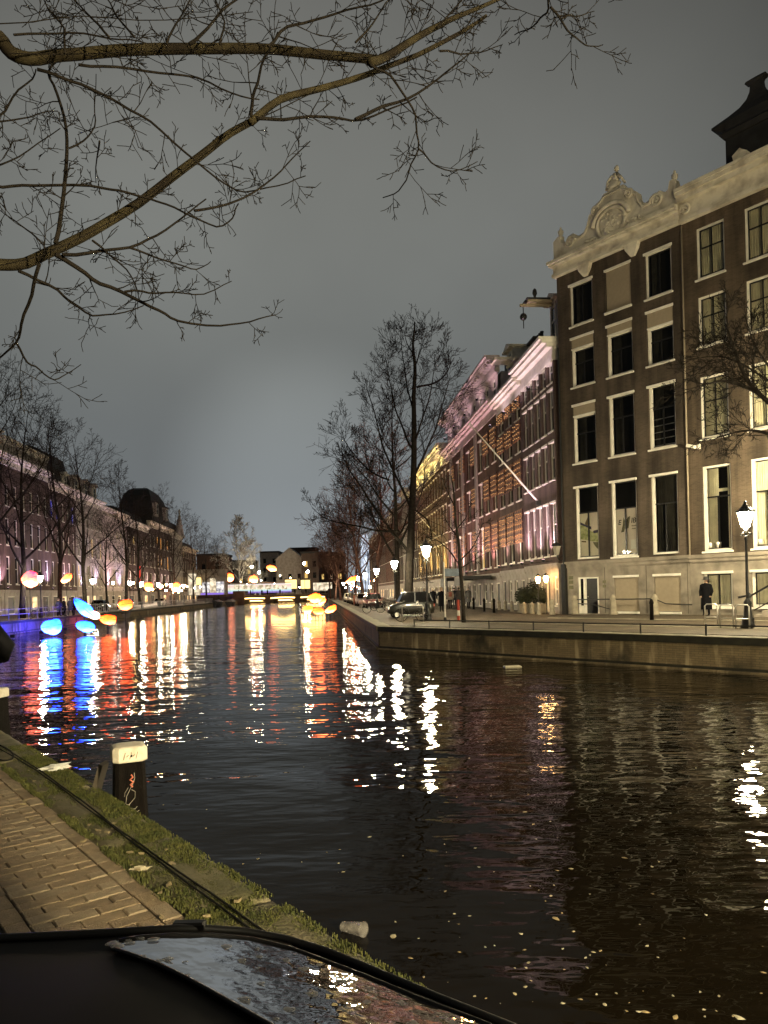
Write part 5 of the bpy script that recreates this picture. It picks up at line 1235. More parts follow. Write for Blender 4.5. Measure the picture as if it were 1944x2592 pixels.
slabpx(793, 838, 1474, 1496, 238, 4, 'canopy', M['warmwhite'], tn)
for x in (793, 808, 823, 838): p = at(x, 1496, 238); MB().box(p.x - tn.location.x - .06, p.x - tn.location.x + .06, 0, .12, 0, p.z - 1.3).obj('pole', M['metal'], tn)
for px0, px1, py0, nm, lab in ((722, 748, 1467, 'kiosk', 'left yellow-lit kiosk below the pedimented building'), (762, 782, 1468, 'kiosk', 'right yellow-lit kiosk below the pedimented building')):
    ks = group_at(nm, (px0+px1)/2, 240, lab, 'kiosk'); slabpx(px0, px1, py0, 1490, 240, 3, 'lit_front', M['yellowlit'], ks); slabpx(px0-2, px1+2, py0-3, py0, 239.6, 4, 'roof', M['roof'], ks); slabpx(px0, px1, 1490, 1500, 240, 3, 'counter', M['bridge'], ks)
for i, (px, w, lab) in enumerate(((672, 14, 'small white lit stall left of the bridge lamp'), (688, 16, 'white lit stall at the middle of the bridge'), (706, 14, 'white lit stall right of the middle of the bridge'))):
    ks = group_at('market_stall', px, 238, lab, 'stall'); slabpx(px-w/2, px+w/2, 1479, 1488, 238, 2, 'lit_awning', M['warmwhite'], ks); slabpx(px-w/2, px+w/2, 1488, 1497, 238, 2, 'counter', M['bridge'], ks)
# bright shopfront at the end of the left bank
sf = empty('shopfront', (at(500, 1495, 205).x, 205, 0)); tag(sf, 'dazzling white-lit shopfront on the left bank near the bridge', 'shop')
for x0, x1, y0, y1, m in ((478, 496, 1452, 1506, 'warmwhite'), (498, 508, 1462, 1480, 'yellowlit'), (498, 508, 1484, 1506, 'warmwhite'), (512, 530, 1474, 1500, 'coolwhite'), (532, 546, 1464, 1500, 'warmwhite'), (548, 566, 1472, 1500, 'coolwhite')):
    slabpx(x0, x1, y0, y1, 205, .3, 'lit_window', M[m], sf)
slabpx(474, 570, 1440, 1508, 205.4, 3, 'front_wall', M['mauvestone'], sf)
# purple glow strips under it
slabpx(508, 566, 1500, 1506, 204.6, .2, 'neon_strip', glow('violet_neon', (.35, .22, .9), .9), sf)
# people-sized globes of light over the bridge
for px, py, Y, lab in ((637, 1435, 236, 'round warm lamp on a wire over the bridge, left one'), (656, 1449, 250, 'small round white lamp beyond the bridge'), (770, 1426, 236, 'round warm lamp over the right side of the bridge'), (779, 1447, 242, 'round lamp just below the right bridge lamp')):
    p = at(px, py, Y); o = empty('globe_lamp', (p.x, p.y, 1.3)); tag(o, lab, 'lamp', 'globe lamps by the bridge')
    MB().ball((0, 0, p.z - 1.3), .42, 8, 6).obj('globe', cached('globe', lambda: glow('lit_globe', (1.0, .84, .56), 330)), o); MB().tube([(0, 0, 0), (0, 0, p.z - 1.6)], .06, 6).obj('pole', M['iron'], o)
# buildings beyond
def farblock(px0, px1, py0, Y, D, m, label, lit=(), roof=None, name='distant_building'):
    a, b = at(px0, 1500, Y), at(px1, py0, Y); o = empty(name, (a.x, Y, 0)); tag(o, label, 'building'); w = b.x - a.x; hgt = b.z
    MB().box(0, w, 0, D, 0, hgt).obj('wall', m, o)
    if roof: MB().prism([(-.5, hgt), (w+.5, hgt), (w/2, hgt + roof)], -.5, D).obj('pediment', m, o)
    else: MB().box(-.3, w+.3, -.3, D, hgt, hgt + .6).obj('cornice', M['roof'], o)
    nx = max(2, int(w/3.2)); nz_ = max(2, int((hgt-3)/4)); g = random.Random(int(px0))
    me = MB().box(-.6, .6, -.08, 0, 0, 2.0); md = cached('fw', lambda: me.mesh('window', M['darkglass'])); ml = cached('fwl', lambda: me.mesh('window', M['litwin']))
    for i in range(nx):
        for k in range(nz_): inst(ml if (g.random() < .3 if lit == 'some' else (i, k) in lit) else md, 'window', o, ((i+.5)*w/nx, 0, 3 + k*4.0))
    return o
farblock(700, 768, 1416, 275, 14, M['mauvestone'], 'pale pedimented building beyond the bridge', (), 4.5)
farblock(660, 705, 1398, 320, 14, M['mauvestone'], 'grey block with square tower beyond the bridge', 'some')
farblock(735, 800, 1388, 330, 14, M['brickD'], 'dark block with a few lit windows behind the pediment', {(1, 3), (2, 3)})
farblock(765, 806, 1400, 262, 12, M['brickD'], 'brown building with orange-lit windows right of the pediment', 'some')
farblock(560, 640, 1420, 330, 14, M['mauvestone'], 'dim building behind the pale bare tree', 'some')
farblock(500, 566, 1405, 260, 14, M['brickB'], 'brown building left of the pale bare tree', 'some')
farblock(806, 870, 1400, 290, 14, M['brickB'], 'brown building behind the right-hand trees at the bridge', 'some')
M['neonbanner'] = glow('lit_banner_cloth', (.80, .88, 1.0), 1.25, ((.30, .34, .42), 1.1))
hbn = empty('hanging_banner', (at(924, 1490, 124).x, 124, 0)); tag(hbn, 'tall white-lit banner hanging beside the right-bank trees', 'banner')
a, b = at(916, 1492, 124), at(933, 1352, 124); ox = hbn.location.x
MB().prism([(a.x-ox, a.z), (b.x-ox, a.z), (b.x-ox, b.z-1.5), (b.x-ox-.25, b.z), (a.x-ox+.3, b.z-.2), (a.x-ox, b.z-2)], 0, .25).obj('cloth', M['neonbanner'], hbn)
for dx in (.1, b.x - a.x - .1): MB().box(a.x-ox+dx-.05, a.x-ox+dx+.05, .26, .36, 0, b.z-1).obj('mast', M['metal'], hbn)

# ------------------------------------------------------------------ railings
def railing(label, org, d, L, hgt, step, m, rails, name='railing', y=.12):
    t = empty(name, org, ang(d)); tag(t, label, 'railing')
    pm = MB().box(-.02, .02, -.02, .02, 0, hgt).ball((0, 0, hgt + .02), .035, 6, 4).mesh('post', m)
    n = int(L/step)
    for i in range(n+1): inst(pm, 'post', t, (i*step, y, 0))
    for z in rails: MB().tube([(0, y, z), (n*step, y, z)], .024, 6).obj('rail', m, t)
    return t
M['railpaint'] = mat('pale_rail_paint', (.30, .30, .32), .45, .1, 4, metal=.3)
railing('pale two-bar railing on the blue-lit left quay', (ledge(46), 46, 0), D2, 34, .95, 2.05, M['railpaint'], (.5, .93))
railing('dense dark railing along the farther left quay', (ledge(80.5), 80.5, 0), D2, 96, 1.0, .8, M['railpaint'], (.12, .98))
railing('low steel quay rail along the far quay below the houses', CC + DR*2.2, DR, 44, .30, 2.2, M['iron'], (.31,), 'low_rail', .18)

# ------------------------------------------------------------------ boats
def hull(L, w, h, fine=.55, stern=.75):
    st = [(-.5, stern*.9, .1), (-.45, stern, 0), (-.2, 1.0, 0), (.1, 1.0, .02), (.3, .82, .10), (.42, .45, .22), (.5, .04, .36)]
    rings = []
    for f, k, sh in st: rings.append([(f*L, -w/2*k, h*(1+sh)), (f*L, -w/2*k*.86, h*.4), (f*L, -w/2*k*.4, -.25), (f*L, w/2*k*.4, -.25), (f*L, w/2*k*.86, h*.4), (f*L, w/2*k, h*(1+sh))])
    return rings
def boat(px, py, L, w, h, label, m_h, cover=None, rz=None, bow=1):
    p = gnd(px, py, WATER); o = empty('boat', (p.x, p.y, WATER), ang(D2)*1.0 + (math.pi if bow < 0 else 0) if rz is None else rz); tag(o, label, 'boat', 'boats moored along the left quay')
    rs = hull(L, w, h); b = len(rs[0]); mb = MB(); mb.loft(rs, cap=True); mb.obj('hull', m_h, o)
    MB().tube([(r[0][0], r[0][1], r[0][2]) for r in rs], .05, 5).tube([(r[-1][0], r[-1][1], r[-1][2]) for r in rs], .05, 5).obj('gunwale', M['wood'], o)
    if cover:
        rr = []
        for (f, y, z) in [(r[0][0], abs(r[0][1]), r[0][2]) for r in rs]: rr.append([(f, -y*1.03, z-.05), (f, -y*.9, z+.3), (f, 0, z+.62*min(1, y+.35)), (f, y*.9, z+.3), (f, y*1.03, z-.05)])
        MB().loft(rr).obj('tarpaulin', cover, o, True)
    else:
        for f in (-.3, 0, .25): MB().box(f*L-.15, f*L+.15, -w*.42, w*.42, h*.75, h*.8).obj('thwart', M['wood'], o)
        MB().box(-L*.5-.35, -L*.5+.05, -.18, .18, h*.4, h*1.35).obj('outboard_motor', M['black'], o)
    return o
M['hullgrey'] = mat('grey_boat_paint', (.22, .19, .17), .5, .2, 2); M['tarp'] = mat('grey_tarpaulin', (.30, .27, .25), .6, .15, 2); M['hullblk'] = mat('dark_boat_paint', (.03, .03, .035), .5, .2, 2)
boat(302, 1567, 5.6, 2.0, .75, 'open wooden boat nearest along the left quay', M['hullgrey'], None, 1.50)
boat(368, 1556, 7.5, 2.6, 1.0, 'grey covered boat behind the open wooden one', M['hullgrey'], M['tarp'], 1.42)
boat(440, 1545, 7, 2.4, .7, 'low open boat beyond the grey covered one', M['hullgrey'], None, 1.55)
boat(548, 1536, 8, 2.6, 1.0, 'small dark covered boat left of the bridge pier', M['hullblk'], M['hullblk'], 1.6)
boat(584, 1534, 6, 2.4, 1.0, 'dark boat moored in front of the bridge pier', M['hullblk'], M['tarp'], 1.6)

# ------------------------------------------------------------------ cars
def wheel_mesh(r, w):
    def mk():
        t = MB(); prof = [(r*.62, -w/2), (r*.93, -w/2), (r, -w*.3), (r, w*.3), (r*.93, w/2), (r*.62, w/2)]
        t.lathe(prof, 18, cap=False); rm = MB().lathe([(.02, w*.42), (r*.3, w*.40), (r*.58, w*.30), (r*.64, w*.5), (r*.60, -w*.4), (.02, -w*.4)], 14)
        return t.mesh('tyre', M['rubber'], True), rm.mesh('rim', M['metal'], True)
    return cached(('wheel', r, w), mk)
def car(p, rz, label, paint, L=4.1, Wd=1.7, hh=1.45, kind='hatch', group='parked cars'):
    t = empty('parked_car', p, rz); tag(t, label, 'car', group)
    k = L / 4.1; zb = .62*hh
    prof = [(-.5, .30, .50, .80), (-.485, .20, .58, .93), (-.40, .17, .62, 1.0), (-.2, .17, .63, 1.0), (.05, .17, .625, 1.0), (.20, .17, .60, 1.0), (.36, .18, .53, .97), (.46, .20, .46, .88), (.5, .28, .40, .72)]
    rs = []
    for f, z0, z1, w in prof:
        y = Wd/2*w; zt = z1*hh
        rs.append([(f*L, -y*.92, z0*hh*.9), (f*L, -y, (z0*.5 + z1*.45)*hh), (f*L, -y*.97, zt - .06), (f*L, -y*.86, zt), (f*L, y*.86, zt), (f*L, y*.97, zt - .06), (f*L, y, (z0*.5 + z1*.45)*hh), (f*L, y*.92, z0*hh*.9)])
    body = MB().loft(rs).obj('body', paint, t, True)
    rear, fr = (-.47, .27) if kind == 'hatch' else (-.36, .22)
    gb = [(rear*L, .62*hh, .90), ((rear+.06)*L, .92*hh, .76), ((rear+.14)*L, .985*hh, .74), ((fr-.16)*L, 1.0*hh, .74), ((fr-.10)*L, .95*hh, .76), (fr*L, .60*hh, .90)]
    g = MB(); low = []
    rings = [[(x, -Wd/2*.9, zb-.02), (x, -Wd/2*w, z), (x, Wd/2*w, z), (x, Wd/2*.9, zb-.02)] for x, z, w in gb]
    g.loft(rings).obj('window_glass', M['darkglass'], t)
    rf = [[(x, -Wd/2*w*.98, z+.004), (x, -Wd/2*w*.8, z+.03), (x, Wd/2*w*.8, z+.03), (x, Wd/2*w*.98, z+.004)] for x, z, w in gb[1:5]]
    MB().loft(rf).obj('roof', paint, t, True)
    pil = MB()
    for s in (-1, 1):
        for i in (0, 4): pil.tube([(gb[i][0], s*Wd/2*.9, zb), (gb[i+1][0], s*Wd/2*gb[i+1][2], gb[i+1][1])], .035, 5)
        pil.tube([(-.08*L, s*Wd/2*.905, zb), (-.09*L, s*Wd/2*.755, .98*hh)], .035, 5)
    pil.obj('pillars', paint, t)
    r = .30*min(1, k+.1); ty, rm = wheel_mesh(round(r, 2), .19)
    for x in (-.31*L, .32*L):
        for s in (-1, 1):
            w = inst(ty, 'wheel', t, (x, s*(Wd/2-.09), r), (math.pi/2*(-s), 0, 0)); inst(rm, 'rim', w)
    for s in (-1, 1):
        MB().bev(.47*L, .497*L, s*Wd*.32-.14, s*Wd*.32+.14, .40*hh-.07, .40*hh+.07, .02).obj('headlight', M['white'], t); MB().bev(-.503*L, -.48*L, s*Wd*.36-.09, s*Wd*.36+.09, .48*hh-.1, .48*hh+.1, .02).obj('tail_light', M['redlens'], t)
        MB().bev(.14*L, .18*L, s*Wd*.52-.06, s*Wd*.52+.06, .62*hh, .62*hh+.12, .02).obj('wing_mirror', paint, t)
    return t
M['redlens'] = mat('red_tail_lens', (.25, .01, .01), .2, .1, 5)
M['cargreen'] = mat('grey_green_car_paint', (.009, .0095, .007), .35, .1, 3, coat=.6); M['carwhite'] = mat('white_car_paint', (.55, .52, .48), .35, .05, 3, coat=.6); M['carblk'] = mat('black_car_paint', (.015, .015, .016), .3, .1, 3, coat=.7); M['carred'] = mat('dark_red_car_paint', (.10, .02, .02), .35, .1, 3, coat=.6)
p = gnd(1030, 1564); car((p.x + .2, p.y + .3, 0), math.pi + .10, 'little dark green-grey car parked at the corner of the far quay', M['cargreen'], 2.75, 1.42, 1.52)
GC = 'cars parked along the right bank'
for Y, m, lab, dx in ((74, 'carred', 'dark red car parked behind the orange notice board', 2.6), (86, 'carwhite', 'white car parked along the right bank', 2.4), (95, 'carblk', 'black car parked just beyond the white one', 2.4), (103, 'carblk', 'second black car beyond the white one', 2.4), (112, 'carblk', 'third black car beyond the white one', 2.4), (126, 'carwhite', 'small distant pale car on the right bank', 2.4)):
    car((redge(Y) + dx, Y, 0), ang(D2) + math.pi + .04, lab, M[m], group=GC)
GL2 = 'cars parked along the left bank'
for Y, m, lab, off in ((67, 'carblk', 'large dark van-like car behind the blue railing', 6.0), (97, 'carblk', 'dark car beside the slim young tree on the left bank', 3.6), (134, 'carwhite', 'pale car parked beyond the covered boat', 3.6), (112, 'carwhite', 'car with headlights on behind the round orange light', 4.0)):
    c = car((ledge(Y) - off, Y, 0), ang(D2) + math.pi, lab, M[m], hh=1.9 if Y == 67 else 1.45, L=4.6 if Y == 67 else 4.1, group=GL2)
    if Y == 112:
        for s in (-1, 1): MB().lathe([(.13, 0), (.13, .03)], 10).obj('lit_headlight', M['lampglass_w'], c, loc=(2.07, s*.55, .6), rot=(0, math.pi/2, 0))

# ------------------------------------------------------------------ bicycles
def bike_parts():
    wh = MB(); wh.tube([(.33*math.cos(a), 0, .33*math.sin(a)) for a in [6.2832*i/28 for i in range(29)]], .016, 5, cap=False)
    sp = MB()
    for i in range(14): a = 6.283*i/14; sp.tube([(0, 0, 0), (.32*math.cos(a), 0, .32*math.sin(a))], .0025, 3)
    fr = MB(); B, Sd, Hd, Re, Fr = (0, 0, .30), (-.18, 0, .80), (.42, 0, .86), (-.50, 0, .34), (.58, 0, .34)
    for a, b in ((B, Sd), (B, (.44, 0, .68)), ((-.15, 0, .72), (.43, 0, .80)), (B, Re), ((-.15, 0, .72), Re), (Hd, (.44, 0, .62)), ((.44, 0, .62), Fr)): fr.tube([a, b], .017, 6)
    hb_ = MB().tube([(.42, 0, .86), (.40, 0, 1.02)], .014, 6).tube([(.30, -.29, 1.0), (.40, -.2, 1.04), (.42, 0, 1.03), (.40, .2, 1.04), (.30, .29, 1.0)], .013, 6)
    sd = MB().tube([(-.18, 0, .80), (-.2, 0, .92)], .014, 6).loft([[(-.34, -.09, .93), (-.34, .09, .93), (-.34, .08, .97), (-.34, -.08, .97)], [(-.05, -.02, .93), (-.05, .02, .93), (-.05, .02, .96), (-.05, -.02, .96)]])
    return dict(wheel=wh.mesh('wheel', M['rubber']), spokes=sp.mesh('spokes', M['metal']), frame=fr.mesh('frame', M['bikepaint']), handlebar=hb_.mesh('handlebar', M['metal']), saddle=sd.mesh('saddle', M['black']),
                rack=MB().box(-.75, -.25, -.06, .06, .70, .72).tube([(-.5, .05, .34), (-.6, .05, .7)], .008, 4).mesh('carrier', M['black']), fend=MB().tube([(-.5 + .37*math.cos(a), 0, .34 + .37*math.sin(a)) for a in [.6 + 2.3*i/10 for i in range(11)]], .02, 4).mesh('mudguard', M['black']))
M['bikepaint'] = mat('dark_bicycle_paint', (.03, .03, .035), .4, .2, 5)
BP = bike_parts()
def bicycle(p, rz, lean, label):
    t = empty('bicycle', p, rz); t.rotation_euler = (lean, 0, rz); tag(t, label, 'bicycle', 'bicycles on the far quay')
    for x in (-.5, .58): w = inst(BP['wheel'], 'wheel', t, (x, 0, .345)); inst(BP['spokes'], 'spokes', w)
    for k, nm in (('frame', 'frame'), ('handlebar', 'handlebar'), ('saddle', 'saddle'), ('rack', 'carrier'), ('fend', 'mudguard')): inst(BP[k], nm, t)
p = gnd(1040, 1573); bicycle(p, -.05, .12, 'bicycle leaning on the steel hoop in front of the little dark car')
for k, (px, py, rz, lab) in enumerate(((945, 1552, .3, 'bicycle left of the little dark car, nearest the quay edge'), (962, 1546, -.2, 'bicycle left of the little dark car, behind the first'), (978, 1541, .5, 'bicycle close against the front of the little dark car'), (905, 1532, 1.2, 'bicycle beside the orange notice board'))):
    bicycle(gnd(px, py), rz, .1, lab)
for k, (Y, lab) in enumerate(((70, 'bicycle against the railing behind the blue petals'), (73, 'second bicycle against the left-bank railing'), (88, 'bicycle under the forked tree'), (91, 'bicycle right of the forked tree'))):
    bicycle((ledge(Y) - 1.6, Y, 0), ang(D2) + (.2 if k % 2 else -.2), .12, lab)
def hoop(p, rz, label, w=.85, h=.75, bar=True):
    o = empty('bicycle_hoop', p, rz); tag(o, label, 'bicycle rack', 'steel bicycle hoops')
    pts = [(-w/2, 0, 0), (-w/2, 0, h-.06), (-w/2+.06, 0, h), (w/2-.06, 0, h), (w/2, 0, h-.06), (w/2, 0, 0)]
    MB().tube(pts, .026, 7).obj('hoop', M['metal'], o, True)
    if bar: MB().tube([(-w/2, 0, h*.42), (w/2, 0, h*.42)], .018, 6).obj('cross_bar', M['metal'], o)
p = gnd(1045, 1576); hoop(p, -.03, 'wide steel bicycle hoop in front of the little dark car', 1.05, .85)
for px, py, lab in ((1801, 1586, 'left steel hoop of three beside the right lamp post'), (1840, 1590, 'middle steel hoop of three beside the right lamp post'), (1880, 1592, 'right steel hoop of three beside the right lamp post')):
    hoop(gnd(px, py), -.5, lab, .42, .82)

# ------------------------------------------------------------------ people
def body_mesh(pose):
    def mk():
        V = dict(pel=(0, 0, .95), spine=(0, .0, 1.15), chest=(0, 0, 1.35), neck=(0, .0, 1.50), head=(0, -.02, 1.62), top=(0, -.01, 1.72))
        J = [('pel', 'spine'), ('spine', 'chest'), ('chest', 'neck'), ('neck', 'head'), ('head', 'top')]
        Rr = dict(pel=.15, spine=.14, chest=.16, neck=.055, head=.095, top=.07)
        for s, k in ((-1, 'l'), (1, 'r')):
            st = .16 * s if pose == 'walk' else 0.02*s
            V.update({'hip'+k: (s*.09, 0, .90), 'knee'+k: (s*.10, st - .04, .50), 'ank'+k: (s*.10, st*1.9, .10), 'toe'+k: (s*.11, st*1.9 - .17, .045)})
            Rr.update({'hip'+k: .095, 'knee'+k: .062, 'ank'+k: .048, 'toe'+k: .042})
            J += [('pel', 'hip'+k), ('hip'+k, 'knee'+k), ('knee'+k, 'ank'+k), ('ank'+k, 'toe'+k)]
            if pose == 'photo': el, wr, hd = (s*.27, -.10, 1.22), (s*.13, -.30, 1.48), (s*.08, -.33, 1.55)
            elif pose == 'walk': el, wr, hd = (s*.27, -.08*s, 1.13), (s*.26, -.18*s - .05, .90), (s*.25, -.2*s - .07, .80)
            elif pose == 'akimbo': el, wr, hd = (s*.42, .10, 1.20), (s*.26, -.14, 1.08), (s*.16, -.16, 1.05)
            else: el, wr, hd = (s*.25, .02, 1.12), (s*.22, -.12, .92), (s*.18, -.18, .86)
            V.update({'sh'+k: (s*.18, 0, 1.42), 'el'+k: el, 'wr'+k: wr, 'hd'+k: hd}); Rr.update({'sh'+k: .075, 'el'+k: .052, 'wr'+k: .036, 'hd'+k: .040})
            J += [('chest', 'sh'+k), ('sh'+k, 'el'+k), ('el'+k, 'wr'+k), ('wr'+k, 'hd'+k)]
        ks = list(V); me = bpy.data.meshes.new('body_rig'); me.from_pydata([V[k] for k in ks], [(ks.index(a), ks.index(b)) for a, b in J], [])
        o = bpy.data.objects.new('body_rig', me); COL.objects.link(o); o.modifiers.new('skin', 'SKIN'); sv = me.skin_vertices[0].data
        for i, k in enumerate(ks): sv[i].radius = (Rr[k], Rr[k]*(.72 if k in ('chest', 'spine', 'pel') else 1)); sv[i].use_root = (k == 'pel')
        s2 = o.modifiers.new('sub', 'SUBSURF'); s2.levels = 1; s2.render_levels = 1
        dg = bpy.context.evaluated_depsgraph_get(); m2 = bpy.data.meshes.new_from_object(o.evaluated_get(dg)); bpy.data.objects.remove(o)
        m2.materials.clear(); m2.materials.append(M['coatblk']); m2.materials.append(M['skin'])
        hands = [Vector(V['hdl']), Vector(V['hdr'])]
        for pl in m2.polygons:
            c = pl.center; pl.use_smooth = True
            pl.material_index = 1 if (c.z > 1.49 and abs(c.x) < .12 and (pose != 'photo' or True)) or min((c - h).length for h in hands) < .07 else 0
        m2.name = 'person'; return m2
    return cached(('body', pose), mk)
def person(p, rz, pose, label, coat=None, hair=(.05, .035, .025), sc=1.0, hem=.55, hat=None, bag=None):
    o = inst(body_mesh(pose), 'person', None, p, (0, 0, rz), sc); tag(o, label, 'person')
    m = coat or M['coatblk']; rs = []
    for z, rx, ry in ((hem, .25, .20), (.75, .235, .19), (.95, .215, .175), (1.15, .20, .165), (1.32, .215, .165), (1.43, .20, .14), (1.49, .10, .10), (1.53, .085, .085)):
        rs.append([(rx*math.cos(a), ry*math.sin(a), z) for a in [6.283*i/14 for i in range(14)]])
    MB().loft(rs, cap=False).obj('coat', m, o, True)
    arm = MB()
    P = {'photo': ((.27, -.10, 1.22), (.13, -.30, 1.46)), 'walk': ((.27, -.08, 1.13), (.26, -.2, .92)), 'akimbo': ((.42, .10, 1.20), (.27, -.13, 1.09)), 'stand': ((.25, .02, 1.12), (.22, -.12, .93))}[pose]
    for s in (-1, 1): arm.tube([(s*.17, 0, 1.43), (s*P[0][0], P[0][1]*(s if pose == 'walk' else 1), P[0][2]), (s*P[1][0], P[1][1]*(s if pose == 'walk' else 1), P[1][2])], [.088, .072, .052], 8)
    arm.obj('sleeves', m, o, True)
    if hat: MB().lathe([(.20, 1.665), (.195, 1.675), (.11, 1.69), (.105, 1.79), (.07, 1.82)], 12).obj('hat', hat, o, True)
    else: MB().ball((0, .012, 1.685), .108, 12, 8, 0, .1, 1, (1, 1.08, 1.02)).obj('hair', mat('hair', hair, .7, .2, 20), o, True); 
    if bag: MB().bev(-.13, .13, .14, .30, 1.02, 1.42, .06).obj('backpack', bag, o, True)
    return o
cream_coat = mat('pale_coat_cloth', (.40, .33, .26), .8, .1, 10); pinkbag = mat('salmon_backpack', (.45, .16, .11), .7, .1, 9); navy = mat('navy_cloth', (.02, .022, .035), .8, .2, 9); grey = mat('grey_cloth', (.10, .095, .09), .8, .2, 9)
p = gnd(1097, 1545); person(p, .2, 'walk', 'person in black coat just right of the lantern post by the little car', None, (.5, .42, .32))
p = gnd(1118, 1549); person(p, 0, 'photo', 'person in long black coat raising both hands to the face, right of the lantern', None, (.3, .2, .12), hem=.42)
p = gnd(1140, 1541); person(p, math.pi, 'walk', 'person walking away with salmon backpack and pale jacket', cream_coat, (.45, .36, .24), bag=pinkbag, hem=.85)
p = gnd(1186, 1541); person(p, .5, 'stand', 'person in dark clothes right of the young tree', grey, (.4, .34, .28))
p = gnd(1075, 1540); person(p, -.3, 'stand', 'person in black half hidden behind the lantern post', None, (.4, .33, .25))
p = gnd(1150, 1533); person(p, .1, 'stand', 'dark figure standing behind the walkers near the stepped doorway', navy)
p = gnd(1162, 1535); person(p, math.pi, 'walk', 'dark figure walking away left of the young tree', grey)
sp = FO + FD*9.25 - Vector((.788, .616, 0))*1.3; sp.z = .05
person(sp, ang(FD) + .3, 'stand', 'person in long black coat and brimmed hat standing before the right-hand house', None, hem=.30, hat=mat('dark_felt_hat', (.03, .028, .025), .8, .1, 9), sc=1.02)
for k, (px, Y, lab, ct) in enumerate(((148, 72, 'person in navy on the left quay behind the railing', navy), (162, 72.5, 'person in dark jacket beside the navy one on the left quay', None), (178, 73, 'third figure of the group behind the left railing', navy), (186, 73.4, 'rightmost figure of the group behind the left railing', None), (302, 98, 'person in a reddish jacket by the thick left-bank trunk', mat('reddish_jacket', (.25, .07, .04), .8, .1, 9)))):
    a = ray(px, 1520)[0]; person((a*Y, Y, 0), 1.2 + k, 'stand' if k % 2 else 'walk', lab, ct)
for px, lab in ((570, 'small figure on the left end of the far bridge'), (663, 'small figure right of the tram on the far bridge')):
    a = ray(px, 1500)[0]; person((a*233, 233, 1.42), 0, 'stand', lab)
person((-3.74, 6.62, 0), math.pi, 'akimbo', 'person in black puffer jacket whose elbow shows at the left edge', mat('black_puffer_nylon', (.003, .003, .004), .7, .2, 9, spec=.1), hem=.85)

# ------------------------------------------------------------------ posts, planters, flagpole, boards
M['bollard'] = mat('weathered_stone_bollard', (.30, .26, .19), .8, .2, 4, .3, 20)
stone_b = MB().lathe([(.19, 0), (.19, .1), (.155, .14), (.135, .62), (.15, .66), (.15, .72), (.11, .84), (.04, .92), (.0, .93)], 14).mesh('shaft', M['bollard'], True)
def bollard(p, label, group, me=stone_b, sc=1.0):
    o = inst(me, 'bollard', None, p, (0, 0, 0), sc); tag(o, label, 'bollard', group); return o
ORD = ['first', 'second', 'third', 'fourth', 'fifth', 'sixth', 'seventh', 'eighth', 'ninth', 'tenth', 'eleventh']
for k, (px, py) in enumerate(((1398, 1556), (1364, 1556), (1347, 1554), (1327, 1553), (1315, 1550), (1296, 1548), (1280, 1545), (1264, 1544), (1247, 1541), (1226, 1539), (1211, 1536))):
    bollard(gnd(px, py), f'{ORD[k]} stone bollard from the crested house in the row before the mauve houses', 'stone bollards before the row', sc=1.0 if k == 0 else .78)
pts = []
for k, (px, py) in enumerate(((1484, 1557), (1581, 1556), (1686, 1556))):
    s_ = fac(px, py)[0]; b = bollard(FO + FD*s_ - Vector((.788, .616, 0))*1.0 + Vector((0, 0, .05)), f'{("left", "middle", "right")[k]} stone bollard of three holding the iron bar before the crested house', 'bollards with iron bar', sc=1.15); pts.append(b.location.copy())
bar = empty('iron_barrier', pts[0]); tag(bar, 'black iron barrier bar between the three stone bollards of the crested house', 'barrier')
r0 = pts[0]; up = Vector((0, 0, .82))
MB().tube([Vector((0, 0, .82)), pts[1]-r0+up, pts[2]-r0+up, pts[2]-r0+up+FD*.6-Vector((0, 0, .25)), pts[2]-r0+up+FD*2.0-Vector((0, 0, .3))], .03, 7).obj('bar', M['iron'], bar, True)
MB().tube([Vector((.15, -.1, .6)), (FD*1.2)+Vector((0, 0, .55)), FD*1.9+N1*.9+Vector((0, 0, .2))], .025, 6).obj('return_bar', M['iron'], bar, True)
for k, (px, py) in enumerate(((1650, 1563), (1251, 1551), (1226, 1548), (1199, 1542))):
    o = MB().lathe([(.09, 0), (.085, .7), (.10, .74), (.10, .80), (.06, .9), (.02, .94)], 10).obj('bollard', M['wood'], None, True, loc=gnd(px, py + (6 if k == 0 else 0))); tag(o, ('thin dark post before the closed openings of the crested house', 'dark brown post in the row, nearest the water', 'dark brown post left of the nearest one', 'dark brown post farthest left before the young tree')[k], 'bollard')
bushes = []
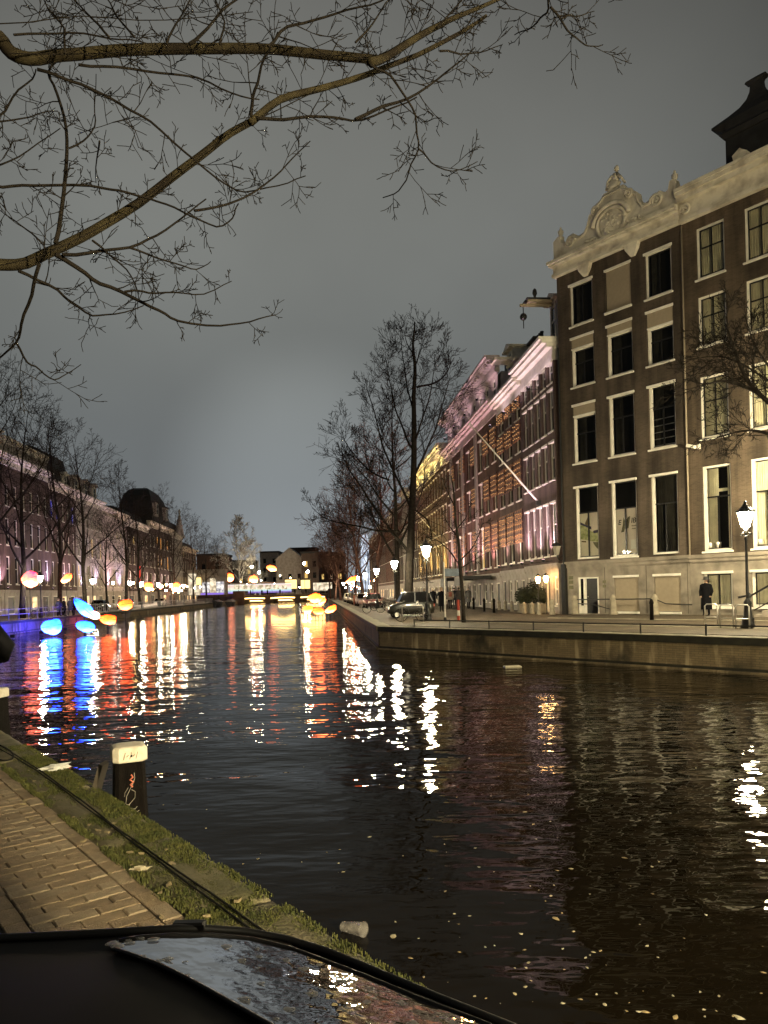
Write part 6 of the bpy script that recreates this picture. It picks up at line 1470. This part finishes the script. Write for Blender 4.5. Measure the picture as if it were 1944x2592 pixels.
for k, (px, py, sc, lab) in enumerate(((1317, 1552, 1.0, 'leftmost clipped round bush in a tub by the mauve house'), (1342, 1552, .95, 'taller ragged bush between two clipped ones'), (1370, 1553, 1.0, 'clipped bush behind the stone bollards, second from the right'), (1407, 1552, 1.15, 'rightmost large round bush in a tub beside the crested house'))):
    p = gnd(px, py); p = p + D2*1.2 + N2*.6; o = empty('potted_bush', p); tag(o, lab, 'plant', 'potted bushes by the mauve house')
    MB().loft([[(-.38*sc*q, -.38*sc*q, z), (.38*sc*q, -.38*sc*q, z), (.38*sc*q, .38*sc*q, z), (-.38*sc*q, .38*sc*q, z)] for q, z in ((.85, 0), (1, .5), (1.06, .52), (1.06, .58))]).obj('tub', M['planter'], o)
    g = random.Random(k + 5); mb = MB(); rx = .55*sc; cz = 1.05*sc if k != 1 else 1.25
    for i in range(900):
        d = Vector((g.gauss(0, 1), g.gauss(0, 1), g.gauss(0, 1))).normalized(); q = rx * g.uniform(.72, 1.08); c = Vector((d.x*q, d.y*q, cz + d.z*q*(1 if k != 1 else 1.35)))
        u = d.orthogonal().normalized(); w = d.cross(u); a = g.uniform(0, 6.28); e = (u*math.cos(a) + w*math.sin(a)) * .055; f2 = (d + Vector((g.gauss(0, .5), g.gauss(0, .5), g.gauss(0, .5)))).normalized() * .07
        mb._add([tuple(c - e), tuple(c + e), tuple(c + f2)], [(0, 1, 2)])
    mb.ball((0, 0, cz), rx*.75, 10, 8, 0, .3, k).obj('foliage', M['leafgreen'], o)
    MB().tube([(0, 0, .55), (0, 0, cz)], .04, 6).obj('stem', M['bark'], o)
fp0 = rowpos(3.2) - N2*.1; fp0.z = 6.9
fo = empty('flagpole', fp0); tag(fo, 'long white flagpole slanting out from the mauve house front', 'flagpole')
MB().tube([(0, 0, 0), (-4.15, .6, 5.2)], [.06, .035], 8).ball((-4.18, .6, 5.24), .08, 7, 5).obj('pole', M['white'], fo, True); MB().box(-.2, .12, -.06, .06, -.12, .16).obj('socket', M['iron'], fo)
fp0 = rowpos(44) - N2*.1; fp0.z = 8.0
fo = empty('flagpole', fp0); tag(fo, 'white flagpole slanting from the ochre-lit house behind the big tree', 'flagpole'); MB().tube([(0, 0, 0), (-3.6, -.6, 4.2)], [.06, .035], 8).obj('pole', M['white'], fo, True); MB().box(-.2, .12, -.06, .06, -.12, .16).obj('socket', M['iron'], fo)
M['orangeb'] = mat('orange_notice', (.45, .15, .07), .6, .2, 5)
nb_ = empty('notice_board', gnd(903, 1533)); tag(nb_, 'orange notice board in a pale frame before the parked cars', 'sign'); s = nb_.location.y/1880
MB().box(-8*s, 8*s, 0, .06, 4*s, 26*s).obj('panel', M['orangeb'], nb_); f = MB(); ringbox(f, 18*s, 25*s, 1.2*s, -.03, .09, -9*s, 3*s); f.obj('frame', M['tan'], nb_); MB().box(-6*s, 6*s, -.02, -.001, 17*s, 24*s).obj('poster', mat('pale_orange_print', (.55, .26, .18), .6, .1, 6), nb_)
for dx in (-8.4, 8.4): MB().box((dx-.5)*s, (dx+.5)*s, 0, .06, 0, 3*s).obj('leg', M['tan'], nb_)
for px, py, hpx, lab, m in ((1127, 1572, 150, 'thin pale sign pole beside the walkers, right of the lantern', 'metal'), (943, 1528, 110, 'pale pole left of the lantern behind the bicycles', 'tan'), (934, 1535, 140, 'dark pole nearest the lit hanging banner', 'wood'), (958, 1524, 100, 'square dark pillar topped by a small roof', 'tan')):
    p = gnd(px, py); o = empty('street_pole', p); tag(o, lab, 'pole'); hh = hpx/1880*p.y
    MB().tube([(0, 0, 0), (0, 0, hh)], .045, 7).obj('shaft', M[m], o); MB().lathe([(.08, 0), (.08, .15), (.05, .2)], 8).obj('foot', M['iron'], o)
    if px == 1127: MB().box(-.02, .9, -.02, .02, hh-.75, hh-.35).obj('sign_plate', mat('blue_grey_plate', (.10, .13, .17), .4, .2, 5), o, rot=(0, 0, .5)); MB().tube([(.9, .4, hh-.4), (1.1, .5, 1.6)], .02, 5).obj('brace', M['metal'], o)
o = empty('marker_post', gnd(1161, 1572)); tag(o, 'red and white striped post at the foot of the young tree', 'post')
for i in range(4): MB().lathe([(.07, i*.27), (.07, i*.27+.268)], 10).obj('stripe', mat('red_post_paint', (.45, .06, .03), .5, .1, 5) if i in (0, 2, 3) else M['white'], o)
# market canopies before the stepped doorways
for k, (t, lab) in enumerate(((17, 'dark canopy over the doorway behind the walkers'), (24, 'second dark canopy farther along the row'))):
    p = rowpos(t) - N2*2.2; o = empty('canopy', p, ang(-D2)); tag(o, lab, 'canopy')
    MB().box(-1.6, 1.6, -.6, 1.8, 2.4, 2.65).box(-1.6, 1.6, -.62, -.58, 1.9, 2.4).obj('hood', M['roof'], o)
    for x in (-1.5, 1.5): MB().tube([(x, -.5, 0), (x, -.5, 2.4)], .04, 6).obj('support', M['iron'], o)

# small lights strung along the quays near the bridge
g = random.Random(99); bulb = MB().ball((0, 0, 0), .17, 7, 5).mesh('bulb', M['lampglass_w'])
for side in ('left', 'right'):
    for k in range(7):
        Y = 150 + k*11.5; x = (ledge(Y) - 4.5 - g.random()*3) if side == 'left' else (redge(Y) + 4 + g.random()*3); z = 2.6 + g.random()*1.6
        o = empty('wall_lamp', (x, Y, 0)); tag(o, f'small warm lamp by the house fronts, {ORD[k]} towards the bridge on the {side} bank', 'lamp', f'small lamps on the {side} bank')
        inst(bulb, 'bulb', o, (0, 0, z)); MB().tube([(0, 0, 0), (0, 0, z - .15)], .03, 5).obj('pole', M['iron'], o)
for k in range(6):
    p = at(590 + k*36, 1497, 244 + (k % 3)*6); o = empty('wall_lamp', (p.x, p.y, 1.3)); tag(o, f'{ORD[k]} small warm lamp from the left beyond the bridge deck', 'lamp', 'small lamps beyond the bridge')
    z = 2.4 + (k*7 % 5)*.7; inst(bulb, 'bulb', o, (0, 0, z)); MB().tube([(0, 0, 0), (0, 0, z - .15)], .03, 5).obj('pole', M['iron'], o)
for k in range(9):
    px = 500 + k*34 + g.uniform(-8, 8); a = ray(px, 1500)[0]; person((a*234, 234.2, 1.42), g.uniform(0, 6), 'stand', f'dark silhouette on the far bridge, {ORD[k]} from the left')

# shop lanterns crowding the far quays
g = random.Random(5); bl = {c: MB().ball((0, 0, 0), .24, 8, 6).mesh('bulb', glow('shop_lantern_%s' % c, k, 55)) for c, k in (('amber', (1.0, .62, .22)), ('white', (1.0, .88, .66)), ('red', (1.0, .22, .10)))}
FAR = ['first', 'second', 'third', 'fourth', 'fifth', 'sixth', 'seventh', 'eighth', 'ninth', 'tenth', 'eleventh', 'twelfth', 'thirteenth', 'fourteenth']
for side in ('left', 'right'):
    for k in range(14):
        Y = 118 + k*7.6; x = (ledge(Y) - 9.5 + g.uniform(-.6, 3.5)) if side == 'left' else (redge(Y) + 8.5 - g.uniform(0, 3.5)); c = g.choice(('amber', 'amber', 'white', 'red')); z = 2.3 + g.random()*2.2
        o = empty('shop_lantern', (x, Y, 0)); tag(o, f'{c} shop lantern, {FAR[k]} towards the bridge along the {side} bank fronts', 'lantern', f'shop lanterns on the {side} bank')
        inst(bl[c], 'globe', o, (0, 0, z)); MB().tube([(0, 0, 0), (0, 0, z - .2)], .03, 5).obj('post', M['iron'], o)
for k in range(12):
    p = at(560 + k*22 + g.uniform(-6, 6), 1497, 243 + g.random()*22); c = g.choice(('amber', 'white', 'amber')); o = empty('shop_lantern', (p.x, p.y, 1.3)); tag(o, f'{c} lantern, {FAR[k]} from the left beyond the bridge', 'lantern', 'shop lanterns beyond the bridge')
    z = 2.0 + g.random()*4; inst(bl[c], 'globe', o, (0, 0, z)); MB().tube([(0, 0, 0), (0, 0, z - .2)], .03, 5).obj('post', M['iron'], o)
# ------------------------------------------------------------------ branches overhead, reaching in from a tree on the near quay
zA = lambda pts: [(x*.5859, y*.5859) for x, y in pts]
zB = lambda pts: [(900 + x*.6293, y*.6293) for x, y in pts]
NT = empty('bare_tree', (-4.3, 4.6, 0)); tag(NT, 'large bare tree whose mossy boughs arch over the near quay from the left', 'tree'); npn = NT.location.copy()
rg = random.Random(2024)
Dp = lambda f: 5.0 + .9*f
S = 5.0 / 1880                       # metres per photo pixel at the boughs
TT = dict(seg=.07, wander=.085, up=.03, taper=.72, rmin=.0029, depth=3, nb=[4, 4, 3], start=[.25, .25, .3], angle=[(44, 12), (44, 12), (42, 12)], ratio=[.5, .52, .55], fall=[.3, .3, .3], rr=[.62, .66, .7])
PT = dict(jit=.010, per_m=4.2, f0=.10, an=(50, 14), len=(.14, .42), rmax=.0062, T=TT)
bough = MB(); twigs = MB()
traced([(21*S, 12.5*S, [(-330, -60), (-160, 40), (-60, 70), (0, 95), (25, 135), (70, 150), (150, 141), (290, 127), (470, 123), (640, 121), (820, 138), (960, 152)]), (13*S, 4*S, zB([(60, 250), (120, 232), (250, 150), (380, 80), (500, 30), (640, -30)])),
        (18.5*S, 10.5*S, [(-400, 560), (-200, 640), (-60, 668), (0, 672), (60, 668), (140, 633), (235, 586), (350, 516), (470, 422), (560, 352), (633, 310)]), (10.5*S, 5*S, [(633, 310), (703, 252), (820, 222), (940, 188), (1055, 140), (1170, 82), (1230, 40)])],
       Dp, bough, rg, dict(jit=.004), 5, False)
paths = [(6*S, 3*S, zA([(240, 1050), (265, 900), (290, 700), (285, 560), (250, 400), (200, 310), (270, 240)])), (6.5*S, 1.6*S, zA([(240, 1100), (330, 1150), (430, 1220), (560, 1280), (680, 1340), (760, 1390), (950, 1410), (1080, 1395), (1190, 1360)])),
         (5*S, 2.2*S, zA([(170, 1140), (135, 1270), (100, 1400), (70, 1475), (0, 1550), (-60, 1590)])), (3*S, 1.2*S, zA([(70, 1480), (110, 1560), (170, 1600), (230, 1645), (290, 1620), (350, 1575)])),
         (4.5*S, 1.6*S, zA([(80, 1170), (210, 1225), (300, 1300), (400, 1370), (500, 1365), (620, 1320)])), (5*S, 2*S, zA([(270, 1100), (440, 1085), (560, 1070), (680, 1020), (780, 950), (890, 860)])), (3.6*S, 1.5*S, zA([(840, 910), (960, 890), (1060, 850), (1180, 770), (1270, 680), (1340, 610)])),
         (4.2*S, 2*S, zA([(-60, 800), (0, 798), (150, 795), (400, 800), (520, 820), (620, 850), (720, 885), (820, 930), (940, 990), (1000, 940), (1030, 880)])), (4.4*S, 1.6*S, zA([(160, 300), (300, 350), (430, 400), (560, 470), (700, 560), (860, 700), (960, 790), (1050, 835), (1200, 800), (1320, 760)])),
         (3.8*S, 2*S, zA([(340, 280), (500, 290), (700, 320), (850, 345), (1000, 395), (1120, 430)])), (3.6*S, 2*S, zA([(-40, 545), (0, 500), (60, 430), (140, 350), (155, 300)])), (3*S, 1.5*S, zA([(-40, 535), (0, 525), (130, 500), (250, 480)])), (3*S, 1.5*S, zA([(-40, 730), (0, 710), (120, 650), (260, 555)])),
         (3.2*S, 1.4*S, zA([(400, 1040), (480, 1110), (560, 1190), (600, 1290)])), (3.2*S, 1.3*S, zA([(540, 1260), (640, 1265), (760, 1265), (880, 1275), (1000, 1215)])), (3*S, 1.3*S, zA([(560, 1070), (660, 1100), (760, 1140), (850, 1165), (910, 1130)])),
         (5*S, 2.2*S, zA([(820, 190), (900, 120), (1000, 20), (1080, -40)])), (3.4*S, 1.6*S, zA([(720, 190), (760, 110), (800, 40), (860, -40)])), (4.5*S, 2*S, zA([(1160, 200), (1210, 130), (1300, 100), (1450, 60), (1600, 20), (1720, -30)])), (5*S, 2.5*S, zA([(1085, 500), (1095, 420), (1120, 320), (1150, 220), (1200, 140)])),
         (5*S, 2*S, zA([(1110, 510), (1220, 510), (1400, 495), (1520, 525), (1659, 480), (1800, 420)])), (3.4*S, 1.5*S, zA([(280, 230), (290, 120), (200, 30), (170, -30)])), (3.4*S, 1.5*S, zA([(470, 160), (400, 80), (330, 10), (300, -40)])), (3.2*S, 1.5*S, zA([(60, 150), (240, 140), (420, 155), (560, 165), (680, 200)])),
         (3*S, 1.4*S, zA([(580, 160), (500, 80), (460, 0), (440, -40)])), (3*S, 1.4*S, zA([(950, 190), (980, 90), (940, 10), (920, -40)])), (2.6*S, 1.2*S, zA([(180, 1050), (110, 985), (40, 940), (-20, 900)])), (2.6*S, 1.2*S, zA([(430, 610), (420, 690), (415, 790)])), (2.6*S, 1.2*S, zA([(300, 640), (390, 600), (415, 520), (410, 430), (415, 320)])),
         (3.6*S, 1.5*S, zB([(60, 260), (130, 310), (210, 400), (250, 500), (255, 600), (210, 700), (175, 770), (110, 795)])), (2.4*S, 1.2*S, zB([(255, 600), (300, 660), (390, 690), (490, 650)])), (5*S, 1.6*S, zB([(0, 480), (100, 440), (200, 400), (330, 320), (420, 240), (480, 190)])), (3*S, 1.2*S, zB([(340, 205), (420, 215), (500, 212), (590, 180)])),
         (3.2*S, 1.5*S, zB([(770, -60), (785, 30), (740, 80), (690, 120), (640, 140)])), (3.4*S, 1.4*S, zB([(785, 30), (840, 100), (880, 160), (930, 190), (995, 180)])), (2.4*S, 1.2*S, zB([(830, 75), (890, 68), (960, 45)])), (3*S, 1.3*S, zB([(0, 170), (60, 100), (130, 20), (170, -40)])), (3*S, 1.3*S, zB([(330, 110), (400, 40), (450, -30)]))]
traced(paths, Dp, twigs, rg, PT, 5)
# fine spray along the thick boughs too
PT2 = dict(PT); PT2['per_m'] = 5.5; PT2['len'] = (.16, .5)
sink = MB()
for pth in ([(25, 135), (150, 141), (470, 123), (820, 138), (960, 152)], [(0, 672), (140, 633), (350, 516), (560, 352), (633, 310)], [(633, 310), (820, 222), (1055, 140), (1230, 40)], zB([(60, 250), (250, 150), (500, 30)]), [(0, 60), (200, 40), (420, 50), (640, 30)]):
    traced([(.004, .003, pth)], Dp, twigs, rg, PT2, 5)
tk = MB().tube([(-4.3, 4.6, -.1), (-4.25, 4.62, 1.0), (-4.2, 4.7, 2.2), (-4.15, 4.8, 3.4), (-4.2, 4.9, 5.2), (-4.3, 5.0, 8)], [.34, .27, .24, .22, .16, .05], 12)
tk.tube([(-4.17, 4.75, 2.6), (-4.0, 4.9, 3.4), tuple(at(-400, 560, 5.0))], [.17, .13, .057], 9).tube([(-4.18, 4.9, 4.6), (-4.0, 5.0, 5.2), tuple(at(-330, -60, 5.0))], [.14, .10, .064], 9)
for mb, nm, m in ((tk, 'trunk', 'bark_near'), (bough, 'bough', 'bark_near'), (twigs, 'crown', 'bark_twig')):
    mb.v = [(x - npn.x, y - npn.y, z - npn.z) for x, y, z in mb.v]; mb.obj(nm, M[m], NT, True)

# ------------------------------------------------------------------ mooring posts
def mooring(p, label, rz, graffiti):
    o = empty('mooring_post', (p.x, p.y, WATER - .8), rz); tag(o, label, 'mooring post', 'mooring posts along the near quay'); z0 = WATER - .8; o.scale = (.8, .8, 1)
    zt = .26 - z0
    rs = []
    for z, w in ((0, .19), (zt*.45, .19), (zt*.75, .165), (zt, .145)):
        c = w*.22; rs.append([(-w+c, -w, z), (w-c, -w, z), (w, -w+c, z), (w, w-c, z), (w-c, w, z), (-w+c, w, z), (-w, w-c, z), (-w, -w+c, z)])
    MB().loft(rs).obj('timber', M['wood'], o)
    rs = []
    for z, w in ((zt+.002, .162), (zt+.012, .170), (zt+.105, .170), (zt+.122, .155), (zt+.130, .12)):
        c = w*.32; rs.append([(-w+c, -w, z), (w-c, -w, z), (w, -w+c, z), (w, w-c, z), (w-c, w, z), (-w+c, w, z), (-w, w-c, z), (-w, -w+c, z)])
    cp = MB().loft(rs).obj('cap', M['postcap'], o)
    if graffiti:
        yf = lambda z: -(.165 - .02 * (z - zt*.75) / (zt*.25)) - .004
        def line(pts, r, m, nm):
            MB().tube([(x, yf(zt - d) - .001, zt - d) for x, d in pts], r, 4).obj(nm, m, o)
        red = mat('red_scrawl_paint', (.40, .10, .05), .6, .2, 9); pale = mat('pale_scrawl_paint', (.32, .29, .24), .6, .2, 9); dk = mat('brown_scrawl_paint', (.20, .15, .09), .6, .2, 9)
        line([(.00, .10), (.018, .12), (-.012, .14), (.02, .16), (-.01, .18), (.012, .20)], .010, red, 'scrawl')
        line([(.03, .085), (.035, .13), (.015, .17), (-.01, .21), (-.05, .27), (-.06, .33), (-.03, .34), (.03, .29), (.035, .24), (.0, .22)], .0028, pale, 'scrawl')
        line([(-.02, .33), (-.05, .40), (-.02, .37), (.03, .38), (.05, .36)], .0028, pale, 'scrawl'); line([(-.055, .44), (-.035, .41), (-.06, .46), (-.01, .45), (.03, .41), (.07, .395)], .0028, pale, 'scrawl'); line([(-.03, .20), (-.065, .24), (-.07, .27)], .002, pale, 'scrawl')
        for k, (x, d) in enumerate(((-.06, .03), (-.03, .06), (0, .035), (.03, .06), (.06, .03))):
            MB().tube([(x-.012, -.1715, zt+.03+.02*(k % 2)), (x+.008, -.1715, zt+.085-.02*(k % 2))], .0045, 4).obj('scrawl', dk, o)
        MB().ball((.005, -.170, zt+.055), .011, 8, 6).obj('bolt_hole', M['black'], o)
    return o
d_ = E0 + D1*3.655 + N1*.2; mooring(d_, 'black timber mooring post with white cap and scrawl at the near quay', .46, True)
d_ = E0 + D1*9.05 + N1*.2; mooring(d_, 'second white-capped mooring post, cut by the left edge', -.16, False)
pb = E0 + D1*4.25 + N1*.10; o = MB().box(-.02, .02, -.05, .05, -.6, .30).obj('broken_plank', mat('grey_driftwood', (.12, .10, .075), .8, .3, 5), None, loc=(pb.x, pb.y, -.12), rot=(.1, .38, -.2)); tag(o, 'slanting broken plank beside the black mooring post', 'plank')

# ------------------------------------------------------------------ floating leaves and litter
fl = random.Random(31)
flo = [flake(.020, 40 + i, mat('floating_leaf_%d' % i, ((.50, .46, .32), (.42, .36, .22), (.36, .27, .13))[i], .6, .2, 20), 7, .12) for i in range(3)]
cnt = 0
while cnt < 165:
    px, py = fl.uniform(330, 1944), 1850 + 740 * fl.random() ** .8
    if py > 2592: continue
    p = gnd(px, py, WATER)
    if (p - E0).dot(N1) < .30: continue
    q = mnoise.noise(Vector((p.x*.5, p.y*.5, 0)))
    if fl.random() > .42 + 1.5*q: continue
    big = 1.9 if fl.random() < .12 else 1
    o = inst(fl.choice(flo), 'floating_leaf', None, (p.x, p.y, WATER + .002), (0, 0, fl.uniform(0, 6.28)), fl.uniform(.22, 1.25)*big); cnt += 1
    tag(o, 'small pale leaf floating on the dark water', 'leaf', 'leaves floating on the canal')
p = gnd(1297, 1689, WATER); o = MB().bev(-.28, .28, -.16, .16, -.02, .05, .02).obj('floating_board', M['paper'], None, loc=p, rot=(0, 0, .1)); tag(o, 'flat pale scrap floating below the far quay wall', 'litter')
p = gnd(868, 2356, WATER); M['clearplastic'] = mat('cloudy_clear_plastic', (.42, .40, .38), .25, .3, 12); M['clearplastic'].node_tree.nodes['Principled BSDF'].inputs['Alpha'].default_value = .45
o = MB().lathe([(.027, 0), (.029, .01), (.042, .15), (.046, .155), (.046, .162)], 14, cap=False).lathe([(.0, .002), (.030, .0)], 14).obj('plastic_cup', M['clearplastic'], None, True, loc=(p.x, p.y, WATER + .035), rot=(1.45, .0, .95)); o.scale = (1.3, 1.3, 1.3); tag(o, 'cloudy plastic cup lying in the water by the mossy quay edge', 'cup')

# ------------------------------------------------------------------ the dark car under the viewer
def carpt(px, py, z): 
    a, b = ray(px, py); Y = (z - H) / b; return Vector((a*Y, Y, z))
ZC = 0.96
outer = [(-330, 2400), (-150, 2384), (0, 2374), (150, 2368), (300, 2360), (430, 2352), (520, 2351), (620, 2358), (720, 2376), (820, 2406), (900, 2438), (1000, 2480), (1100, 2522), (1200, 2562), (1300, 2602), (1400, 2650)]
top = [(272, 2391), (300, 2381), (350, 2372), (430, 2366), (540, 2366), (640, 2376), (740, 2400), (840, 2438), (920, 2468), (1010, 2505), (1110, 2545), (1210, 2582), (1330, 2632)]
bot = [(272, 2391), (292, 2402), (330, 2415), (400, 2440), (470, 2474), (540, 2512), (600, 2546), (660, 2580), (720, 2614), (790, 2655), (860, 2700), (940, 2750), (1040, 2810)]
def hz(p):            # gentle crown of the panels
    return ZC - .09 * max(0, p.y - .95) ** 1.5 - .05 * (p.x + .3) ** 2 - .30 * max(0, p.x + .45) * max(0, p.y - .7)
def on_shell(px, py, lift=0.0):
    z = ZC
    for _ in range(6): z = hz(carpt(px, py, z)) + lift
    return carpt(px, py, z)
CAR = empty('parked_car', (-.3, -.6, 0)); tag(CAR, 'black car under the viewer with glossy windscreen reflecting the lights', 'car'); co_ = CAR.location.copy()
M['carnear'] = mat('black_matt_car_body', (.008, .007, .006), .6, .3, 3, .0, 30, spec=.08); M['trim'] = mat('black_rubber_trim', (.010, .009, .008), .5, .2, 6)
def windscreen_mat():
    m = bpy.data.materials.new('reflective_windscreen'); m.use_nodes = True; n = m.node_tree.nodes; l = m.node_tree.links; n.clear()
    o = n.new('ShaderNodeOutputMaterial'); mx = n.new('ShaderNodeMixShader'); d = n.new('ShaderNodeBsdfDiffuse'); g = n.new('ShaderNodeBsdfGlossy')
    d.inputs[0].default_value = (.02, .019, .018, 1); g.inputs['Roughness'].default_value = .025; g.inputs['Color'].default_value = (.9, .9, .92, 1)
    fr = n.new('ShaderNodeFresnel'); fr.inputs['IOR'].default_value = 6.0
    b = n.new('ShaderNodeBump'); b.inputs['Strength'].default_value = 1; b.inputs['Distance'].default_value = 1
    t = n.new('ShaderNodeTexNoise'); t.inputs['Scale'].default_value = 9; t.inputs['Detail'].default_value = 3
    q = n.new('ShaderNodeMath'); q.operation = 'MULTIPLY'; q.inputs[1].default_value = .0070
    l.new(n.new('ShaderNodeTexCoord').outputs['Object'], t.inputs['Vector']); l.new(t.outputs['Fac'], q.inputs[0]); l.new(q.outputs[0], b.inputs['Height']); l.new(b.outputs[0], g.inputs['Normal'])
    mx.inputs[0].default_value = .80; l.new(d.outputs[0], mx.inputs[1]); l.new(g.outputs[0], mx.inputs[2]); l.new(mx.outputs[0], o.inputs[0]); return m
gmb = MB(); k = 8; vs = []
for (a, b) in zip(top, bot):
    for j in range(k+1):
        f = j/k; p = on_shell(a[0]*(1-f) + b[0]*f, a[1]*(1-f) + b[1]*f, .006); vs.append(tuple(p - co_))
gmb._add(vs, [[i*(k+1)+j, i*(k+1)+j+1, (i+1)*(k+1)+j+1, (i+1)*(k+1)+j] for i in range(len(top)-1) for j in range(k)]); gmb.obj('windscreen', windscreen_mat(), CAR, True)
dg_ = random.Random(9); dm = MB()
for i in range(46):
    t_ = dg_.random(); i_ = min(len(top)-2, int(t_*(len(top)-1))); f_ = dg_.uniform(.06, .94); a, b = top[i_], bot[i_]; c, d = top[i_+1], bot[i_+1]; w_ = dg_.random()
    x_ = (a[0]*(1-f_)+b[0]*f_)*(1-w_) + (c[0]*(1-f_)+d[0]*f_)*w_; y_ = (a[1]*(1-f_)+b[1]*f_)*(1-w_) + (c[1]*(1-f_)+d[1]*f_)*w_
    p = on_shell(x_, y_, .0075) - co_; dm.ball(p, dg_.uniform(.003, .0085), 9, 6, 0, .7, i, (1.5, 1.2, .05))
SPK = mat('droplet_glints', (.30, .29, .27), .5, .2, 60); SPK.node_tree.nodes['Principled BSDF'].inputs['Alpha'].default_value = .5
dr_ = dm.obj('droplet_glints', SPK, CAR, True); tag(dr_, kind='stuff')  # pale flecks painted as light glinting on droplets
rim = [on_shell(*p) for p in outer]
ring0 = [p - co_ for p in rim] + [Vector((.70, .25, .90)) - co_, Vector((.80, -.3, .88)) - co_, Vector((.62, -.85, .82)) - co_, Vector((-1.2, -.95, .82)) - co_, Vector((-1.8, -.45, .88)) - co_, Vector((-1.9, .35, .93)) - co_]
cen = Vector((-.45, .2, 0))
def scaled(rr, k, z): return [Vector((c.x + (p.x - c.x)*k, c.y + (p.y - c.y)*k, p.z + z)) for p in rr for c in (cen - co_,)]
levels = [scaled(ring0, .90, -.72), scaled(ring0, 1.0, -.62), scaled(ring0, 1.02, -.35), scaled(ring0, 1.012, -.08), scaled(ring0, 1.004, -.025), ring0]
body = MB().loft(levels[::1], cap=False)
# top panel: concentric rings following the crown
tops = [ring0]
for kk in (.97, .90, .78, .6, .4, .2, .02):
    r_ = []
    for p in ring0:
        q = (cen - co_) + (p - (cen - co_))*kk; w = q + co_; r_.append(Vector((q.x, q.y, hz(w) if w.y > -.2 else ZC - .05*(w.x+.3)**2 - .02*abs(w.y+.2))))
    tops.append(r_)
body.loft(tops, cap=True); body.obj('body', M['carnear'], CAR, True)
MB().tube([on_shell(x, y, .004) - co_ for x, y in outer], .009, 7).obj('edge_trim', M['trim'], CAR, True)
MB().tube([on_shell(x, y, .007) - co_ for x, y in top[1:]], .004, 5).tube([on_shell(x, y, .007) - co_ for x, y in bot[1:]], .004, 5).obj('glass_seal', M['trim'], CAR, True)
q = on_shell(478, 2349); MB().bev(-.034, .034, -.012, .012, -.005, .010, .004).obj('washer_nozzle', M['trim'], CAR, loc=q - co_ + Vector((0, 0, .004)))
ty, rm = wheel_mesh(.3, .19)
for x, y in ((-1.35, .75), (.30, .62), (-1.30, -.60), (.42, -.52)):
    w = inst(ty, 'wheel', CAR, Vector((x, y, .3)) - co_, (math.pi/2, 0, .2)); inst(rm, 'rim', w)

VN = empty('shadow_van', E0 + D1*(-6.1) - N1*1.84, ang(D1) + math.pi); tag(VN, 'unseen dark box van added behind the viewer to shade the near paving', 'van')  # unseen van added to cast shade over the near paving
MB().bev(-2.1, 1.4, -.98, .98, .45, 2.6, .05).obj('cargo_box', M['carblk'], VN)
MB().loft([[(1.42, -.95, .4), (1.42, .95, .4), (1.42, .9, 2.0), (1.42, -.9, 2.0)], [(2.1, -.95, .4), (2.1, .95, .4), (2.1, .85, 1.9), (2.1, -.85, 1.9)], [(2.7, -.92, .4), (2.7, .92, .4), (2.7, .85, 1.15), (2.7, -.85, 1.15)]]).obj('cab', M['carblk'], VN)
ty, rm = wheel_mesh(.3, .19)
for x in (-1.4, 2.0):
    for sd in (-1, 1): w = inst(ty, 'wheel', VN, (x, sd*.85, .3), (math.pi/2*(-sd), 0, 0)); inst(rm, 'rim', w)
